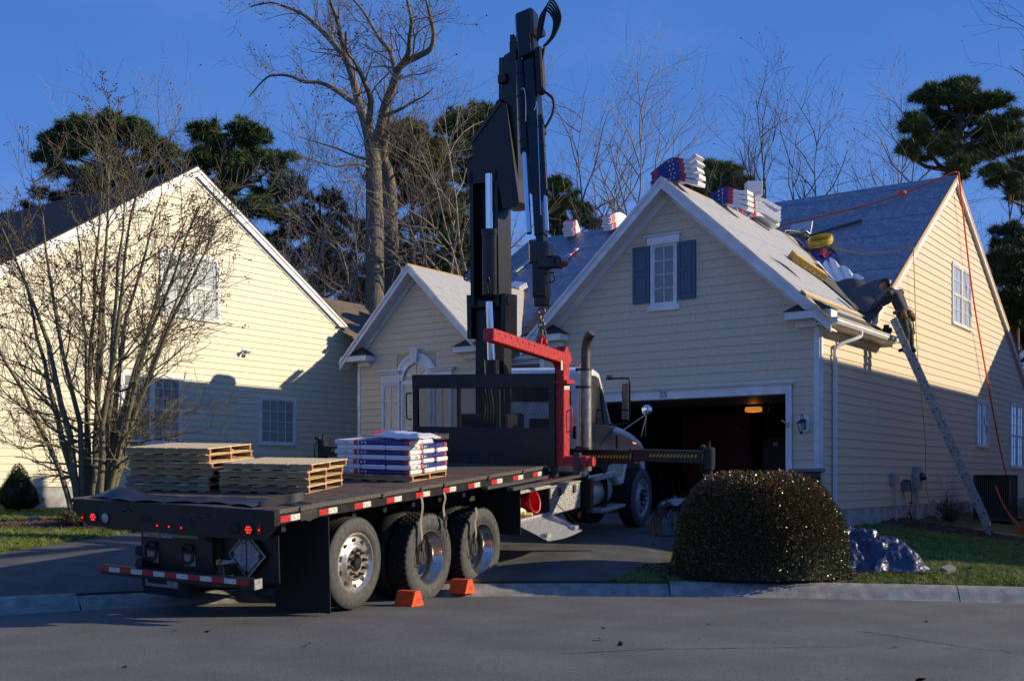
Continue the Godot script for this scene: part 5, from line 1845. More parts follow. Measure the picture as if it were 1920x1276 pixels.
	m.bx(T(7.53, 1.82, -0.135), Vector3(0.05, 0.16, 0.14), 0.02)
	part("mirror_shell", m, M.fork_steel, mr)
	m = mb()
	m.bx(T(7.503, 2.12, -0.135), Vector3(0.004, 0.41, 0.12), 0.002)
	m.bx(T(7.503, 1.82, -0.135), Vector3(0.004, 0.14, 0.12), 0.002)
	part("mirror_glass", m, M.chrome, mr)
	m = mb()
	m.rod(T(8.2, 1.52, 0.2), T(8.3, 1.82, -0.22), 0.008)
	m.rod(T(8.35, 1.42, -0.1), T(8.3, 1.82, -0.22), 0.008)
	m.rod(T(8.55, 1.42, -0.1), T(8.3, 1.82, -0.22), 0.008)
	m.xf = Transform3D(Basis(Vector3(0, 0, 1), PI / 2), T(8.3, 1.88, -0.22))
	m.lathe([Vector2(0.0, -0.05), Vector2(0.06, -0.03), Vector2(0.095, 0.0), Vector2(0.09, 0.02), Vector2(0.05, 0.04), Vector2(0.0, 0.045)], 22)
	part("hood_mirror", m, M.chrome, root)
	# steps, tank, boxes between the tool box and the front wheel
	m = mb()
	for q in [[7.1, 0.82, 1.0], [7.35, 0.27, 1.05]]:
		m.bx(T(q[0], q[1], 0.14), Vector3(q[2], 0.06, 0.28), 0.008)
	part("cab_step", m, M.alu_plate, root)
	m = mb()
	m.xf = Transform3D(Basis(Vector3(0, 0, 1), PI / 2), T(7.7, 0.55, 0.42))
	m.lathe([Vector2(0.0, 0), Vector2(0.24, 0.0), Vector2(0.26, 0.03), Vector2(0.26, 0.87), Vector2(0.24, 0.9), Vector2(0, 0.9)], 30)
	part("fuel_tank", m, M.alu_flat, root)
	m = mb()
	m.bx(T(6.6, 0.58, 0.16), Vector3(0.12, 0.5, 0.18), 0.01)
	part("battery_panel", m, M.rust, root)
	m = mb()
	m.xf = Transform3D(Basis(Vector3(1, 0, 0), PI / 2), T(6.85, 0.55, 0.3))
	m.lathe([Vector2(0.46, -0.22), Vector2(0.48, -0.22), Vector2(0.48, 0.2), Vector2(0.46, 0.2)], 40)
	m.xf = Transform3D.IDENTITY
	m.bx(T(6.4, 0.6, 0.5), Vector3(0.5, 0.6, 0.5))
	m.bx(T(7.9, 0.75, 1.1), Vector3(1.8, 0.5, 1.2))
	part("engine_underside", m, M.black_rubber, root)
	for q in [[6.0, 0.42, 0.10]]:
		m = mb()
		m.bx(T(6.05, 0.30, 0.06), Vector3(0.06, 0.10, 0.05), 0.015)
		part("side_marker", m, mat("amber_red", 0.6, 0.06, 0.01, 0.35), root)
	m = mb()
	for k in 6:
		m.wire([T(5.1 + k * 0.12, 0.88, 0.2), T(5.2 + k * 0.12, 0.95, 0.3 + 0.05 * (k % 2)), T(5.35 + k * 0.1, 0.9, 0.4)], 0.03, 6)
	solo("strap_bag", m, M.bucket_red, "crumpled red strap bag stuffed on top of the tool box", "bag", TXF)
	# outriggers
	m = mb()
	m.bx(T(6.0, 1.24, 0.9), Vector3(0.2, 0.21, 3.5), 0.008)
	m.bx(T(6.0, 1.24, 3.0), Vector3(0.2, 0.21, 0.9), 0.008)
	m.bx(T(5.995, 1.25, -0.86), Vector3(0.22, 0.24, 0.05), 0.006)
	var og := part("outrigger", m, M.black_paint, root)
	m = mb()
	m.bx(T(6.0, 1.27, -1.4), Vector3(0.16, 0.18, 1.2), 0.006)
	m.bx(T(6.0, 1.2, 4.1), Vector3(0.16, 0.18, 1.7), 0.006)
	part("outrigger_beam", m, M.black_paint, og)
	m = mb()
	stripes(m, T(5.898, 1.215, -0.02), T(5.898, 1.225, -0.82), 0.045, Vector3(-1, 0, 0), 16)
	stripes(m, T(5.918, 1.255, -1.15), T(5.918, 1.26, -1.9), 0.045, Vector3(-1, 0, 0), 14)
	stripes(m, T(5.883, 1.21, -0.845), T(5.883, 1.21, -0.88), 0.09, Vector3(-1, 0, 0), 1)
	stripes(m, T(5.918, 1.20, 4.72), T(5.918, 1.20, 4.15), 0.05, Vector3(-1, 0, 0), 8)
	part("hazard_stripes", m, M.tape_yellow, og)
	for s in [-2.05, 4.95]:
		m = mb()
		m.bx(T(6.0, 1.24, s), Vector3(0.17, 0.34, 0.14), 0.02)
		m.rod(T(6.0, 0.62, s), T(6.0, 1.35, s), 0.055, 16)
		m.rod(T(6.0, 1.36, s), T(6.0, 1.50, s), 0.02, 8)
		m.rod(T(5.93, 1.42, s + 0.1), T(6.05, 1.42, s + 0.1), 0.03, 10)
		var lg := part("outrigger_leg", m, M.black_paint, og)
		m = mb()
		m.rod(T(6.0, 0.75, s), T(6.0, 1.02, s), 0.058, 16)
		part("decal", m, M.plate_grey, lg)
		m = mb()
		m.wire([T(5.92, 1.38, s + 0.04), T(5.86, 1.3, s + 0.06), T(5.87, 1.1, s + 0.08), T(5.92, 0.95, s + 0.03)], 0.012, 6)
		part("hose", m, M.black_rubber, lg)
	m = mb()
	for k in 5:
		m.bx(T(5.5 + 0.02 * k, 1.35 + 0.02 * (k % 2), 1.9 - k * 0.32), Vector3(0.22, 0.45 if k % 2 else 0.62, 0.18), 0.01)
	m.bx(T(5.6, 1.55, 0.42), Vector3(0.3, 0.55, 0.42), 0.01)
	part("crane_valve_box", m, M.black_paint, root)

func crane() -> void:
	var root: Node3D = get_node("flatbed_truck")
	var D := 5.42
	var F := Transform3D(Basis(Vector3(0, 0, -1), Vector3.UP, Vector3(1, 0, 0)), Vector3(D, 0, 0))  # x is w, z is forward
	var m := mb()
	m.xf = F
	m.bx(Vector3(1.26, 1.5, 0), Vector3(0.85, 0.8, 0.6), 0.03)
	m.ext(PackedVector2Array([Vector2(1.02, 1.6), Vector2(1.52, 1.6), Vector2(1.50, 3.62), Vector2(1.0, 3.6)]), -0.05, 0.2)
	part("crane_column", m, M.black_paint, root)
	m = mb()
	m.xf = F
	for x in [0.955, 1.555]:
		m.ext(PackedVector2Array([Vector2(x - 0.035, 3.05), Vector2(x + 0.035, 3.05), Vector2(x + 0.04, 3.72), Vector2(x - 0.04, 3.72)]), -0.16, 0.22)
	m.rod(Vector3(0.9, 3.62, -0.06), Vector3(1.61, 3.62, -0.06), 0.075, 16)
	m.bx(Vector3(1.25, 3.58, 0.0), Vector3(0.56, 0.16, 0.3), 0.03)
	m.wire([Vector3(1.6, 3.95, -0.1), Vector3(1.66, 3.97, -0.1), Vector3(1.67, 4.06, -0.1), Vector3(1.6, 4.08, -0.1)], 0.016, 8)
	part("column_pivot", m, M.black_gloss, root)
	m = mb()
	m.xf = F
	m.rod(Vector3(1.13, 1.9, -0.2), Vector3(1.14, 2.72, -0.2), 0.115, 20)
	var lc := part("lift_cylinder", m, M.black_gloss, root)
	m = mb()
	m.xf = F
	m.rod(Vector3(1.14, 2.7, -0.2), Vector3(1.17, 3.6, -0.2), 0.065, 20)
	part("chrome_rod", m, M.chrome, lc)
	m = mb()
	m.xf = F
	for k in 4:
		m.wire([Vector3(1.05 + k * 0.06, 1.72, -0.36), Vector3(1.02 + k * 0.05, 2.0, -0.4), Vector3(1.10 + k * 0.06, 2.35, -0.34)], 0.016, 6)
	part("column_hoses", m, M.black_rubber, root)
	# main boom, straight up
	m = mb()
	m.xf = F
	m.ext(PackedVector2Array([Vector2(1.01, 3.55), Vector2(1.50, 3.55), Vector2(1.50, 5.55), Vector2(1.02, 5.55)]), 0.0, 0.22)
	m.ext(PackedVector2Array([Vector2(1.01, 3.55), Vector2(1.07, 3.55), Vector2(1.07, 5.55), Vector2(1.02, 5.55)]), -0.2, 0.0)
	m.ext(PackedVector2Array([Vector2(1.44, 3.55), Vector2(1.50, 3.55), Vector2(1.50, 5.55), Vector2(1.44, 5.55)]), -0.2, 0.0)
	part("main_boom", m, M.black_paint, root)
	m = mb()
	m.xf = F
	m.rod(Vector3(1.155, 3.7, -0.2), Vector3(1.155, 4.66, -0.2), 0.125, 24)
	m.rod(Vector3(1.155, 4.6, -0.2), Vector3(1.155, 4.68, -0.2), 0.135, 24)
	m.wire([Vector3(1.12, 3.72, -0.33), Vector3(1.14, 3.9, -0.35), Vector3(1.10, 3.95, -0.35), Vector3(1.08, 3.75, -0.34)], 0.012, 6)
	var bc := part("boom_cylinder", m, M.black_gloss, root)
	m = mb()
	m.xf = F
	m.rod(Vector3(1.155, 4.6, -0.2), Vector3(1.155, 5.5, -0.2), 0.068, 24)
	part("chrome_rod", m, M.chrome, bc)
	# elbow plates and link
	m = mb()
	m.xf = F
	m.ext(PackedVector2Array([Vector2(1.54, 5.38), Vector2(1.53, 5.72), Vector2(1.45, 5.75), Vector2(1.44, 6.0), Vector2(0.95, 6.52), Vector2(0.86, 6.5), Vector2(0.66, 5.05), Vector2(0.70, 4.98), Vector2(0.93, 4.98), Vector2(1.0, 5.30), Vector2(1.02, 5.38)]), -0.2, 0.2)
	m.rod(Vector3(0.96, 5.46, 0), Vector3(1.58, 5.46, 0), 0.12, 16)
	part("elbow_plate", m, M.black_paint, root)
	m = mb()
	m.xf = F
	m.ext(PackedVector2Array([Vector2(1.46, 5.96), Vector2(1.46, 6.04), Vector2(0.96, 6.58), Vector2(0.95, 6.50)]), -0.22, 0.22)
	part("elbow_cover", m, M.fork_steel, root)
	m = mb()
	m.xf = F
	m.wire([Vector3(1.52, 5.6, 0.1), Vector3(1.62, 5.62, 0.05), Vector3(1.64, 5.75, 0.0), Vector3(1.55, 5.82, 0.0)], 0.03, 8)
	part("elbow_hose", m, M.black_rubber, root)
	# second boom, up to the top knuckle
	m = mb()
	m.xf = F
	m.ext(PackedVector2Array([Vector2(0.995, 5.3), Vector2(0.97, 7.15), Vector2(0.93, 7.22), Vector2(0.74, 7.3), Vector2(0.70, 5.0), Vector2(0.95, 5.0)]), -0.12, 0.16)
	m.ext(PackedVector2Array([Vector2(0.86, 7.1), Vector2(0.86, 7.42), Vector2(0.68, 7.5), Vector2(0.66, 7.1)]), -0.08, 0.12)
	part("second_boom", m, M.black_paint, root)
	m = mb()
	m.xf = F
	for x in [0.99, 1.03]:
		m.rod(Vector3(x, 6.0, -0.1), Vector3(x - 0.02, 7.2, -0.1), 0.018, 8)
	m.bx(Vector3(0.95, 6.88, -0.12), Vector3(0.16, 0.14, 0.1), 0.02)
	m.bx(Vector3(0.84, 7.48, 0.0), Vector3(0.07, 0.1, 0.1), 0.01)
	m.wire([Vector3(1.06, 6.35, -0.1), Vector3(1.09, 6.4, -0.1), Vector3(1.08, 6.55, -0.1), Vector3(1.02, 6.6, -0.1)], 0.014)
	part("boom_pipes", m, M.black_gloss, root)
	# jib hanging from the knuckle, swung a little to the near right
	var G := turn(Vector3(-0.40, 3.4, -0.20).normalized() * -1.0, Vector3(1, 0, 0), Vector3.ZERO)
	var a := T(5.35, 7.55, 0.56)
	var b := T(4.35, 4.2, -0.12)
	var ax := (b - a).normalized()
	var J := turn(ax, T(-1, 0, 0).normalized(), a)       # x runs down the jib, y towards the tail, z across
	m = mb()
	m.xf = J
	m.bx(Vector3(1.35, 0.0, -(0.02)), Vector3(2.7, 0.2, 0.20), 0.02)
	m.bx(Vector3(2.6, 0.0, -(0.02)), Vector3(1.5, 0.16, 0.15), 0.015)
	m.bx(Vector3(3.1, 0.0, -(0.02)), Vector3(0.9, 0.13, 0.12), 0.01)
	part("jib", m, M.black_gloss, root)
	m = mb()
	m.xf = J
	m.bx(Vector3(-0.02, 0.02, -(0.0)), Vector3(0.5, 0.24, 0.30), 0.04)
	m.bx(Vector3(0.35, 0.14, -(0.0)), Vector3(0.35, 0.05, 0.2), 0.01)
	m.bx(Vector3(-0.22, 0.0, -(-0.02)), Vector3(0.05, 0.16, 0.28), 0.01)
	m.rod(Vector3(0.05, -0.1, -(-0.22)), Vector3(0.05, -0.1, -(0.2)), 0.08, 14)
	part("knuckle", m, M.black_gloss, root)
	for q in [[-0.115, 0.55, 2.0, 3.3, 0.062, 0.04], [0.17, 1.55, 2.75, 3.35, 0.045, 0.028]]:
		m = mb()
		m.xf = J
		m.rod(Vector3(q[1], 0.1, -(q[0])), Vector3(q[2], 0.1, -(q[0])), q[4], 18)
		for k in 4:
			var x: float = lerpf(q[1], q[2], 0.15 + 0.25 * k)
			m.rod(Vector3(x - 0.012, 0.1, -(q[0])), Vector3(x + 0.012, 0.1, -(q[0])), q[4] * 1.12, 18)
		m.bx(Vector3(q[2] + 0.02, 0.06, -(q[0])), Vector3(0.1, 0.16, 0.12), 0.02)
		var jc := part("jib_cylinder", m, M.black_gloss, root)
		m = mb()
		m.xf = J
		m.rod(Vector3(q[2], 0.1, -(q[0])), Vector3(q[3], 0.1, -(q[0])), q[5], 18)
		part("chrome_rod", m, M.chrome, jc)
	m = mb()
	m.xf = J
	for k in 5:
		var o := 0.03 * k
		m.wire([Vector3(0.30, 0.1, -(0.20 + o * 0.4)), Vector3(0.02 - o, 0.14, -(0.27 + o)), Vector3(-0.12 - o, 0.1, -(0.36 + o)), Vector3(0.05, 0.05, -(0.45 + o)), Vector3(0.30, 0.05, -(0.40 + o * 0.5)), Vector3(0.42, 0.05, -(0.26 + o * 0.3))], 0.016, 6, 8)
	m.wire([Vector3(0.42, 0.05, -(0.28)), Vector3(0.9, 0.08, -(0.20)), Vector3(1.15, 0.1, -(0.24)), Vector3(1.35, 0.1, -(0.38)), Vector3(1.55, 0.08, -(0.36)), Vector3(1.75, 0.06, -(0.2))], 0.02, 6, 8)
	m.bx(Vector3(0.8, 0.06, -(0.19)), Vector3(0.75, 0.12, 0.11), 0.02)
	m.bx(Vector3(1.75, 0.06, -(0.17)), Vector3(0.16, 0.12, 0.09), 0.02)
	part("jib_hoses", m, M.black_rubber, root)
	m = mb()
	m.xf = J
	m.wire([Vector3(1.1, 0.12, -(-0.16)), Vector3(1.05, 0.16, -(-0.05)), Vector3(1.2, 0.16, -(-0.02)), Vector3(1.6, 0.16, -(-0.04))], 0.008, 5)
	m.wire([Vector3(1.45, 0.13, -(0.09)), Vector3(1.4, 0.13, -(0.12)), Vector3(1.45, 0.13, -(0.14)), Vector3(3.1, 0.13, -(0.10))], 0.008, 5)
	part("steel_pipes", m, M.chrome, root)
	# head, extension and hook
	var h := T(4.28, 4.0, -0.16)
	m = mb()
	m.xf = Transform3D(Basis.IDENTITY, h)
	m.bx(Vector3(0, 0.16, 0), Vector3(0.22, 0.3, 0.3), 0.03)
	m.bx(Vector3(-0.02, 0.02, 0.14), Vector3(0.2, 0.18, 0.36), 0.03)
	m.rod(Vector3(-0.12, 0.03, 0.3), Vector3(0.1, 0.03, 0.3), 0.07, 14)
	m.bx(Vector3(0.0, 0.22, -0.14), Vector3(0.1, 0.26, 0.08), 0.02)
	m.ext(PackedVector2Array([Vector2(-0.1, 0.1), Vector2(0.1, 0.1), Vector2(0.09, -0.42), Vector2(0.0, -0.56), Vector2(-0.09, -0.42)]), -0.09, 0.10)
	m.bx(Vector3(0, -0.5, 0), Vector3(0.14, 0.14, 0.2), 0.02)
	m.wire([Vector3(0, -0.12, 0.12), Vector3(0, -0.12, 0.19), Vector3(0, -0.22, 0.2), Vector3(0, -0.25, 0.12)], 0.012, 6)
	part("jib_head", m, M.black_gloss, root)
	m = mb()
	m.xf = Transform3D(Basis.IDENTITY, h)
	for q in [[-0.64, 0.05, 0], [-0.74, 0.045, 1], [-0.82, 0.04, 0]]:
		var p := PackedVector3Array()
		for k in 17:
			var t := TAU * k / 16.0
			p.append(Vector3(0, q[0], 0) + (Vector3(0, sin(t), cos(t)) if q[2] == 0 else Vector3(cos(t), sin(t), 0)) * q[1])
		var rr := PackedFloat32Array()
		rr.resize(17)
		rr.fill(0.016)
		m.tube(p, rr, 8, false)
	m.rod(Vector3(0, -0.84, 0), Vector3(0, -0.96, 0), 0.028, 10)
	m.wire([Vector3(0, -0.94, 0.0), Vector3(0, -1.0, -0.05), Vector3(0, -1.10, -0.06), Vector3(0, -1.16, 0.0), Vector3(0, -1.12, 0.06), Vector3(0, -1.06, 0.075)], 0.026, 8)
	part("hook", m, mat("hook_brass", 0.20, 0.13, 0.07, 0.4, 0.7), root)
	# red pallet fork hanging on the hook, tines along the deck edge
	var fk := thing("pallet_fork", "red C-shaped crane pallet fork with grey tines resting at the deck edge in front of the headboard", "pallet fork", TXF)
	m = mb()
	m.bx(T(4.87, 1.92, -0.2), Vector3(0.20, 1.42, 0.15), 0.01)
	part("post", m, M.red_paint, fk)
	m = mb()
	m.bar(T(4.97, 2.62, -0.2), T(4.78, 2.80, -0.2), 0.16, 0.28, Vector3.UP, 0.01)
	m.bar(T(4.92, 2.71, -0.2), T(2.66, 2.99, -0.2), 0.15, 0.16, Vector3.UP, 0.01)
	m.ext(PackedVector2Array([Vector2(4.9, 2.4), Vector2(4.98, 2.78), Vector2(4.55, 2.76), Vector2(4.74, 2.62)]), 0.13, 0.27)
	var arm := part("arm", m, M.red_paint, fk)
	for k in 7:
		m = mb()
		m.xf = Transform3D(Basis(Vector3(1, 0, 0), PI / 2), T(2.8 + k * 0.17, 3.0 - k * 0.021, -0.276))
		m.lathe([Vector2(0.02, 0), Vector2(0.0, 0.001)], 10)
		part("pin_hole", m, M.black_rubber, arm)
	m = mb()
	m.ext(PackedVector2Array([Vector2(4.1, 2.88), Vector2(4.36, 2.86), Vector2(4.30, 2.98), Vector2(4.22, 3.02), Vector2(4.14, 2.98)]), 0.17, 0.23)
	m.rod(T(4.22, 2.95, -0.13), T(4.22, 2.95, -0.27), 0.035, 12)
	part("lifting_lug", m, M.red_paint, arm)
	m = mb()
	var ring := []
	for k in 17:
		var t := TAU * k / 16.0
		ring.append(T(4.22, 3.02 + 0.11 * sin(t), -0.2 + 0.055 * cos(t)))
	m.wire(ring, 0.013, 6, 2)
	part("shackle", m, M.fork_steel, arm)
	m = mb()
	m.bx(T(4.70, 2.62, -0.277), Vector3(0.06, 0.14, 0.003))
	part("label_plate", m, M.tape_white, arm)
	m = mb()
	m.bx(T(4.87, 2.3, -0.277), Vector3(0.19, 0.06, 0.003))
	part("label_plate", m, M.tape_white, fk)
	m = mb()
	m.wire([T(4.88, 1.95, -0.27), T(4.9, 1.98, -0.33), T(4.9, 1.9, -0.345), T(4.9, 1.72, -0.345), T(4.9, 1.68, -0.33), T(4.88, 1.66, -0.27)], 0.011, 6)
	part("handle", m, M.red_paint, fk)
	m = mb()
	m.bx(T(4.87, 1.24, -0.2), Vector3(0.16, 0.15, 0.85), 0.02)
	m.rod(T(4.87, 1.24, -0.62), T(4.87, 1.24, -0.7), 0.07, 12)
	m.bx(T(4.87, 2.38, -0.24), Vector3(0.26, 0.06, 0.2), 0.01)
	part("carriage", m, M.red_paint, fk)
	for w in [-0.10, -0.47]:
		m = mb()
		m.bx(T(4.80, 1.19, w), Vector3(0.06, 0.36, 0.11), 0.01)
		m.bar(T(4.82, 1.03, w), T(2.7, 1.03, w), 0.10, 0.045, Vector3.UP, 0.008)
		part("tine", m, M.fork_steel, fk)

func pallet(kind: int) -> Node3D:  # x 0.9 along the boards, z 1.1 along the stringers
	var o := Node3D.new()
	var wood: Material = M[["pallet_pale", "pallet_mid", "pallet_old"][kind]]
	for k in 8:
		var m := mb()
		m.bx(Vector3(R(-0.012, 0.012), 0.0755, -0.485 + k * 0.1386), Vector3(0.94, 0.013, 0.128), 0.002)
		part("deck_board", m, wood if R(0, 1) < 0.75 else M.pallet_pale, o)
	for k in 3:
		var m := mb()
		m.bx(Vector3(-0.43 + k * 0.43, 0.041, 0), Vector3(0.036, 0.055, 1.1), 0.003)
		part("stringer", m, M.pallet_mid if kind != 2 else wood, o)
		m = mb()
		for s in [-1.0, 1.0]:
			m.bx(Vector3(-0.43 + k * 0.43, 0.041, s * 0.551), Vector3(0.034, 0.053, 0.003))
		part("stringer_end", m, M.pallet_red, o)
	for k in 5:
		var m := mb()
		m.bx(Vector3(R(-0.03, 0.03), 0.0065, -0.48 + k * 0.24), Vector3(0.95, 0.012, 0.10), 0.002)
		part("bottom_board", m, wood, o)
	var tx := TextMesh.new()
	var sf := SystemFont.new()
	sf.font_names = PackedStringArray(["Droid Sans Mono"])
	tx.font = sf
	tx.text = "SAF047040"
	tx.font_size = 16
	tx.pixel_size = 0.0018
	tx.depth = 0.001
	for z in [-0.25, 0.22]:
		var p := part("stamp", tx, M.rust, o)
		p.transform = Transform3D(Basis(Vector3(0, 0, 1), Vector3.UP, Vector3(-1, 0, 0)), Vector3(-0.4487, 0.041, z))
	return o

func bundle() -> Node3D:  # flat pack of shingles, long along x
	var o := Node3D.new()
	var m := mb()
	m.bx(Vector3.ZERO, Vector3(1.10, 0.058, 0.30), 0.012)
	part("wrapping", m, M.wrap_white, o)
	m = mb()
	m.bx(Vector3(-0.17, 0, 0), Vector3(0.74, 0.0592, 0.3014), 0.012)
	part("printed_band", m, M.wrap_navy, o)
	for x in [0.235, -0.50]:
		m = mb()
		m.bx(Vector3(x, 0, 0), Vector3(0.08, 0.0600, 0.3022), 0.012)
		part("red_band", m, M.wrap_red, o)
	for s in [-1.0, 1.0]:
		for x in [0.145, 0.095]:
			m = mb()
			m.xf = Transform3D(Basis.IDENTITY, Vector3(x, 0, s * 0.1508))
			m.ext(PackedVector2Array([Vector2(-0.014, 0), Vector2(0, -0.019), Vector2(0.014, 0), Vector2(0, 0.019)]), -0.0008, 0.0008)
			part("lozenge", m, M.wrap_white, o)
		m = mb()
		for k in 9:
			m.bx(Vector3(0.34 + k * 0.009, 0.0, s * 0.1504), Vector3(0.003 + 0.003 * (k % 2), 0.026, 0.001))
		m.bx(Vector3(0.47, 0.008, s * 0.1504), Vector3(0.08, 0.006, 0.001))
		part("bar_code", m, M.ink_grey, o)
	return o

func cargo() -> void:
	var gr := "pallets stacked at the tail of the flatbed"
	var word := ["lowest", "second lowest", "third from the bottom", "fourth from the bottom", "fifth from the bottom", "topmost"]
	for st in 2:
		var n := 6 if st == 0 else 4
		var c := T(0.10, 1.176, 2.42) if st == 0 else T(0.34, 1.176, 1.24)
		var a := 10.0 if st == 0 else 11.0
		for k in n:
			var kind := [0, 1, 1, 1, 2, 2] if st == 0 else [0, 1, 1, 2]
			var p := pallet(kind[n - 1 - k])
			p.name = numbered("pallet")
			add_child(p)
			var j := R(-1.6, 1.6)
			if st == 0 and k == n - 1:
				j = 0.0
			p.transform = TXF * yaw(a + j, c + Vector3(R(-0.03, 0.03), 0.0835 * k, R(-0.04, 0.04)))
			tag(p, "wooden pallet, %s of the %s stack at the tail of the truck" % ["topmost" if k == n - 1 else word[k], "taller left" if st == 0 else "lower right"], "pallet", gr)
	var pb := pallet(1)
	pb.name = numbered("pallet")
	add_child(pb)
	pb.transform = TXF * yaw(3, T(2.10, 1.176, 0.92))
	tag(pb, "wooden pallet under the blue and white shingle bundles", "pallet")
	var gb := "shingle bundles stacked on the pallet"
	var ord := ["bottom", "second", "third", "fourth", "fifth", "sixth", "top"]
	var base := bundle()
	var first := true
	for l in 7:
		for k in 3:
			if l == 6 and k == 2:
				continue
			var b := base if first else base.duplicate()
			b.name = numbered("shingle_bundle")
			add_child(b)
			first = false
			var y := 1.262 + 0.03 + 0.0605 * l
			var at := Transform3D()
			var lab := ""
			if l % 2 == 0:  # long side across the truck
				at = yaw(3 + R(-0.7, 0.7), T(2.10 - 0.31 + k * 0.31, y, 0.92 + R(-0.012, 0.012))) * Transform3D(Basis(Vector3.UP, PI / 2), Vector3.ZERO)
				lab = "shingle bundle lying crosswise, %s layer, %s" % [ord[l], ["at the tail side with its navy side showing", "in the middle of its layer", "at the headboard side"][k]]
			else:
				at = yaw(3 + R(-0.7, 0.7), T(2.10 + R(-0.01, 0.01), y, 0.92 - 0.38 + k * 0.37)) * Transform3D(Basis(Vector3.UP, PI), Vector3.ZERO) * Transform3D(Basis().scaled(Vector3(0.86, 1, 1.18)), Vector3.ZERO)
				if k == 1 and l % 4 == 1:
					at = at * Transform3D(Basis(Vector3.UP, PI), Vector3.ZERO)
				lab = "shingle bundle lying lengthwise, %s layer, %s" % [ord[l], ["on the sunlit kerb side", "in the middle of its layer", "on the far left side"][k]]
			b.transform = TXF * at
			tag(b, lab, "shingle bundle", gb)
	# torn top packs
	var m := mb()
	m.grid(22, 12, func(s, t):
		var x = (s - 0.5) * 1.0
		var z = (t - 0.5) * 0.34
		var e := minf(minf(s, 1.0 - s) * 8.0, minf(t, 1.0 - t) * 5.0)
		return Vector3(x, 0.062 * clampf(e, 0.0, 1.0) + 0.008 * sin(x * 9.0 + z * 7.0) + 0.006 * sin(z * 40.0 + x * 23.0), z), true)
	m.bx(Vector3(0, 0.012, 0), Vector3(0.99, 0.02, 0.33), 0.008)
	var tp := solo("torn_bundle", m, M.wrap_white, "open white bundle with red print lying askew on top of the shingle stack", "shingle bundle", TXF * yaw(68, T(1.84, 1.716, 0.52)))
	for q in [[-0.38, 0.05, 0.05, 0.05], [0.30, 0.04, 0.035, 0.05]]:
		m = mb()
		m.bx(Vector3(q[0], 0.035, 0.168), Vector3(q[1], q[3], 0.003))
		part("red_print", m, M.wrap_red, tp)
	var tx := TextMesh.new()
	var sf := SystemFont.new()
	sf.font_names = PackedStringArray(["Droid Sans"])
	tx.font = sf
	tx.text = "SHINGLES"
	tx.font_size = 16
	tx.pixel_size = 0.0028
	tx.depth = 0.001
	m = mb()
	for k in 7:
		m.bx(Vector3(-0.26 + k * 0.07, 0.03 + 0.004 * (k % 2), 0.1675), Vector3(0.035, 0.022, 0.002))
		m.bx(Vector3(-0.25 + k * 0.07, 0.03 + 0.004 * (k % 2), 0.1678), Vector3(0.012, 0.012, 0.0022))
	part("red_lettering", m, M.wrap_red, tp)
	m = mb()
	m.grid(16, 10, func(s, t): return Vector3((s - 0.5) * 0.5, 0.03 + 0.03 * absf(sin(s * 9.0 + t * 4.0)) * absf(cos(t * 6.0)), (t - 0.5) * 0.4), true)
	solo("torn_wrapper", m, M.wrap_red, "crumpled red and white wrapper lying left of the open bundle on the stack", "wrapper", TXF * yaw(20, T(2.2, 1.715, 0.98)))
	m = mb()
	m.bx(Vector3.ZERO, Vector3(0.34, 0.055, 0.30), 0.004)
	m.bx(Vector3(0.02, 0.035, 0.01), Vector3(0.33, 0.012, 0.28), 0.003)
	solo("loose_shingles", m, M.felt_dark, "small stack of dark unwrapped shingles at the right corner of the pallet load", "shingles", TXF * yaw(3, T(2.42, 1.69, 0.50)))
	# rubber belt and tarp on the tail
	m = mb()
	m.grid(60, 3, func(s, t):
		var a: float = s * TAU * 1.6
		var r = 0.10 + 0.012 * s
		var flat := smoothstep(0.9, 1.0, s)
		return Vector3(cos(a) * r * 1.15 - 0.25 * flat, 0.02 + t * 0.085 - flat * 0.05 + 0.012 * sin(a), sin(a) * r * 0.8 - 0.1 * flat), false)
	var belt := solo("rubber_belt", m, M.rubber_strip, "coil of grey rubber belt at the rear right corner of the flatbed", "belt", TXF * T2(-0.85, 1.18, 0.16))
	m = mb()
	m.grid(8, 8, func(s, t): return Vector3(-0.15 + s * 0.26, 0.006 - 0.16 * smoothstep(0.3, 1.0, t) + 0.01 * sin(s * 9.0), 0.02 + 0.19 * smoothstep(0.0, 0.6, t)), false)
	part("belt_end", m, M.black_rubber, belt)
	m = mb()
	m.grid(30, 8, func(s, t): return T(-1.3 + t * 0.5 + 0.1 * sin(s * 7.0), 1.183 + 0.02 * absf(sin(s * 19.0 + t * 5.0)) + 0.11 * exp(-pow((s - 0.87) * 9.0, 2.0)) * sin(t * PI), 0.3 + s * 2.3))
	solo("folded_tarp", m, M.tarp_black, "creased black tarp lying along the tail of the flatbed before the pallets", "tarp", TXF)
	# wheel chocks
	var ck := thing("wheel_chock", "orange wheel chock in front of the middle rear wheel, nearest the street", "wheel chock", Transform3D(), "orange wheel chocks")
	m = mb()
	m.ext(PackedVector2Array([Vector2(-0.125, 0), Vector2(0.125, 0), Vector2(0.045, 0.17), Vector2(-0.045, 0.17)]), -0.12, 0.12)
	for s in [-1.0, 1.0]:
		for k in 5:
			var t := (k + 0.5) / 5.0
			m.bar(Vector3(s * (0.127 - 0.08 * t), 0.17 * t, -0.118), Vector3(s * (0.127 - 0.08 * t), 0.17 * t, 0.118), 0.014, 0.014)
	part("wedge", m, M.orange, ck)
	tx = TextMesh.new()
	tx.font = sf
	tx.text = "03"
	tx.font_size = 16
	tx.pixel_size = 0.0042
	tx.depth = 0.002
	part("painted_number", tx, M.ink_black, ck).transform = Transform3D(Basis.IDENTITY, Vector3(0.01, 0.055, 0.121))
	var fwd := -TXF.basis.x
	fwd.y = 0
	var rightv := TXF.basis.z
	rightv.y = 0
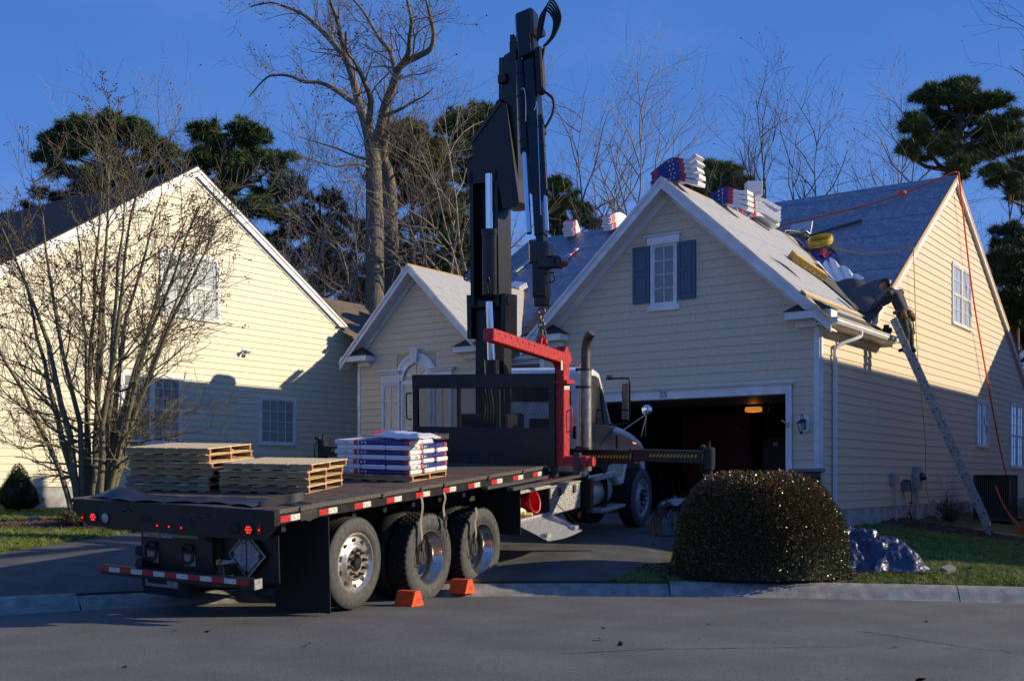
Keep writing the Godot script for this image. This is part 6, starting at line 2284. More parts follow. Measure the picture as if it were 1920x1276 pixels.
	var CB := Basis(-fwd.normalized(), Vector3.UP, rightv.normalized())
	ck.transform = Transform3D(CB, Vector3(-1.17, height(-1.17, -12.62), -12.62))
	copy(ck, "orange wheel chock at the foot of the front rear-axle wheel, by the driveway", Transform3D(CB, Vector3(-0.62, -0.04, -13.75)))

func T2(d: float, y: float, w: float) -> Transform3D:
	return Transform3D(Basis.IDENTITY, T(d, y, w))

func tarp_sheet(fp: Callable, nx: int, ny: int) -> MB:
	var m := mb()
	m.grid(nx, ny, fp, true)
	return m

func yard() -> void:
	# ladder
	var b := HXF * Vector3(2.12, 0, -4.42)
	b.y = height(b.x, b.z)
	var t := HXF * Vector3(0.50, 4.62, -3.12)
	var ax := (t - b).normalized()
	var side := HXF.basis * Vector3(-0.13, 0, -0.99).normalized()
	side = (side - ax * side.dot(ax)).normalized()
	var L := Transform3D(Basis(side, ax, side.cross(ax)), b)
	var len := (t - b).length() + 0.15
	var ld := thing("ladder", "tall aluminium extension ladder leaning from the lawn to the garage gutter", "ladder", L)
	for s in [-0.2, 0.2]:
		var m := mb()
		m.ext(PackedVector2Array([Vector2(s - 0.012, -0.045), Vector2(s + 0.012, -0.045), Vector2(s + 0.012, 0.045), Vector2(s - 0.012, 0.045)]), 0, 1)
		m = mb()
		m.bx(Vector3(s, len * 0.5, 0), Vector3(0.014, len, 0.085), 0.003)
		m.bx(Vector3(s * 0.93, len * 0.5, 0.04), Vector3(0.03, len, 0.01), 0.002)
		m.bx(Vector3(s * 0.93, len * 0.5, -0.04), Vector3(0.03, len, 0.01), 0.002)
		part("rail", m, M.ladder_alu, ld)
		m = mb()
		m.bx(Vector3(s * 0.9, len * 0.53, 0.075), Vector3(0.014, len * 0.94, 0.06), 0.003)
		part("fly_rail", m, M.ladder_alu, ld)
		m = mb()
		m.bx(Vector3(s, 0.03, 0), Vector3(0.05, 0.07, 0.11), 0.01)
		part("foot", m, M.black_rubber, ld)
	for k in int(len / 0.305):
		var m := mb()
		var y := 0.22 + k * 0.305
		m.rod(Vector3(-0.215, y, 0), Vector3(0.215, y, 0), 0.018, 10)
		m.rod(Vector3(-0.195, y + 0.04, 0.075), Vector3(0.195, y + 0.04, 0.075), 0.018, 10)
		part("rung", m, M.ladder_alu, ld)
		m = mb()
		for s in [-1.0, 1.0]:
			for z in [0.0, 0.075]:
				m.bx(Vector3(s * (0.2175 if z == 0.0 else 0.197), y + (0.0 if z == 0.0 else 0.04), z), Vector3(0.004, 0.03, 0.03), 0.001)
		part("rung_end", m, M.ink_black, ld)
	# wall lamp
	var H := func(x, y, z): return HXF * Transform3D(Basis.IDENTITY, Vector3(x, y, z))
	var lamp := thing("wall_lantern", "black lantern lamp on an octagonal white plate right of the garage door", "wall lamp", H.call(-0.30, 2.44, 0.02))
	var m := mb()
	var oc := PackedVector2Array([Vector2(-0.10, -0.11), Vector2(-0.05, -0.17), Vector2(0.05, -0.17), Vector2(0.10, -0.11), Vector2(0.10, 0.11), Vector2(0.05, 0.17), Vector2(-0.05, 0.17), Vector2(-0.10, 0.11)])
	m.ext(oc, 0, 0.035)
	part("plate", m, M.white_trim, lamp)
	m = mb()
	m.bx(Vector3(0, -0.02, 0.05), Vector3(0.09, 0.2, 0.03), 0.02)
	m.wire([Vector3(0, 0.05, 0.06), Vector3(0, 0.15, 0.10), Vector3(0, 0.17, 0.16), Vector3(0, 0.10, 0.19), Vector3(0, 0.05, 0.18), Vector3(0, 0.06, 0.15)], 0.008, 6)
	m.xf = Transform3D(Basis.IDENTITY, Vector3(0, -0.06, 0.17))
	m.lathe([Vector2(0.085, 0.06), Vector2(0.05, 0.10), Vector2(0.02, 0.13), Vector2(0.0, 0.15)], 12)
	m.lathe([Vector2(0.0, -0.16), Vector2(0.015, -0.15), Vector2(0.03, -0.12), Vector2(0.012, -0.10)], 10)
	for k in 6:
		var a := TAU * k / 6.0
		m.wire([Vector3(cos(a) * 0.07, 0.06, sin(a) * 0.07), Vector3(cos(a) * 0.065, 0.0, sin(a) * 0.065), Vector3(cos(a) * 0.03, -0.11, sin(a) * 0.03)], 0.004, 4, 3)
	part("lantern_frame", m, M.black_iron, lamp)
	m = mb()
	m.xf = Transform3D(Basis.IDENTITY, Vector3(0, -0.06, 0.17))
	m.lathe([Vector2(0.026, -0.11), Vector2(0.06, 0.0), Vector2(0.065, 0.058)], 12)
	part("lantern_glass", m, M.lamp_glass, lamp)
	m = mb()
	m.bx(Vector3(0, 0, 0.02), Vector3(0.06, 0.10, 0.03), 0.008)
	m.wire([Vector3(-0.02, 0.03, 0.03), Vector3(-0.06, 0.06, 0.06), Vector3(-0.10, 0.09, 0.06)], 0.014, 6)
	solo("door_sensor", m, M.grey_pipe, "small grey bracket screwed to the right jamb of the garage door", "bracket", H.call(-0.63, 2.42, 0.05))
	# meters and boxes on the right wall
	m = mb()
	m.bx(Vector3(0.06, 0, 0), Vector3(0.12, 0.24, 0.30), 0.015)
	var pb := solo("phone_box", m, M.grey_box, "pale grey utility box, left one of three on the right wall, with a pipe below", "utility box", H.call(0.02, 1.38, -4.45))
	m = mb()
	m.rod(Vector3(0.07, -0.12, 0.02), Vector3(0.09, -1.05, -0.02), 0.022, 10)
	part("pipe", m, M.grey_pipe, pb)
	m = mb()
	m.bx(Vector3(0.05, 0, 0), Vector3(0.10, 0.28, 0.30), 0.012)
	m.bx(Vector3(0.045, -0.02, 0.24), Vector3(0.08, 0.2, 0.12), 0.01)
	var cb := solo("cable_box", m, mat("box_dark", 0.17, 0.175, 0.175, 0.5), "darker grey cable box between the pale box and the electric meter", "utility box", H.call(0.02, 1.22, -5.42))
	m = mb()
	m.rod(Vector3(0.05, -0.13, 0.2), Vector3(0.07, -0.98, 0.16), 0.014, 8)
	part("pipe", m, M.grey_pipe, cb)
	m = mb()
	m.wire([Vector3(0.05, 0.1, 0.3), Vector3(0.14, 0.05, 0.05), Vector3(0.14, -0.3, -0.05), Vector3(0.1, -0.5, -0.1), Vector3(0.05, -0.75, 0.0)], 0.012, 6)
	m.bx(Vector3(0.12, -0.40, -0.08), Vector3(0.05, 0.04, 0.24), 0.01)
	m.bar(Vector3(0.1, -0.62, 0.0), Vector3(0.14, -0.82, -0.12), 0.03, 0.03)
	part("cables", m, M.black_rubber, cb)
	m = mb()
	m.bx(Vector3(0.07, 0, 0), Vector3(0.14, 0.52, 0.36), 0.012)
	var em := solo("electric_meter", m, M.grey_box, "tall grey electric meter box with a round meter and conduit on the right wall", "electric meter", H.call(0.02, 1.40, -6.2))
	m = mb()
	m.xf = Transform3D(Basis(Vector3(0, 0, 1), -PI / 2), Vector3(0.14, 0.02, -0.02))
	m.lathe([Vector2(0.10, 0.0), Vector2(0.10, 0.05), Vector2(0.085, 0.06), Vector2(0.08, 0.12), Vector2(0.0, 0.13)], 20)
	part("meter", m, M.cab_glass, em)
	m = mb()
	m.rod(Vector3(0.07, -0.26, 0.03), Vector3(0.07, -1.1, 0.03), 0.04, 12)
	m.rod(Vector3(0.07, -0.26, 0.03), Vector3(0.07, -0.34, 0.03), 0.055, 12)
	part("conduit", m, M.grey_pipe, em)
	m = mb()
	m.bx(Vector3(0.035, 0, 0), Vector3(0.07, 0.20, 0.12), 0.012)
	solo("outlet_box", m, M.white_trim, "small white weatherproof outlet on the right wall near the ladder", "outlet", H.call(0.02, 1.34, -8.55))
	# air conditioner
	var acp: Vector3 = HXF * Vector3(1.05, 0, -9.75)
	acp.y = height(acp.x, acp.z)
	var ac := thing("air_conditioner", "dark grey air conditioner unit on the lawn behind the ladder", "air conditioner", Transform3D(HXF.basis, acp))
	m = mb()
	m.bx(Vector3(0, 0.62, 0), Vector3(0.82, 1.12, 0.82), 0.02)
	part("core", m, M.black_rubber, ac)
	m = mb()
	for s in 4:
		m.xf = yaw(90.0 * s)
		for k in 17:
			m.bx(Vector3(-0.40 + k * 0.05, 0.62, 0.42), Vector3(0.018, 1.06, 0.016))
	part("louvre", m, M.unit_grey, ac)
	m = mb()
	m.bx(Vector3(0, 1.195, 0), Vector3(0.9, 0.04, 0.9), 0.015)
	m.bx(Vector3(0, 0.06, 0), Vector3(0.88, 0.08, 0.88), 0.01)
	for x in [-0.42, 0.42]:
		for z in [-0.42, 0.42]:
			m.bx(Vector3(x, 0.62, z), Vector3(0.05, 1.12, 0.05), 0.01)
	part("casing", m, M.grey_pipe if false else M.unit_grey, ac)
	# flood light on the neighbour's wall
	m = mb()
	m.xf = Transform3D(Basis(Vector3(0, 0, 1), -PI / 2), Vector3(0, 0, 0))
	m.lathe([Vector2(0.07, 0), Vector2(0.07, 0.03), Vector2(0.03, 0.04)], 16)
	for s in [-1.0, 1.0]:
		m.xf = Transform3D(Basis(Vector3(0, 0, 1), -2.0) * Basis(Vector3(1, 0, 0), s * 0.5), Vector3(0.07, -0.02, s * 0.06))
		m.lathe([Vector2(0.0, -0.02), Vector2(0.03, -0.02), Vector2(0.04, 0.03), Vector2(0.07, 0.10), Vector2(0.065, 0.10), Vector2(0, 0.06)], 14)
	solo("flood_light", m, M.white_trim, "small white twin flood light high on the neighbour's sunlit wall", "flood light", H.call(-16.87, 4.98, -0.34))
	# tarps
	var n := FastNoiseLite.new()
	n.seed = 21
	n.frequency = 0.9
	var fold := func(s: float, t: float, sx: float, sz: float, hh: float, f: float) -> Vector3:
		var x := (s - 0.5) * 2.0
		var z := (t - 0.5) * 2.0
		var r := sqrt(x * x + z * z)
		var k := maxf(0.0, 1.0 - pow(maxf(absf(x), absf(z)) * 0.55 + r * 0.45, 2.2))
		var w := 0.75 - absf(n.get_noise_2d(x * f, z * f)) * 1.5
		var w2 := 0.5 - absf(n.get_noise_2d(x * f * 2.3 + 9.0, z * f * 2.3)) * 1.1
		return Vector3(x * sx * (1.0 + 0.12 * n.get_noise_2d(z * 2.0, 4.0)), hh * pow(k, 0.7) * (0.18 + 0.8 * w + 0.32 * w2) + 0.015, z * sz * (1.0 + 0.12 * n.get_noise_2d(x * 2.0, 8.0)))
	var tm := tarp_sheet(func(s, t2): return fold.call(s, t2, 1.0, 0.95, 0.60, 0.9), 110, 100)
	var tc := Vector3(4.75, 0, -15.6)
	tc.y = height(tc.x, tc.z) - 0.02
	solo("blue_tarp", tm, M.tarp_blue, "large shiny dark blue tarp crumpled on the lawn right of the hedge", "tarp", yaw(-12, tc))
	tm = tarp_sheet(func(s, t2): return fold.call(s, t2, 0.42, 0.8, 0.72, 0.8), 60, 70)
	tc = Vector3(4.62, 0, -16.9)
	tc.y = height(tc.x, tc.z) - 0.02
	solo("tarp_fold", tm, M.tarp_blue, "steep fold of dark tarp standing up behind the hedge by the downspout", "tarp", yaw(20, tc))
	tm = tarp_sheet(func(s, t2): return fold.call(s, t2, 0.42, 0.5, 0.72, 0.7), 60, 60)
	tc = Vector3(2.72, 0, -18.6)
	tc.y = height(tc.x, tc.z) - 0.02
	solo("dark_tarp_bundle", tm, mat("tarp_green", 0.016, 0.02, 0.018, 0.3, 0, {"bump": M.tex_wrinkle, "depth": 3.0, "scale": Vector3(1, 1, 1), "spec": 0.8}), "black green tarp bundle on the driveway left of the hedge", "tarp", yaw(5, tc))
	tm = mb()
	tm.grid(12, 5, func(s, t2): return Vector3(-0.3 + s * 0.62, 0.50 + 0.16 * s * (0.6 + 0.4 * t2) + 0.05 * sin(s * 12.0 + t2 * 4.0), 0.38 - t2 * 0.25), true)
	solo("pale_tarp_edge", tm, mat("tarp_pale", 0.30, 0.32, 0.29, 0.6), "pale torn edge of sheeting on top of the tarp bundle by the driveway", "tarp", yaw(5, tc))
	m = mb()
	m.bx(Vector3(0, 0.05, 0), Vector3(0.17, 0.09, 0.12), 0.006)
	tc = Vector3(5.75, 0, -14.7)
	tc.y = height(tc.x, tc.z)
	solo("cardboard_scrap", m, mat("scrap_grey", 0.27, 0.25, 0.22, 0.9), "small grey brown block lying alone on the sunlit lawn right of the blue tarp", "scrap", Transform3D(Basis.from_euler(Vector3(0.3, 0.5, 0.25)), tc))
	# reel and cord by the air conditioner
	tc = HXF * Vector3(2.5, 0, -6.9)
	tc.y = height(tc.x, tc.z)
	var rc := solo("cord_pile", coil(Vector3(0, 0.02, 0), 0.36, 12, 0.012, Basis.IDENTITY, 12), M.rope_orange, "loose pile of orange cord on the grass at the right edge, past the ladder", "cord", Transform3D(Basis.IDENTITY, tc))
	m = mb()
	m.wire([Vector3(-0.1, 0.05, -0.3), Vector3(-0.25, 0.35, -0.6), Vector3(-0.36, 0.75, -0.9), Vector3(-0.40, 1.1, -1.1)], 0.014, 6)
	part("loose_end", m, M.rope_orange, rc)
	m = mb()
	m.bx(Vector3(-0.1, 0.1, 0), Vector3(0.16, 0.1, 0.1), 0.03)
	part("plug_bag", m, M.wrap_white, rc)
	m = mb()
	m.xf = Transform3D(Basis(Vector3(1, 0, 0), PI / 2), Vector3(0, 0.30, 0))
	m.lathe([Vector2(0.0, -0.1), Vector2(0.28, -0.1), Vector2(0.28, -0.08), Vector2(0.12, -0.07), Vector2(0.12, 0.07), Vector2(0.28, 0.08), Vector2(0.28, 0.1), Vector2(0, 0.1)], 28)
	tc = HXF * Vector3(2.35, 0, -7.9)
	tc.y = height(tc.x, tc.z)
	solo("hose_reel", m, M.bucket_red, "dull red hose reel standing behind the orange cord at the right edge", "hose reel", Transform3D(HXF.basis, tc))
	# stones in the left bed
	for q in [[-8.75, -20.4, 0.11, "pale stone at the left end of the mulch bed"], [-7.15, -18.9, 0.10, "flat grey stone at the street side of the mulch bed"]]:
		m = mb()
		m.lathe([Vector2(0, -0.5), Vector2(0.8, -0.4), Vector2(1.0, 0), Vector2(0.7, 0.5), Vector2(0, 0.6)], 9)
		solo("stone", m, M.cap_stone, q[3], "stone", Transform3D(Basis.from_euler(Vector3(0.2, 1, 0.1)).scaled(Vector3(q[2] * 1.3, q[2] * 0.7, q[2])), Vector3(q[0], height(q[0], q[1]) + 0.07, q[1])))
	# inside the garage
	m = mb()
	m.bx(Vector3(0, 1.3, 0), Vector3(2.0, 2.5, 0.5), 0.02)
	var cbn := thing("red_cabinet", "tall dark red cabinet against the back wall of the garage", "cabinet", H.call(-4.85, 0.61, -5.9))
	part("body", m, M.garage_red, cbn)
	m = mb()
	for x in [-0.5, 0.5]:
		m.bx(Vector3(x, 1.3, 0.255), Vector3(0.96, 2.4, 0.02), 0.006)
	part("door", m, M.garage_red, cbn)
	m = mb()
	m.bx(Vector3(0.62, 2.03, 0.268), Vector3(0.14, 0.12, 0.004))
	part("sticker", m, mat("sticker_blue", 0.05, 0.09, 0.2, 0.5), cbn)
	m = mb()
	m.bx(Vector3(0, 0.9, 0), Vector3(0.8, 1.75, 0.7), 0.03)
	var fr := solo("fridge", m, M.unit_grey, "dark fridge with a small pale label in the right of the garage", "fridge", H.call(-3.1, 0.61, -5.8))
	m = mb()
	m.bx(Vector3(-0.05, 1.62, 0.352), Vector3(0.11, 0.09, 0.004))
	part("label", m, M.tape_white, fr)
	m = mb()
	m.bx(Vector3(0, 0.5, 0), Vector3(0.9, 0.9, 0.5), 0.02)
	m.bx(Vector3(0.1, 1.1, 0), Vector3(0.5, 0.3, 0.4), 0.02)
	solo("work_bench", m, M.rust, "cluttered brown bench in the right rear of the garage", "bench", H.call(-1.5, 0.61, -5.8))
	var bike := thing("bicycle", "dark bicycle standing at the left wall of the garage", "bicycle", H.call(-5.75, 0.61, -4.6) * yaw(70))
	for x in [-0.5, 0.5]:
		var p := PackedVector3Array()
		var rr := PackedFloat32Array()
		for k in 25:
			p.append(Vector3(x + cos(TAU * k / 24.0) * 0.33, 0.34 + sin(TAU * k / 24.0) * 0.33, 0))
			rr.append(0.02)
		m = mb()
		m.tube(p, rr, 6, false)
		part("wheel", m, M.black_rubber, bike)
	m = mb()
	for q in [[-0.5, 0.34, -0.15, 0.85], [-0.15, 0.85, 0.4, 0.9], [-0.05, 0.3, 0.4, 0.9], [-0.05, 0.3, -0.18, 0.95], [0.5, 0.34, 0.38, 1.02], [-0.5, 0.34, -0.05, 0.3]]:
		m.rod(Vector3(q[0], q[1], 0), Vector3(q[2], q[3], 0), 0.018, 8)
	m.rod(Vector3(0.36, 1.04, -0.25), Vector3(0.36, 1.04, 0.25), 0.014, 8)
	m.bx(Vector3(-0.2, 0.97, 0), Vector3(0.24, 0.05, 0.12), 0.02)
	part("frame", m, M.unit_grey, bike)
	solo("hanging_hose", coil(Vector3.ZERO, 0.36, 5, 0.02, Basis(Vector3(1, 0, 0), PI / 2), 31, 0.01), M.black_rubber, "loop of dark hose hanging on the left rear wall of the garage", "hose", H.call(-6.0, 2.0, -5.9))
	var gl := thing("ceiling_lamp", "small amber lamp glowing under the garage ceiling", "lamp", H.call(-2.62, 2.94, -2.9))
	m = mb()
	m.bx(Vector3(0, 0.0, 0), Vector3(0.36, 0.12, 0.20), 0.03)
	part("lamp_cover", m, mat("lamp_amber_cover", 0.9, 0.33, 0.06, 0.4, 0, {"glow": 0.45}), gl)
	m = mb()
	m.wire([Vector3(0.2, 0.05, 0), Vector3(0.36, 0.05, 0), Vector3(0.36, -0.08, 0), Vector3(0.2, -0.08, 0)], 0.01)
	part("wire_loop", m, mat("brass", 0.3, 0.16, 0.04, 0.4, 0.6), gl)
	var ol := OmniLight3D.new()
	ol.name = "lamp_light"
	ol.light_color = Color(1.0, 0.6, 0.25)
	ol.light_energy = 0.02
	ol.light_size = 0.05
	ol.omni_range = 8.0
	ol.omni_attenuation = 2.0
	ol.shadow_enabled = true
	gl.add_child(ol)
	ol.position = Vector3(0, -0.14, 0)

func body(bones: Array, cell: float, col: Callable) -> MB:  # bones: [a, ra, b, rb]; smooth union of tapered capsules, meshed as surface nets
	var lo := Vector3(1e9, 1e9, 1e9)
	var hi := -lo
	for q in bones:
		for e in [[q[0], q[1]], [q[2], q[3]]]:
			lo = lo.min(e[0] - Vector3.ONE * (e[1] + cell * 4))
			hi = hi.max(e[0] + Vector3.ONE * (e[1] + cell * 4))
	var n := Vector3i(((hi - lo) / cell).ceil()) + Vector3i.ONE
	var acc := PackedFloat32Array()
	acc.resize(n.x * n.y * n.z)
	var K := 1.0 / 0.016
	for q in bones:
		var a: Vector3 = q[0]
		var b: Vector3 = q[2]
		var ra: float = q[1]
		var rb: float = q[3]
		var rm := maxf(ra, rb) + cell * 3.5
		var l := Vector3i(((a.min(b) - Vector3.ONE * rm - lo) / cell).floor()).clamp(Vector3i.ZERO, n - Vector3i.ONE)
		var h := Vector3i(((a.max(b) + Vector3.ONE * rm - lo) / cell).ceil()).clamp(Vector3i.ZERO, n - Vector3i.ONE)
		var ab := b - a
		var d2 := maxf(ab.length_squared(), 1e-9)
		for z in range(l.z, h.z + 1):
			for y in range(l.y, h.y + 1):
				for x in range(l.x, h.x + 1):
					var p := lo + Vector3(x, y, z) * cell - a
					var t := clampf(p.dot(ab) / d2, 0.0, 1.0)
					var d := (p - ab * t).length() - lerpf(ra, rb, t)
					if d < cell * 3.5:
						acc[(z * n.y + y) * n.x + x] += exp(-maxf(d, -0.06) * K)
	var f := func(i: int) -> float: return 0.9999 - acc[i]   # the surface is where the sum is one
	var m := mb()
	m.use_c = true
	var id := {}
	var sx := 1
	var sy := n.x
	var sz := n.x * n.y
	var pts := PackedVector3Array()
	for z in n.z - 1:
		for y in n.y - 1:
			for x in n.x - 1:
				var i := (z * n.y + y) * n.x + x
				var c := 0
				var s := Vector3.ZERO
				var v := [acc[i], acc[i + 1], acc[i + sy], acc[i + sy + 1], acc[i + sz], acc[i + sz + 1], acc[i + sz + sy], acc[i + sz + sy + 1]]
				var any := false
				var all := true
				for k in v:
					any = any or k > 1.0
					all = all and k > 1.0
				if not any or all:
					continue
				for e in [[0, 1], [2, 3], [4, 5], [6, 7], [0, 2], [1, 3], [4, 6], [5, 7], [0, 4], [1, 5], [2, 6], [3, 7]]:
					var va: float = v[e[0]]
					var vb: float = v[e[1]]
					if (va > 1.0) != (vb > 1.0):
						var la := log(maxf(va, 1e-5))
						var lb := log(maxf(vb, 1e-5))
						var t := la / (la - lb)
						s += Vector3(e[0] & 1, (e[0] >> 1) & 1, e[0] >> 2).lerp(Vector3(e[1] & 1, (e[1] >> 1) & 1, e[1] >> 2), t)
						c += 1
				var p := lo + (Vector3(x, y, z) + s / c) * cell
				var g := Vector3(v[0] + v[2] + v[4] + v[6] - v[1] - v[3] - v[5] - v[7], v[0] + v[1] + v[4] + v[5] - v[2] - v[3] - v[6] - v[7], v[0] + v[1] + v[2] + v[3] - v[4] - v[5] - v[6] - v[7])
				m.col = col.call(p)
				id[i] = m.vert(p, g.normalized())
	for i in id:
		var x: int = i % n.x
		var y: int = (i / n.x) % n.y
		var z: int = i / (n.x * n.y)
		if x < 1 or y < 1 or z < 1:
			continue
		for ax in [[sx, sy, sz], [sy, sz, sx], [sz, sx, sy]]:
			var ins: bool = acc[i] > 1.0
			if ins == (acc[i + ax[0]] > 1.0):
				continue
			var q := [i, i - ax[1], i - ax[1] - ax[2], i - ax[2]]
			if not (id.has(q[1]) and id.has(q[2]) and id.has(q[3])):
				continue
			var a: int = id[q[0]]
			var b: int = id[q[1]]
			var c2: int = id[q[2]]
			var d: int = id[q[3]]
			if ins:
				m.ix.append_array(PackedInt32Array([a, c2, b, a, d, c2]))
			else:
				m.ix.append_array(PackedInt32Array([a, b, c2, a, c2, d]))
	return m

func person() -> void:
	var at := Vector3(0.70, 4.06, -3.3)
	var P := thing("person", "person in a dark grey shirt and camouflage trousers standing on the ladder, leaning over the roof edge", "person", HXF * Transform3D(Basis.IDENTITY, at))
	var S := func(x, y, z): return Vector3(x, y, z)
	var hipL := Vector3(-0.10, 0.80, 0.10)
	var hipR := Vector3(-0.10, 0.80, -0.10)
	var chest := Vector3(-0.25, 1.20, 0.0)
	var neck := Vector3(-0.36, 1.36, 0.03)
	var head := Vector3(-0.46, 1.46, 0.06)
	var shL := Vector3(-0.34, 1.24, 0.20)
	var shR := Vector3(-0.22, 1.30, -0.20)
	var elL := Vector3(-0.56, 1.05, 0.22)
	var haL := Vector3(-0.74, 0.93, 0.16)
	var elR := Vector3(-0.50, 1.14, -0.22)
	var haR := Vector3(-0.70, 1.00, -0.14)
	var knL := Vector3(0.0, 0.42, 0.12)
	var knR := Vector3(0.02, 0.43, -0.11)
	var ftL := Vector3(0.02, 0.06, 0.11)
	var ftR := Vector3(0.06, 0.05, -0.10)
	var bones := [
		[hipL, 0.105, knL, 0.07], [hipR, 0.105, knR, 0.07], [knL, 0.068, ftL, 0.048], [knR, 0.068, ftR, 0.048],
		[ftL, 0.05, ftL + Vector3(-0.15, -0.03, 0.01), 0.038], [ftR, 0.05, ftR + Vector3(-0.15, -0.03, 0.0), 0.038],
		[ftL + Vector3(0.04, -0.02, 0), 0.042, ftL, 0.045], [ftR + Vector3(0.04, -0.02, 0), 0.042, ftR, 0.045],
		[hipL, 0.11, hipR, 0.11], [Vector3(-0.10, 0.86, 0.06), 0.115, Vector3(-0.22, 1.12, 0.07), 0.115], [Vector3(-0.10, 0.86, -0.06), 0.115, Vector3(-0.20, 1.14, -0.08), 0.12],
		[shL, 0.075, shR, 0.08], [chest + Vector3(0, 0, 0.07), 0.11, chest + Vector3(0, 0, -0.07), 0.11], [chest, 0.09, neck, 0.06], [neck, 0.052, head, 0.05],
		[shL, 0.064, elL, 0.048], [elL, 0.048, haL, 0.032], [shR, 0.064, elR, 0.048], [elR, 0.048, haR, 0.032],
		[head + Vector3(0.02, 0.03, 0), 0.095, head + Vector3(-0.02, -0.01, 0.0), 0.085], [head + Vector3(-0.05, -0.06, 0.0), 0.055, head + Vector3(-0.03, -0.03, 0), 0.07],
		[head + Vector3(-0.10, -0.02, 0.0), 0.014, head + Vector3(-0.115, -0.045, 0.0), 0.016],
		[head + Vector3(0.01, -0.02, 0.09), 0.02, head + Vector3(0.01, 0.01, 0.092), 0.02], [head + Vector3(0.01, -0.02, -0.09), 0.02, head + Vector3(0.01, 0.01, -0.092), 0.02],
	]
	for q in [[haL, elL, 1.0], [haR, elR, -1.0]]:
		var d: Vector3 = (q[0] - q[1]).normalized()
		var s: Vector3 = d.cross(Vector3.UP).normalized() * q[2]
		var up = s.cross(d).normalized() * q[2]
		var palm: Vector3 = q[0] + d * 0.06
		bones.append([q[0], 0.03, palm, 0.034])
		for k in 4:
			var o: Vector3 = palm + s * (-0.033 + 0.022 * k)
			var l: float = [0.062, 0.072, 0.068, 0.05][k]
			bones.append([o, 0.011, o + d * l * 0.55 - Vector3(0, 0.012, 0), 0.0105])
			bones.append([o + d * l * 0.55 - Vector3(0, 0.012, 0), 0.0105, o + d * l - Vector3(0, 0.04, 0), 0.009])
		var th: Vector3 = q[0] + d * 0.025 - s * 0.035
		bones.append([th, 0.013, th + d * 0.04 - s * 0.028 - Vector3(0, 0.012, 0), 0.011])
	var nz := FastNoiseLite.new()
	nz.seed = 3
	nz.frequency = 9.0
	var skin := Color(0.30, 0.155, 0.10)
	var m := body(bones, 0.014, func(p: Vector3) -> Color:
		if p.y < 0.105 or (p.y < 0.14 and p.x < -0.03):
			return Color(0.02, 0.017, 0.015)
		if (p - neck).dot((head - neck).normalized()) > 0.005 and p.y > 1.25 and absf(p.z - 0.05) < 0.13:
			return skin
		if p.distance_to(haL) < 0.035 or (p.x < haL.x and p.z > 0.0) or (p.x < haR.x - 0.0 and p.z < 0.0):
			return skin
		if p.y > 0.83:
			return Color(0.040, 0.041, 0.048)
		var k := nz.get_noise_3d(p.x, p.y, p.z)
		return Color(0.018, 0.02, 0.015) if k < -0.18 else (Color(0.12, 0.11, 0.085) if k > 0.2 else Color(0.055, 0.06, 0.042)))
	part("figure", m, mat("figure", 1, 1, 1, 0.85, 0, {"vc": true}), P)
	m = body([[head + Vector3(0.035, 0.055, 0.0), 0.098, head + Vector3(0.0, 0.05, 0), 0.096], [head + Vector3(0.07, 0.0, 0.03), 0.055, head + Vector3(0.07, 0.0, -0.03), 0.055], [head + Vector3(-0.06, 0.085, 0.03), 0.04, head + Vector3(-0.05, 0.09, -0.04), 0.04]], 0.012, func(_p): return Color(0.008, 0.007, 0.007))
	part("hair", m, M.hair, P)
	m = mb()
	for s in [-1.0, 1.0]:
		m.bx(head + Vector3(-0.098, 0.012, s * 0.035), Vector3(0.012, 0.012, 0.024), 0.004)
	part("eyes", m, M.ink_black, P)
	m = mb()
	m.xf = Transform3D(Basis.IDENTITY, Vector3(-0.105, 0.85, 0))
	m.lathe([Vector2(0.19, -0.03), Vector2(0.205, -0.025), Vector2(0.205, 0.025), Vector2(0.19, 0.03)], 24)
	part("tool_belt", m, M.leather, P)
	for q in [[-0.02, 0.77, 0.21, 0.15, 0.2], [0.06, 0.80, 0.06, 0.14, 0.17], [0.04, 0.76, -0.20, 0.15, 0.19], [-0.1, 0.77, -0.25, 0.12, 0.16]]:
		m = mb()
		m.bx(Vector3(q[0], q[1], q[2]), Vector3(0.09, q[4], q[3]), 0.03)
		m.bx(Vector3(q[0] + 0.03, q[1] - 0.03, q[2]), Vector3(0.07, q[4] * 0.6, q[3] * 0.85), 0.03)
		part("pouch", m, M.leather, P)
	m = mb()
	m.bar(Vector3(0.03, 0.72, -0.24), Vector3(0.08, 0.40, -0.22), 0.03, 0.02)
	m.bx(Vector3(0.02, 0.86, -0.23), Vector3(0.05, 0.06, 0.03), 0.01)
	part("hammer", m, M.black_iron, P)
	m = mb()
	m.bx(Vector3(0, 0.05, 0), Vector3(0.2, 0.13, 0.09), 0.03)
	m.rod(Vector3(-0.02, 0.1, 0), Vector3(-0.02, 0.17, 0), 0.06, 12)
	m.rod(Vector3(0.05, -0.02, 0), Vector3(0.09, -0.16, 0), 0.025, 8)
	solo("nail_gun", m, M.black_rubber, "black nail gun lying at the end of the gutter beside the person on the ladder", "nail gun", HXF * yaw(30, Vector3(0.36, 4.46, -3.0)))
	m = mb()
	m.grid(8, 4, func(s, t): return Vector3(0.03 + 0.09 * sin(s * PI), -t * 0.08 - 0.12 * (s - 0.3) * (s - 0.3) * 2.0, -0.25 + s * 0.5), true)
	solo("wall_vent", m, M.plate_grey, "small torn grey vent hood on the wall right of the ladder", "vent hood", HXF * Transform3D(Basis.IDENTITY, Vector3(0.03, 4.52, -6.05)))

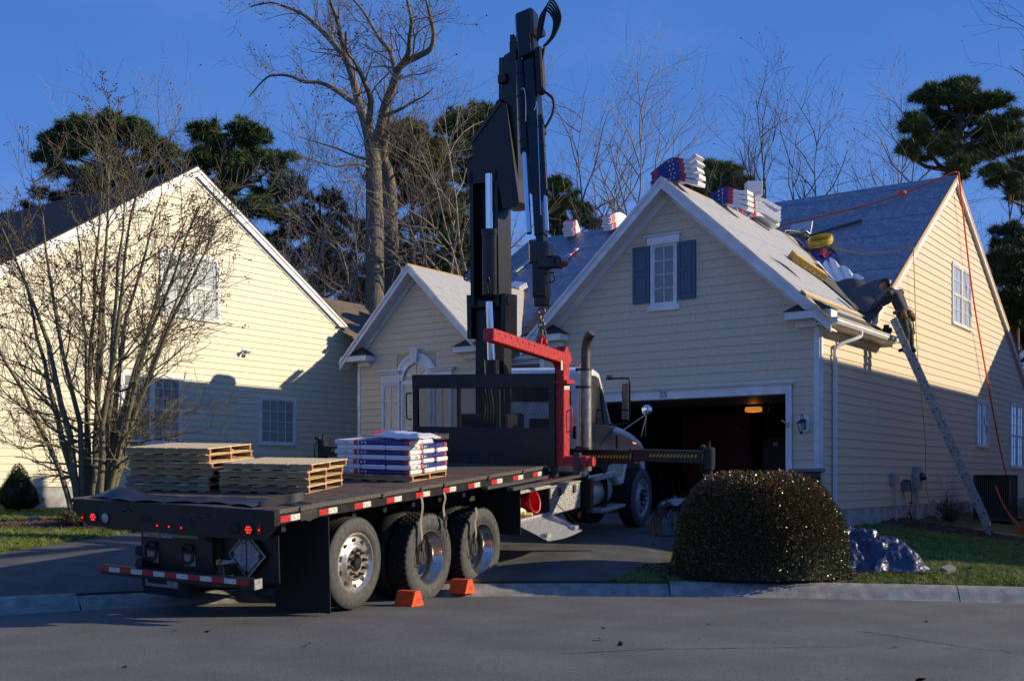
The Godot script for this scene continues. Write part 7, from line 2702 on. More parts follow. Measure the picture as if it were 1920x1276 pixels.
func grow(m: MB, p: Vector3, d: Vector3, len: float, r: float, lvl: int, q: RandomNumberGenerator, droop: float, tips: Array) -> void:
	var n := 5 if lvl > 1 else 4
	var pts := PackedVector3Array([p])
	var rad := PackedFloat32Array([r])
	var c := p
	var dd := d
	for k in n:
		dd = (dd + Vector3(q.randf_range(-1, 1), q.randf_range(-1, 1) + droop, q.randf_range(-1, 1)) * 0.24).normalized()
		c += dd * len / n
		pts.append(c)
		rad.append(maxf(r * (1.0 - 0.72 * (k + 1) / n), 0.0045))
	m.tube(pts, rad, 6 if r > 0.06 else (4 if r > 0.02 else 3), false)
	if lvl <= 0:
		tips.append(c)
		return
	var kids := 4 if lvl == 1 else (5 if lvl == 2 else 6)
	for k in kids:
		var t := lerpf(0.25, 1.0, (k + q.randf()) / kids)
		var i := clampi(int(t * n), 0, n - 1)
		var o: Vector3 = pts[i].lerp(pts[i + 1], t * n - i)
		var ax := (pts[i + 1] - pts[i]).normalized()
		var side := ax.cross(Vector3(q.randf_range(-1, 1), q.randf_range(-1, 1), q.randf_range(-1, 1))).normalized()
		var nd := (ax * q.randf_range(0.5, 1.0) + side * q.randf_range(0.5, 0.95) + Vector3(0, 0.22, 0)).normalized()
		grow(m, o, nd, len * q.randf_range(0.42, 0.68), maxf(r * (1.0 - 0.72 * t) * q.randf_range(0.5, 0.75), 0.006), lvl - 1, q, droop, tips)

func seeds(tips: Array, share: float, size: float, q: RandomNumberGenerator) -> MB:
	var m := mb()
	for t in tips:
		if q.randf() > share:
			continue
		m.xf = Transform3D(Basis.from_euler(Vector3(q.randf() * 3, q.randf() * 3, 0)) * size * q.randf_range(0.6, 1.3), t - Vector3(0, 0.03, 0))
		var o := [Vector3(1, 0, 0), Vector3(0, 1, 0), Vector3(0, 0, 1), Vector3(-1, 0, 0), Vector3(0, -1, 0), Vector3(0, 0, -1)]
		for f in [[0, 1, 2], [1, 3, 2], [3, 4, 2], [4, 0, 2], [1, 0, 5], [3, 1, 5], [4, 3, 5], [0, 4, 5]]:
			m.tri(o[f[0]], o[f[1]], o[f[2]])
	return m

func bare_mesh(h: float, lean: Vector2, r: float, seed_: int, lvl: int, fork: int, tips: Array) -> MB:  # a leafless tree with its foot at the origin
	var q := RandomNumberGenerator.new()
	q.seed = seed_
	var m := mb()
	var n := 9
	for f in fork:
		var pts := PackedVector3Array()
		var rad := PackedFloat32Array()
		var w := Vector3.ZERO
		var fx := Vector3(q.randf_range(-1, 1), 0, q.randf_range(-1, 1)) * h * 0.14 if f > 0 else Vector3.ZERO
		for k in n + 1:
			var t := float(k) / n
			w += Vector3(q.randf_range(-1, 1), 0, q.randf_range(-1, 1)) * h * 0.014
			pts.append(Vector3(lean.x, h, lean.y) * t * (1.0 if f == 0 else 0.9) * Vector3(t, 1, t) + w * minf(t * 3.0, 1.0) + fx * pow(t, 1.3))
			rad.append(maxf(r * pow(1.02 - t, 1.3) * (1.0 if f == 0 else 0.75), 0.012))
		m.tube(pts, rad, 8, false)
		var kids := 15 if f == 0 else 9
		for k in kids:
			var t := lerpf(0.32, 0.98, (k + q.randf()) / kids)
			var i := clampi(int(t * n), 0, n - 1)
			var o: Vector3 = pts[i].lerp(pts[i + 1], t * n - i)
			var a := q.randf() * TAU
			var up := lerpf(0.45, 1.3, t)
			grow(m, o, Vector3(cos(a), up, sin(a)).normalized(), h * q.randf_range(0.20, 0.34) * (1.15 - 0.55 * t), maxf(r * (1.15 - t) * 0.5, 0.014), lvl, q, 0.12, tips)
	return m

func tuft() -> ArrayMesh:  # a spray of pine needles
	var q := RandomNumberGenerator.new()
	q.seed = 77
	var m := mb()
	for k in 54:
		var d := Vector3(q.randf_range(-1, 1), q.randf_range(-0.45, 1), q.randf_range(-1, 1)).normalized()
		var s := d.cross(Vector3(q.randf_range(-1, 1), q.randf_range(-1, 1), q.randf_range(-1, 1))).normalized() * 0.012
		var o := d * q.randf_range(0.0, 0.05)
		var l := q.randf_range(0.18, 0.32)
		m.tri(o - s, o + s, o + d * l - Vector3(0, l * 0.15, 0))
	return m.mesh()

func pine(label: String, kind: int, r: float, trunk: Array, blobs: Array, tf: ArrayMesh, seed_: int) -> void:
	var q := RandomNumberGenerator.new()
	q.seed = seed_
	var base := Vector3(trunk[0].x, 0.3, trunk[0].z)
	var o := thing("pine_tree", label, "pine tree", Transform3D(Basis.IDENTITY, base), "")
	var m := mb()
	var pts := PackedVector3Array([Vector3.ZERO])
	for p in trunk:
		pts.append(p - base)
	var rad := PackedFloat32Array()
	for k in pts.size():
		rad.append(lerpf(r, r * 0.2, float(k) / (pts.size() - 1)))
	m.tube(pts, rad, 10, false)
	var xs := []
	var cs := PackedColorArray()
	var pal: Array = [[Color(0.075, 0.115, 0.03), Color(0.035, 0.062, 0.022)], [Color(0.17, 0.145, 0.03), Color(0.075, 0.085, 0.024)], [Color(0.085, 0.15, 0.045), Color(0.045, 0.085, 0.03)], [Color(0.038, 0.065, 0.026), Color(0.02, 0.04, 0.018)]][kind]
	for b in blobs:
		var c: Vector3 = b[0] - base
		var ru: float = b[1]
		var rv: float = b[2]
		c.z += q.randf_range(-1, 1) * ru * 0.5
		# a bough from the trunk to the clump
		var ty: float = clampf(c.y - q.randf_range(0.3, 1.4), 1.0, pts[-1].y - 0.1)
		var s := Vector3.ZERO
		for k in pts.size() - 1:
			if pts[k].y <= ty and pts[k + 1].y >= ty:
				s = pts[k].lerp(pts[k + 1], (ty - pts[k].y) / maxf(pts[k + 1].y - pts[k].y, 0.01))
		var midp := (s + c) * 0.5 + Vector3(q.randf_range(-0.2, 0.2), -0.15, q.randf_range(-0.2, 0.2))
		m.tube(PackedVector3Array([s, midp, c]), PackedFloat32Array([r * 0.32, r * 0.24, r * 0.1]), 5, false)
		var fans := int(b[3] / 9.0) + 2
		for f in fans:
			var d := Vector3(q.randf_range(-1, 1), q.randf_range(-0.7, 1), q.randf_range(-1, 1))
			if d.length() > 1.0:
				d = d.normalized() * q.randf_range(0.75, 1.0)
			var e := c + d * Vector3(ru, rv, ru * 0.9)
			m.tube(PackedVector3Array([c.lerp(midp, 0.2 * q.randf()), c.lerp(e, 0.55) - Vector3(0, 0.08, 0), e]), PackedFloat32Array([r * 0.09, r * 0.06, 0.012]), 3, false)
			for k in 11:
				var p := e + Vector3(q.randf_range(-1, 1), q.randf_range(-0.6, 1), q.randf_range(-1, 1)) * Vector3(0.34, 0.20, 0.34) * (0.55 + ru * 0.35)
				xs.append(Transform3D(Basis.from_euler(Vector3(q.randf_range(-0.6, 0.6), q.randf() * TAU, q.randf_range(-0.6, 0.6))) * q.randf_range(0.85, 1.45), p))
				var u := clampf(q.randf() * 0.7 + 0.5 * clampf(d.y, -0.4, 0.6) + 0.1, 0.0, 1.0)
				var cc: Color = pal[1].lerp(pal[0], q.randf())
				cs.append(cc * q.randf_range(1.1, 1.9))
	part("trunk", m, M.bark_brown, o)
	many("crown", tf, M.leaf, xs, cs, o)

func woods() -> void:
	var limbs := [
		[[Vector3(-4.92, 7.06, -40), Vector3(-4.94, 10.89, -40), Vector3(-4.98, 12.8, -40), Vector3(-5.09, 13.42, -40)], 0.36, 0.24],
		[[Vector3(-5.09, 13.42, -40), Vector3(-5.35, 14.37, -40.39), Vector3(-5.62, 15.17, -40.78), Vector3(-5.89, 16.24, -41.04), Vector3(-6.17, 16.93, -41.3), Vector3(-6.54, 17.48, -41.69), Vector3(-6.95, 18.03, -42.08), Vector3(-7.5, 18.64, -42.34), Vector3(-8.05, 19.15, -42.6), Vector3(-9.23, 19.67, -42.86), Vector3(-10.11, 19.64, -43.12)], 0.2, 0.03],
		[[Vector3(-6.11, 16.72, -41.17), Vector3(-6.15, 17.13, -40.78), Vector3(-6.24, 17.55, -40.39), Vector3(-6.32, 17.97, -40), Vector3(-6.48, 18.38, -39.61), Vector3(-6.64, 18.96, -39.22)], 0.13, 0.04],
		[[Vector3(-5.01, 13.53, -40), Vector3(-4.72, 13.78, -39.74), Vector3(-4.5, 14.55, -39.48), Vector3(-4.22, 15.12, -39.22), Vector3(-4.05, 15.49, -38.96), Vector3(-3.8, 15.77, -38.7), Vector3(-3.21, 15.9, -38.31), Vector3(-2.77, 16.07, -38.05), Vector3(-2.67, 16.56, -37.92), Vector3(-2.77, 17, -37.66), Vector3(-2.9, 17.52, -37.4)], 0.2, 0.04],
		[[Vector3(-4.05, 15.49, -38.96), Vector3(-4.19, 16.06, -39.48), Vector3(-4.4, 16.73, -40), Vector3(-4.85, 17.41, -40.52), Vector3(-5.2, 18.11, -41.04), Vector3(-5.57, 18.82, -41.56), Vector3(-6.12, 19.59, -41.95)], 0.11, 0.03],
		[[Vector3(-3.9, 15.74, -38.83), Vector3(-3.56, 15.94, -38.18), Vector3(-3.44, 16.18, -37.4), Vector3(-3.32, 16.5, -36.88), Vector3(-3.39, 16.81, -36.36), Vector3(-3.49, 17.56, -36.1)], 0.1, 0.03],
		[[Vector3(-5.56, 15.01, -40.65), Vector3(-5.91, 15.31, -41.17), Vector3(-6.36, 15.72, -41.56), Vector3(-6.82, 16.11, -41.95), Vector3(-7.27, 16.37, -42.21), Vector3(-7.93, 16.5, -42.47), Vector3(-8.48, 16.8, -42.73), Vector3(-9.02, 16.9, -42.86), Vector3(-9.46, 16.85, -42.99), Vector3(-9.9, 16.48, -43.12), Vector3(-10.22, 16.18, -43.25)], 0.11, 0.02],
		[[Vector3(-5.17, 14.05, -40), Vector3(-4.97, 14.65, -39.22), Vector3(-5.04, 14.93, -38.7), Vector3(-5.19, 15.25, -38.05), Vector3(-5.28, 15.37, -37.4), Vector3(-5.47, 15.53, -36.88), Vector3(-5.43, 15.94, -36.36)], 0.12, 0.03],
		[[Vector3(-4.45, 7.25, -41.3), Vector3(-4.49, 11.2, -41.3), Vector3(-4.58, 12.58, -41.3), Vector3(-4.79, 13.3, -41.04), Vector3(-4.63, 13.96, -40.65), Vector3(-4.48, 14.43, -40)], 0.3, 0.13],
		[[Vector3(-4.98, 12.75, -40), Vector3(-5.35, 13.03, -40.65), Vector3(-5.93, 13.37, -41.3), Vector3(-6.7, 13.81, -41.82), Vector3(-7.46, 14.16, -42.34), Vector3(-8.2, 14.53, -42.86)], 0.06, 0.012],
		[[Vector3(-4.94, 12.42, -40), Vector3(-5.46, 12.51, -39.35), Vector3(-6.11, 12.21, -38.7), Vector3(-6.76, 12.28, -38.18), Vector3(-7.33, 12.35, -37.66)], 0.06, 0.012],
		[[Vector3(-4.46, 14.26, -39.48), Vector3(-3.91, 14.28, -38.96), Vector3(-3.4, 14.38, -38.44), Vector3(-2.99, 14.39, -37.92), Vector3(-2.65, 14.48, -37.4)], 0.07, 0.012],
		[[Vector3(-4.46, 14.55, -39.48), Vector3(-3.99, 15.26, -38.83), Vector3(-3.77, 15.3, -38.44)], 0.05, 0.02],
		[[Vector3(-4.64, 12.29, -41.3), Vector3(-4.2, 12.64, -40.78), Vector3(-3.67, 13.11, -40.39), Vector3(-3.25, 13.67, -40), Vector3(-3.04, 13.87, -39.74)], 0.05, 0.01],
	]
	var pines := [
		["broad dark green pine rising behind the left house roof, left of its peak", 0, 0.28, [Vector3(-17.47, 8.35, -49), Vector3(-17.7, 12.57, -49), Vector3(-17.82, 14.68, -49), Vector3(-17.7, 16.55, -49)], [[Vector3(-17.47, 16.47, -48.37), 1.76, 0.52, 150], [Vector3(-19.03, 16.4, -49.11), 1.41, 0.59, 130], [Vector3(-16.42, 16.18, -48.69), 1.29, 0.66, 130], [Vector3(-20.15, 16.04, -49.25), 0.98, 0.47, 80], [Vector3(-15.57, 15.7, -49.3), 0.89, 0.52, 70], [Vector3(-17.9, 15.08, -47.96), 1.64, 0.66, 120], [Vector3(-16.25, 14.59, -47.83), 1.41, 0.61, 110], [Vector3(-17.87, 14.18, -49.81), 1.41, 0.59, 100], [Vector3(-20.39, 15.21, -48.42), 0.59, 0.28, 25], [Vector3(-15.5, 14.27, -48.36), 0.7, 0.47, 50], [Vector3(-19.69, 15, -50.19), 0.94, 0.47, 60], ]],
		["tall green pine right of the left house peak, with a flat side limb reaching right", 0, 0.3, [Vector3(-11.44, 7.48, -46), Vector3(-11.53, 10.56, -46), Vector3(-11.62, 12.76, -46), Vector3(-11.62, 15.4, -46)], [[Vector3(-11.87, 15.6, -45.93), 1.21, 0.37, 110], [Vector3(-12.88, 15.69, -46.81), 0.66, 0.4, 60], [Vector3(-10.77, 15.34, -45.94), 0.66, 0.4, 60], [Vector3(-11.75, 14.95, -46.33), 1.36, 0.48, 120], [Vector3(-9.51, 14.28, -45.16), 0.7, 0.35, 70], [Vector3(-10.64, 14.06, -46.32), 1.54, 0.57, 130], [Vector3(-12.56, 14.33, -46.88), 1.1, 0.55, 90], [Vector3(-11.68, 13.22, -46.06), 1.54, 0.55, 120], [Vector3(-9.58, 13.35, -46.58), 0.99, 0.55, 80], [Vector3(-12.44, 12.64, -46.41), 0.88, 0.44, 60], [Vector3(-10.32, 12.07, -44.95), 1.32, 0.55, 90], [Vector3(-9.26, 12.02, -46.62), 0.99, 0.66, 80], [Vector3(-10.06, 11.27, -46.22), 1.1, 0.55, 80], [Vector3(-12.85, 14.6, -45.52), 0.55, 0.33, 40], ]],
		["olive yellow evergreen just right of the forked bare tree", 1, 0.25, [Vector3(-4.07, 7.48, -46), Vector3(-4.14, 11.88, -46), Vector3(-4.18, 15.4, -46)], [[Vector3(-4.04, 15.27, -44.87), 0.79, 0.4, 90], [Vector3(-4.82, 15.33, -46.88), 0.77, 0.44, 80], [Vector3(-3.52, 14.94, -45.93), 0.84, 0.48, 90], [Vector3(-4.23, 14.45, -46.53), 1.32, 0.57, 130], [Vector3(-5.05, 14.11, -46.91), 0.88, 0.57, 90], [Vector3(-3.34, 13.89, -46.51), 0.92, 0.57, 90], [Vector3(-4.27, 13.24, -47.01), 1.54, 0.62, 130], [Vector3(-2.85, 12.7, -45.75), 0.77, 0.48, 60], ]],
		["rounded green pine directly left of the crane boom", 0, 0.28, [Vector3(-1.61, 7.74, -48), Vector3(-1.65, 12.34, -48), Vector3(-1.7, 16.7, -48)], [[Vector3(-1.75, 17.35, -48.72), 1.03, 0.37, 90], [Vector3(-2.4, 16.54, -47.87), 0.87, 0.46, 80], [Vector3(-1.06, 16.8, -49.05), 0.92, 0.51, 80], [Vector3(-1.87, 16.17, -48.91), 1.38, 0.55, 120], [Vector3(-2.48, 14.82, -47.03), 1.03, 0.55, 80], [Vector3(-0.68, 15.07, -47.13), 0.92, 0.64, 80], [Vector3(-1.58, 14.22, -47.32), 1.38, 0.64, 110], ]],
		["young bright green pine between the crane boom and the jib", 2, 0.14, [Vector3(-1.91, 6.95, -42), Vector3(-1.85, 9.76, -42), Vector3(-1.77, 11.97, -42)], [[Vector3(-1.82, 12.05, -43.12), 0.52, 0.52, 60], [Vector3(-2.2, 11.13, -41.85), 0.56, 0.56, 70], [Vector3(-1.52, 10.83, -42.3), 0.56, 0.6, 70], [Vector3(-1.99, 9.86, -41.52), 0.72, 0.6, 80], [Vector3(-1.41, 9.56, -42.02), 0.56, 0.52, 50], [Vector3(-2.3, 9.31, -41.73), 0.52, 0.4, 40], ]],
		["young bright green pine right of the crane jib", 2, 0.13, [Vector3(2.11, 9.12, -48), Vector3(2.07, 11.42, -48), Vector3(2.02, 13.72, -48)], [[Vector3(1.96, 13.74, -47.64), 0.41, 0.51, 45], [Vector3(2.35, 13.19, -48.2), 0.6, 0.51, 60], [Vector3(1.85, 12.85, -48.2), 0.6, 0.6, 60], [Vector3(2.93, 13.03, -48.97), 0.51, 0.37, 40], [Vector3(2.43, 12.32, -48.44), 0.78, 0.51, 60], [Vector3(3.52, 12.62, -49.03), 0.55, 0.32, 35], ]],
		["bushy green pine behind the shingle stacks on the garage ridge", 2, 0.13, [Vector3(9.14, 10.22, -49), Vector3(9.14, 12.57, -49), Vector3(9.19, 14.68, -49)], [[Vector3(8.78, 15.1, -49.86), 0.56, 0.47, 70], [Vector3(9.56, 15.05, -50.18), 0.61, 0.42, 70], [Vector3(10.05, 14.43, -49.41), 0.52, 0.42, 60], [Vector3(8.07, 14.11, -48.19), 0.52, 0.47, 60], [Vector3(9.19, 14.2, -49.87), 1.03, 0.52, 110], [Vector3(10.07, 14.02, -50.12), 0.66, 0.42, 60], [Vector3(8.61, 13.86, -49.97), 0.7, 0.38, 50], ]],
		["large spreading pine behind the tall right gable", 0, 0.34, [Vector3(17.91, 7.78, -45), Vector3(17.98, 11.65, -45), Vector3(18.02, 13.59, -45), Vector3(18.09, 15.31, -45), Vector3(18.19, 16.6, -45)], [[Vector3(18.26, 17.14, -45.17), 0.82, 0.34, 90], [Vector3(17.64, 17, -45.51), 0.75, 0.34, 70], [Vector3(18.55, 16.48, -44.31), 0.6, 0.34, 60], [Vector3(18.19, 16.54, -45.8), 1.29, 0.39, 110], [Vector3(16.75, 16.71, -45.18), 0.54, 0.3, 50], [Vector3(19.26, 16.32, -44.48), 0.56, 0.34, 60], [Vector3(19.45, 15.41, -43.95), 0.56, 0.43, 60], [Vector3(17.33, 15.9, -45.85), 0.75, 0.34, 60], [Vector3(18.89, 15.79, -46.18), 1.08, 0.43, 100], [Vector3(15.9, 15.43, -44.01), 0.47, 0.26, 36], [Vector3(19.69, 15.27, -45.72), 0.78, 0.39, 70], [Vector3(16.39, 14.92, -44.79), 0.56, 0.26, 40], [Vector3(17.22, 14.42, -44.16), 0.86, 0.39, 60], [Vector3(15.54, 14.31, -44.51), 0.47, 0.26, 30], [Vector3(19.11, 14.64, -45.65), 0.97, 0.39, 70], [Vector3(20.75, 15.37, -45.89), 0.47, 0.34, 40], [Vector3(17.44, 13.5, -43.91), 0.86, 0.34, 50], ]],
		["dark evergreen at the right edge behind the gable", 3, 0.25, [Vector3(18.54, 3.28, -41), Vector3(18.54, 7.99, -41), Vector3(18.54, 10.54, -41)], [[Vector3(18.66, 10.21, -41.27), 0.78, 0.59, 130], [Vector3(17.76, 8.77, -39.91), 0.67, 0.67, 120], [Vector3(19.17, 8.87, -41.52), 0.78, 0.67, 120], [Vector3(18.35, 7.54, -40.59), 0.78, 0.78, 140], [Vector3(18.85, 6.33, -41.91), 0.67, 0.71, 100], [Vector3(19.56, 6.97, -42.15), 0.78, 0.78, 100], [Vector3(18.05, 9.76, -41.01), 0.43, 0.39, 50], ]],
		["sparse pine leaning in from the right edge above the roof", 0, 0.2, [Vector3(21.05, 8.48, -44), Vector3(20.42, 11.42, -44), Vector3(20.11, 13.32, -44)], [[Vector3(20.33, 14.62, -45.2), 0.72, 0.38, 60], [Vector3(20.1, 13.61, -43.54), 0.76, 0.46, 60], [Vector3(19.13, 12.73, -42.98), 0.63, 0.29, 40], [Vector3(20.32, 12.54, -44.24), 0.72, 0.38, 40], [Vector3(18.46, 13.01, -42.88), 0.51, 0.25, 30], ]],
		["dark evergreen thicket tree low between the left house and the forked tree", 3, 0.2, [Vector3(-8.27, 7.29, -48), Vector3(-8.27, 10.04, -48), Vector3(-8.27, 13.26, -48)], [[Vector3(-8.14, 13.08, -47.27), 1.15, 0.6, 80], [Vector3(-8.92, 12.06, -47.78), 1.15, 0.69, 110], [Vector3(-7.39, 12.17, -48.27), 1.15, 0.69, 100], [Vector3(-8.13, 10.79, -47.17), 1.38, 0.78, 120], [Vector3(-8.98, 9.84, -46.9), 1.15, 0.78, 110], [Vector3(-7.25, 10.2, -48.88), 1.15, 0.78, 110], [Vector3(-7.96, 9.05, -47.55), 1.38, 0.69, 90], [Vector3(-6.58, 11.42, -49.1), 0.92, 0.69, 70], [Vector3(-6.32, 9.28, -48.95), 0.92, 0.69, 60], ]],
		["dark evergreen thicket tree low behind the small gable", 3, 0.2, [Vector3(-3.99, 7.41, -49), Vector3(-3.99, 9.75, -49), Vector3(-3.99, 12.33, -49)], [[Vector3(-4.43, 12.27, -48.71), 1.17, 0.61, 80], [Vector3(-3.04, 12.08, -48.9), 1.17, 0.7, 90], [Vector3(-3.99, 10.93, -49.05), 1.41, 0.8, 100], [Vector3(-5.19, 10.76, -49.35), 1.08, 0.7, 80], [Vector3(-2.59, 10.5, -49.23), 1.17, 0.8, 90], [Vector3(-3.76, 9.31, -49.14), 1.41, 0.7, 70], ]],
		["dark evergreen low behind the left house ridge", 3, 0.2, [Vector3(-14.47, 10.04, -48), Vector3(-14.47, 12.34, -48), Vector3(-14.47, 14.4, -48)], [[Vector3(-14.56, 14.48, -48.29), 0.92, 0.55, 80], [Vector3(-15.26, 13.64, -49.06), 1.15, 0.55, 90], [Vector3(-14.01, 12.8, -48.02), 0.92, 0.55, 80], [Vector3(-19.23, 13.22, -47.83), 1.38, 0.69, 120], [Vector3(-20.9, 12.69, -48.53), 1.38, 0.69, 100], [Vector3(-17.45, 12.19, -47.37), 1.38, 0.69, 100], [Vector3(-21.37, 11.09, -47.52), 1.15, 0.69, 80], ]],
	]
	var bare := [
		["bare pale tree with a fork, the tallest behind the crane jib", Vector3(4.61, 8.96, -47), Vector3(5.17, 17.28, -47), 1],
		["bare grey tree leaning right behind the garage peak", Vector3(3.9, 9.12, -48), Vector3(6.43, 17.05, -48), 1],
		["slim bare tree left of the garage peak", Vector3(2.87, 9.12, -48), Vector3(3.1, 17.28, -48), 0],
		["bare tree with a round crown right of the garage peak", Vector3(10.32, 11.39, -49), Vector3(10.32, 17.61, -49), 2],
		["crooked dark bare tree over the blue roof, left one", Vector3(12.44, 10.56, -46), Vector3(12.88, 16.11, -46), 2],
		["crooked dark bare tree over the blue roof, with low arms", Vector3(11.37, 10.96, -48), Vector3(11.71, 16.01, -48), 2],
		["thin bare tree left of the large right pine", Vector3(16.29, 10.56, -46), Vector3(16.07, 16.39, -46), 1],
		["small bare tree over the blue roof near the right pine", Vector3(15.62, 11.19, -48), Vector3(15.85, 16.13, -48), 0],
		["bare whitish tree leaning left of the crane boom", Vector3(-1.08, 7.99, -41), Vector3(-2.55, 14.86, -41), 1],
		["bare tree with white twigs between the two left pines", Vector3(-14.09, 9.68, -46), Vector3(-14.53, 15.84, -46), 1],
		["slim bare tree among the left pine crown", Vector3(-18.66, 9.92, -50), Vector3(-19.38, 16.5, -50), 1],
		["bare tree behind the left house ridge near its peak", Vector3(-15.97, 9.86, -47), Vector3(-16.08, 15.75, -47), 0],
		["slender pale birch-like tree left of the forked tree", Vector3(-6.28, 6.42, -41), Vector3(-6.12, 12.5, -41), 1],
		["slender pale tree with a double stem nearer the left house", Vector3(-6.87, 6.23, -41), Vector3(-7.36, 12.21, -41), 1],
		["bare thicket tree right of the forked tree", Vector3(-3.14, 6.42, -41), Vector3(-3.33, 13.09, -41), 0],
		["bare tree at the right edge with fine reddish twigs", Vector3(19.62, 8.98, -40), Vector3(18.85, 17.78, -40), 2],
		["bare tree with crooked boughs behind the right gable", Vector3(19.16, 5.53, -44), Vector3(19.37, 14.58, -44), 2],
	]
	var q := RandomNumberGenerator.new()
	q.seed = 11
	# the great forked tree
	var big := thing("forked_tree", "tall bare grey tree forking high above the houses, with dark seed balls on its twigs", "tree", Transform3D(Basis.IDENTITY, Vector3(-4.9, 0.3, -40.0)))
	var m := mb(-big.position)
	var tips := []
	for l in limbs:
		var pts := PackedVector3Array()
		var rad := PackedFloat32Array()
		var src: Array = l[0]
		if src[0].y < 8.0:
			pts.append(Vector3(src[0].x, 0.3, src[0].z))
			rad.append(l[1] * 1.15)
		for k in src.size() - 1:
			for j in 3:
				pts.append((src[k] as Vector3).cubic_interpolate(src[k + 1], src[maxi(k - 1, 0)], src[mini(k + 2, src.size() - 1)], j / 3.0))
				rad.append(lerpf(l[1], l[2], (k + j / 3.0) / (src.size() - 1)))
		pts.append(src[-1])
		rad.append(l[2])
		m.tube(pts, rad, 10, false)
		var total := 0.0
		for k in pts.size() - 1:
			total += pts[k].distance_to(pts[k + 1])
		var kids := int(total * (2.6 if l[1] < 0.25 else 0.7))
		for k in kids:
			var t := lerpf(0.12 if l[1] < 0.25 else 0.55, 1.0, (k + q.randf()) / kids)
			var i := clampi(int(t * (pts.size() - 1)), 0, pts.size() - 2)
			var ax := (pts[i + 1] - pts[i]).normalized()
			var sd := ax.cross(Vector3(q.randf_range(-1, 1), q.randf_range(-1, 1), q.randf_range(-1, 1))).normalized()
			grow(m, pts[i], (ax * q.randf_range(0.3, 1.0) + sd * 0.8 + Vector3(0, 0.3, 0)).normalized(), q.randf_range(0.7, 1.9), maxf(minf(rad[i] * 0.35, 0.035), 0.011), 2, q, 0.02, tips)
	part("trunk_and_branches", m, M.bark_grey, big)
	m = seeds(tips, 0.13, 0.035, q)
	m.xf = Transform3D.IDENTITY
	var sb := part("seed_balls", m, M.seed, big)
	sb.position = -big.position
	sb.set_meta("kind", "stuff")
	var k0 := 0
	for b in bare:
		k0 += 1
		var foot := Vector3(b[1].x, 0.3, b[1].z)
		var o := thing("bare_tree", b[0], "tree", Transform3D(Basis.IDENTITY, foot))
		var tp := []
		var h: float = b[2].y - 0.3
		var mm := bare_mesh(h, Vector2(b[2].x - b[1].x, 0.6), clampf(h * 0.013, 0.07, 0.22), 300 + k0 * 7, 2, 2 if k0 % 3 == 0 else 1, tp)
		part("trunk_and_branches", mm, [M.bark_grey, M.bark_pale, M.bark_brown][b[3]], o)
		if k0 % 2 == 0:
			part("seed_heads", seeds(tp, 0.10, 0.035, q), M.seed, o).set_meta("kind", "stuff")
	# undergrowth of young bare trees filling the wood behind the houses
	var protos := []
	for k in 5:
		var tp := []
		var o := Node3D.new()
		part("trunk_and_branches", bare_mesh(9.0, Vector2(R(-0.7, 0.7), R(-0.7, 0.7)), 0.075, 900 + k * 13, 2, 2, tp), [M.twig, M.twig_pale, M.twig, M.bark_grey, M.bark_pale][k], o)
		protos.append(o)
	for k in 46:
		var x := lerpf(-24.0, 24.0, (k + q.randf()) / 46.0)
		var z := -q.randf_range(50.0, 60.0)
		if x > -9.0 and x < -0.5:
			z = -q.randf_range(40.5, 52.0)
		elif x < -9.0:
			z = -q.randf_range(47.0, 56.0)
		elif x > 14.0:
			z = -q.randf_range(44.0, 54.0)
		var o: Node3D = protos[k % 5].duplicate()
		o.name = numbered("young_tree")
		add_child(o)
		o.transform = Transform3D(Basis(Vector3.UP, q.randf() * TAU) * q.randf_range(0.85, 1.2) * (1.18 if absf(x + 4.7) < 4.5 else 1.0), Vector3(x, 0.3, z))
		tag(o, "young bare tree in the tangled wood behind the houses", "tree", "young bare trees in the wood behind the houses")
	for p in protos:
		p.free()
	var tf := tuft()
	var s := 50
	for p in pines:
		s += 3
		pine(p[0], p[1], p[2], p[3], p[4], tf, s)

func leafs(w: float, l: float) -> ArrayMesh:
	var m := mb()
	m.tri(Vector3(-w, 0, l * 0.45), Vector3(w, 0, l * 0.45), Vector3(0, 0.006, l), Vector3.UP)
	m.tri(Vector3(-w, 0, l * 0.45), Vector3(0, 0, 0), Vector3(w, 0, l * 0.45), Vector3.UP)
	return m.mesh()

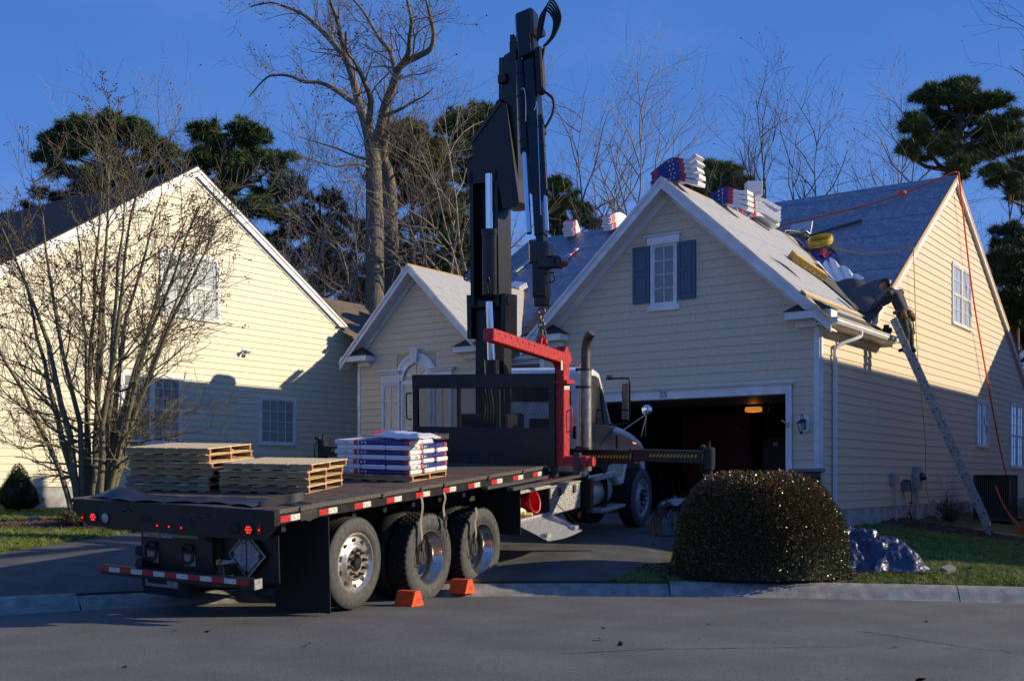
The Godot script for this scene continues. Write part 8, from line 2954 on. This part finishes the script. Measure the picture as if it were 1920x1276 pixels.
func shrubs() -> void:
	var q := RandomNumberGenerator.new()
	q.seed = 31
	# crape myrtle
	var foot := Vector3(-7.62, 0, -20.2)
	foot.y = height(foot.x, foot.z)
	var o := thing("crape_myrtle", "leafless many-stemmed ornamental tree with brown seed heads before the left house", "tree", Transform3D(Basis.IDENTITY, foot))
	var tips := []
	var m := mb()
	var stems := 15
	for k in stems:
		var t := (k + 0.5) / stems
		var lean := lerpf(-1.9, 2.3, t) + q.randf_range(-0.25, 0.25)
		var zz := q.randf_range(-1.6, 1.6)
		var h := 6.6 - absf(lean) * 0.75 + q.randf_range(-0.5, 0.4)
		var pts := PackedVector3Array()
		var rad := PackedFloat32Array()
		var r0 := q.randf_range(0.05, 0.085)
		var w := Vector3.ZERO
		for i in 11:
			var s := i / 10.0
			w += Vector3(q.randf_range(-1, 1), 0, q.randf_range(-1, 1)) * 0.055
			pts.append(Vector3(lerpf(-0.28, 0.3, t), 0, zz * 0.1) + Vector3(lean * pow(s, 1.3), h * s, zz * pow(s, 1.3)) + w * minf(1.0, s * 4.0))
			rad.append(r0 * (1.05 - 0.88 * s))
		m.tube(pts, rad, 8, false)
		for j in 11:
			var s := lerpf(0.16, 1.0, (j + q.randf()) / 11.0)
			var i := clampi(int(s * 10), 0, 9)
			var out := Vector3(lean * 0.35 + q.randf_range(-1, 1), q.randf_range(0.35, 1.4) if s > 0.35 else q.randf_range(-0.1, 0.5), q.randf_range(-1, 1)).normalized()
			var tt := []
			grow(m, pts[i].lerp(pts[i + 1], s * 10 - i), out, q.randf_range(0.9, 1.7) * (1.05 - 0.35 * s), maxf(rad[i] * 0.45, 0.012), 2, q, 0.16, tt)
			for p in tt:
				if p.y > 3.4 or q.randf() < 0.06:
					tips.append(p)
	part("stems", m, M.bark_myrtle, o)
	var heads := mb()
	for k in 9:
		var d := Vector3(q.randf_range(-1, 1), q.randf_range(-1, 1), q.randf_range(-1, 1)) * 0.05
		heads.xf = Transform3D(Basis.IDENTITY * q.randf_range(0.010, 0.017), d)
		var oc := [Vector3(1, 0, 0), Vector3(0, 1, 0), Vector3(0, 0, 1), Vector3(-1, 0, 0), Vector3(0, -1, 0), Vector3(0, 0, -1)]
		for f in [[0, 1, 2], [1, 3, 2], [3, 4, 2], [4, 0, 2], [1, 0, 5], [3, 1, 5], [4, 3, 5], [0, 4, 5]]:
			heads.tri(oc[f[0]], oc[f[1]], oc[f[2]])
	var xs := []
	var cs := PackedColorArray()
	for p in tips:
		if q.randf() < 0.42:
			xs.append(Transform3D(Basis.from_euler(Vector3(q.randf() * 3, q.randf() * 3, 0)) * q.randf_range(0.7, 1.4), p))
			cs.append(Color(1, 1, 1) * q.randf_range(0.6, 1.7))
	many("seed_heads", heads.mesh(), M.seed, xs, cs, o)
	# clipped hedge ball
	var hc := Vector3(3.27, 0, -14.75)
	hc.y = height(hc.x, hc.z)
	var hd := thing("hedge", "large clipped domed hedge with bronze green leaves at the kerb", "hedge", Transform3D(Basis.IDENTITY, hc))
	var n := FastNoiseLite.new()
	n.seed = 4
	n.frequency = 0.9
	var surf := func(a: float, b: float) -> Vector3:  # a round, b from the ground to the top
		var e := b * PI * 0.5
		var c := pow(cos(e), 0.55)
		var s := pow(sin(e), 0.85)
		var p := Vector3(cos(a) * c * 1.13, s * 1.33, sin(a) * c * 1.05)
		return p * (1.0 + 0.05 * n.get_noise_3d(p.x, p.y, p.z))
	m = mb()
	m.grid(40, 16, func(s, t): return surf.call(s * TAU, t) * 0.93, true)
	part("inner_twigs", m, mat("hedge_core", 0.02, 0.017, 0.012, 0.95), hd)
	xs = []
	cs = PackedColorArray()
	var bronze := FastNoiseLite.new()
	bronze.seed = 8
	bronze.frequency = 1.6
	for k in 60000:
		var a := q.randf() * TAU
		var b := asin(q.randf() ** 0.8) / (PI * 0.5)
		var p: Vector3 = surf.call(a, b)
		var nn := (p - Vector3(0, 0.45, 0)).normalized()
		p *= q.randf_range(0.93, 1.025)
		var z := (nn + Vector3(q.randf_range(-1, 1), q.randf_range(-1, 1), q.randf_range(-1, 1)) * 0.9).normalized()
		var x := z.cross(Vector3(q.randf_range(-1, 1), q.randf_range(-1, 1), q.randf_range(-1, 1))).normalized()
		xs.append(Transform3D(Basis(x, z.cross(x), z) * q.randf_range(0.75, 1.35), p))
		var br := clampf(0.42 + 0.7 * bronze.get_noise_3d(p.x, p.y, p.z) + (p.y - 0.62) * 0.55 + q.randf_range(-0.35, 0.35), 0, 1)
		cs.append(Color(0.055, 0.085, 0.014).lerp(Color(0.15, 0.062, 0.018), br) * q.randf_range(0.7, 1.35))
	many("leaves", leafs(0.0085, 0.03), M.hedge_leaf, xs, cs, hd)
	# dwarf spruce by the left house
	var sc := Vector3(-10.95, 0, -24.7)
	sc.y = height(sc.x, sc.z)
	var sp := thing("dwarf_spruce", "small bright green cone-shaped evergreen at the foot of the left house", "evergreen", Transform3D(Basis.IDENTITY, sc))
	m = mb()
	m.rod(Vector3.ZERO, Vector3(0, 0.35, 0), 0.04, 8)
	m.lathe([Vector2(0.25, 0.08), Vector2(0.43, 0.25), Vector2(0.38, 0.5), Vector2(0.16, 0.82), Vector2(0.0, 0.97)], 18)
	part("inner_twigs", m, mat("spruce_core", 0.015, 0.022, 0.01, 0.95), sp)
	xs = []
	cs = PackedColorArray()
	for k in 9000:
		var y := 1.0 - sqrt(q.randf())
		var a := q.randf() * TAU
		var lobe := 1.0 + 0.10 * sin(a * 5.0 + y * 9.0) + 0.06 * sin(a * 11.0 - y * 17.0)
		var r := 0.53 * pow(1.0 - y, 0.8) * lobe * (0.6 + 0.4 * smoothstep(0.0, 0.18, y)) * q.randf_range(0.85, 1.06)
		var d := Vector3(cos(a), 0.75, sin(a)).normalized()
		xs.append(Transform3D(turn(d.cross(Vector3.UP), d.cross(d.cross(Vector3.UP)), Vector3.ZERO).basis * q.randf_range(0.8, 1.3), Vector3(cos(a) * r, 0.06 + y * 1.04, sin(a) * r)))
		cs.append(Color(0.075, 0.135, 0.022).lerp(Color(0.04, 0.085, 0.018), q.randf()) * q.randf_range(0.7, 1.25))
	many("needles", leafs(0.012, 0.05), M.leaf, xs, cs, sp)
	# dry shrub, and the two small plants by the right wall
	for b in [["dry_shrub", "low straggly olive brown shrub in the mulch bed behind the truck's tail", Vector3(-7.25, 0, -19.2), 0.62, 0.52, 260, Color(0.10, 0.085, 0.03), Color(0.07, 0.09, 0.025), 2600], ["withered_shrub", "withered brown shrub at the right wall under the electric meter", HXF * Vector3(0.55, 0, -7.3), 0.55, 0.85, 90, Color(0.06, 0.035, 0.022), Color(0.05, 0.03, 0.02), 420], ["green_shrub", "small dark green plant at the right corner of the air conditioner", HXF * Vector3(1.9, 0, -10.9), 0.45, 1.1, 70, Color(0.035, 0.065, 0.02), Color(0.05, 0.08, 0.025), 700]]:
		var at: Vector3 = b[2]
		at.y = height(at.x, at.z)
		var sh := thing(b[0], b[1], "shrub", Transform3D(Basis.IDENTITY, at))
		m = mb()
		xs = []
		cs = PackedColorArray()
		var ends := []
		for k in b[5]:
			var a := q.randf() * TAU
			var sprd: float = b[3] * sqrt(q.randf())
			var e := Vector3(cos(a) * sprd, b[4] * q.randf_range(0.45, 1.0) * (1.1 - 0.5 * sprd / b[3]), sin(a) * sprd)
			var mid := e * Vector3(0.45, 0.6, 0.45) + Vector3(q.randf_range(-0.05, 0.05), 0, q.randf_range(-0.05, 0.05))
			m.tube(PackedVector3Array([Vector3(cos(a), 0, sin(a)) * 0.1 * q.randf(), mid, e]), PackedFloat32Array([0.008, 0.006, 0.003]), 3, false)
			ends.append([mid, e])
		part("stems", m, M.twig, sh)
		for k in b[8]:
			var e: Array = ends[q.randi() % ends.size()]
			var p: Vector3 = (e[0] as Vector3).lerp(e[1], q.randf_range(0.2, 1.05)) + Vector3(q.randf_range(-1, 1), q.randf_range(-1, 1), q.randf_range(-1, 1)) * 0.04
			xs.append(Transform3D(Basis.from_euler(Vector3(q.randf() * 3, q.randf() * 6, q.randf() * 3)) * q.randf_range(0.8, 1.8), p))
			cs.append((b[6] as Color).lerp(b[7], q.randf()) * q.randf_range(0.6, 1.4))
		many("leaves", leafs(0.009, 0.032), M.leaf, xs, cs, sh)

func lawn_blades() -> void:
	var q := RandomNumberGenerator.new()
	q.seed = 61
	var m := mb()
	for k in 9:
		var a := q.randf() * TAU
		var d := Vector3(cos(a), 0, sin(a))
		var o := Vector3(q.randf_range(-1, 1), 0, q.randf_range(-1, 1)) * 0.03
		var h := q.randf_range(0.03, 0.06)
		var s := d.cross(Vector3.UP) * 0.0028
		var b := o + d * h * 0.35 + Vector3(0, h * 0.7, 0)
		m.quad(o - s, o + s, b + s * 0.8, b - s * 0.8)
		m.tri(b - s * 0.8, b + s * 0.8, o + d * h * 0.95 + Vector3(0, h, 0))
	var gm := m.mesh()
	var n := FastNoiseLite.new()
	n.seed = 12
	n.frequency = 0.8
	var inv := HXF.affine_inverse()
	for area in [["right", 1.0, 12.5, -24.0, -12.9, 52000], ["left", -17.0, -5.9, -29.0, -12.8, 60000]]:
		var xs := []
		var cs := PackedColorArray()
		for k in area[5]:
			var x := q.randf_range(area[1], area[2])
			var z := -lerpf(-area[4], -area[3], pow(q.randf(), 1.5))
			var by := beyond(x, z)
			if by < 0.47:
				continue
			var h := inv * Vector3(x, 0, z)
			if area[0] == "right":
				var edge := lerpf(1.06, 5.75, (-z - 14.1) / 7.2)
				if x < edge + 0.04 or (h.x < 0.1 and h.z < 0.05):
					continue
				if Vector2((x - 3.3) / 1.3, (z + 14.75) / 1.08).length() < 1.0:
					continue
				var bp := Vector2(x - 8.6, z + 25.6).rotated(0.62)
				if Vector2(bp.x / 1.1, bp.y / 3.4).length() < 1.0:
					continue
			else:
				var edge2 := -6.95 + (-z - 15.1) * 0.26 if z < -15.1 else -6.95 - (z + 15.1) * 0.95
				if x > edge2 - 0.04 or h.x < -16.86:
					continue
				var bp2 := Vector2(x + 7.9, z + 20.0).rotated(-0.5)
				if Vector2(bp2.x / 1.55, bp2.y / 1.35).length() < 1.0:
					continue
			var sc := q.randf_range(0.75, 1.35)
			xs.append(Transform3D(Basis.from_euler(Vector3(q.randf_range(-0.25, 0.25), q.randf() * TAU, q.randf_range(-0.25, 0.25))) * sc, Vector3(x, height(x, z) - 0.003, z)))
			var t := clampf(0.5 + 0.8 * n.get_noise_2d(x, z) + q.randf_range(-0.35, 0.35), 0, 1)
			var c := Color(0.075, 0.125, 0.018).lerp(Color(0.17, 0.18, 0.045), t)
			if q.randf() < 0.07:
				c = Color(0.24, 0.19, 0.09)
			cs.append(c * q.randf_range(1.3, 1.9))
		tag(many("grass" if area[0] == "right" else "grass_001", gm, M.grass, xs, cs), "short green lawn grass %s" % ("between the hedge, the kerb and the right wall" if area[0] == "right" else "in front of the left house"), "grass")
	# a few fallen leaves
	m = mb()
	m.grid(3, 3, func(s, t): return Vector3((s - 0.5) * 0.07, 0.012 * sin(s * 3.0 + t * 2.0), (t - 0.5) * 0.05), true)
	var xs := []
	var cs := PackedColorArray()
	for k in 170:
		var x := q.randf_range(-13.0, -6.9) if k % 3 else q.randf_range(2.0, 9.0)
		var z := q.randf_range(-21.0, -14.5) if k % 3 else q.randf_range(-19.0, -13.5)
		if k % 9 == 0:
			x = q.randf_range(-4.0, 6.0)
			z = q.randf_range(-12.5, -7.0)
		xs.append(Transform3D(Basis.from_euler(Vector3(q.randf_range(-0.4, 0.4), q.randf() * TAU, q.randf_range(-0.4, 0.4))) * q.randf_range(0.5, 1.0), Vector3(x, height(x, z) + (0.012 if beyond(x, z) < 0.4 else 0.05), z)))
		cs.append(Color(0.22, 0.11, 0.045) * q.randf_range(0.6, 1.6))
	tag(many("fallen_leaves", m.mesh(), M.mulch_chip, xs, cs), "scattered dry brown leaves on the lawn and the street", "leaves")
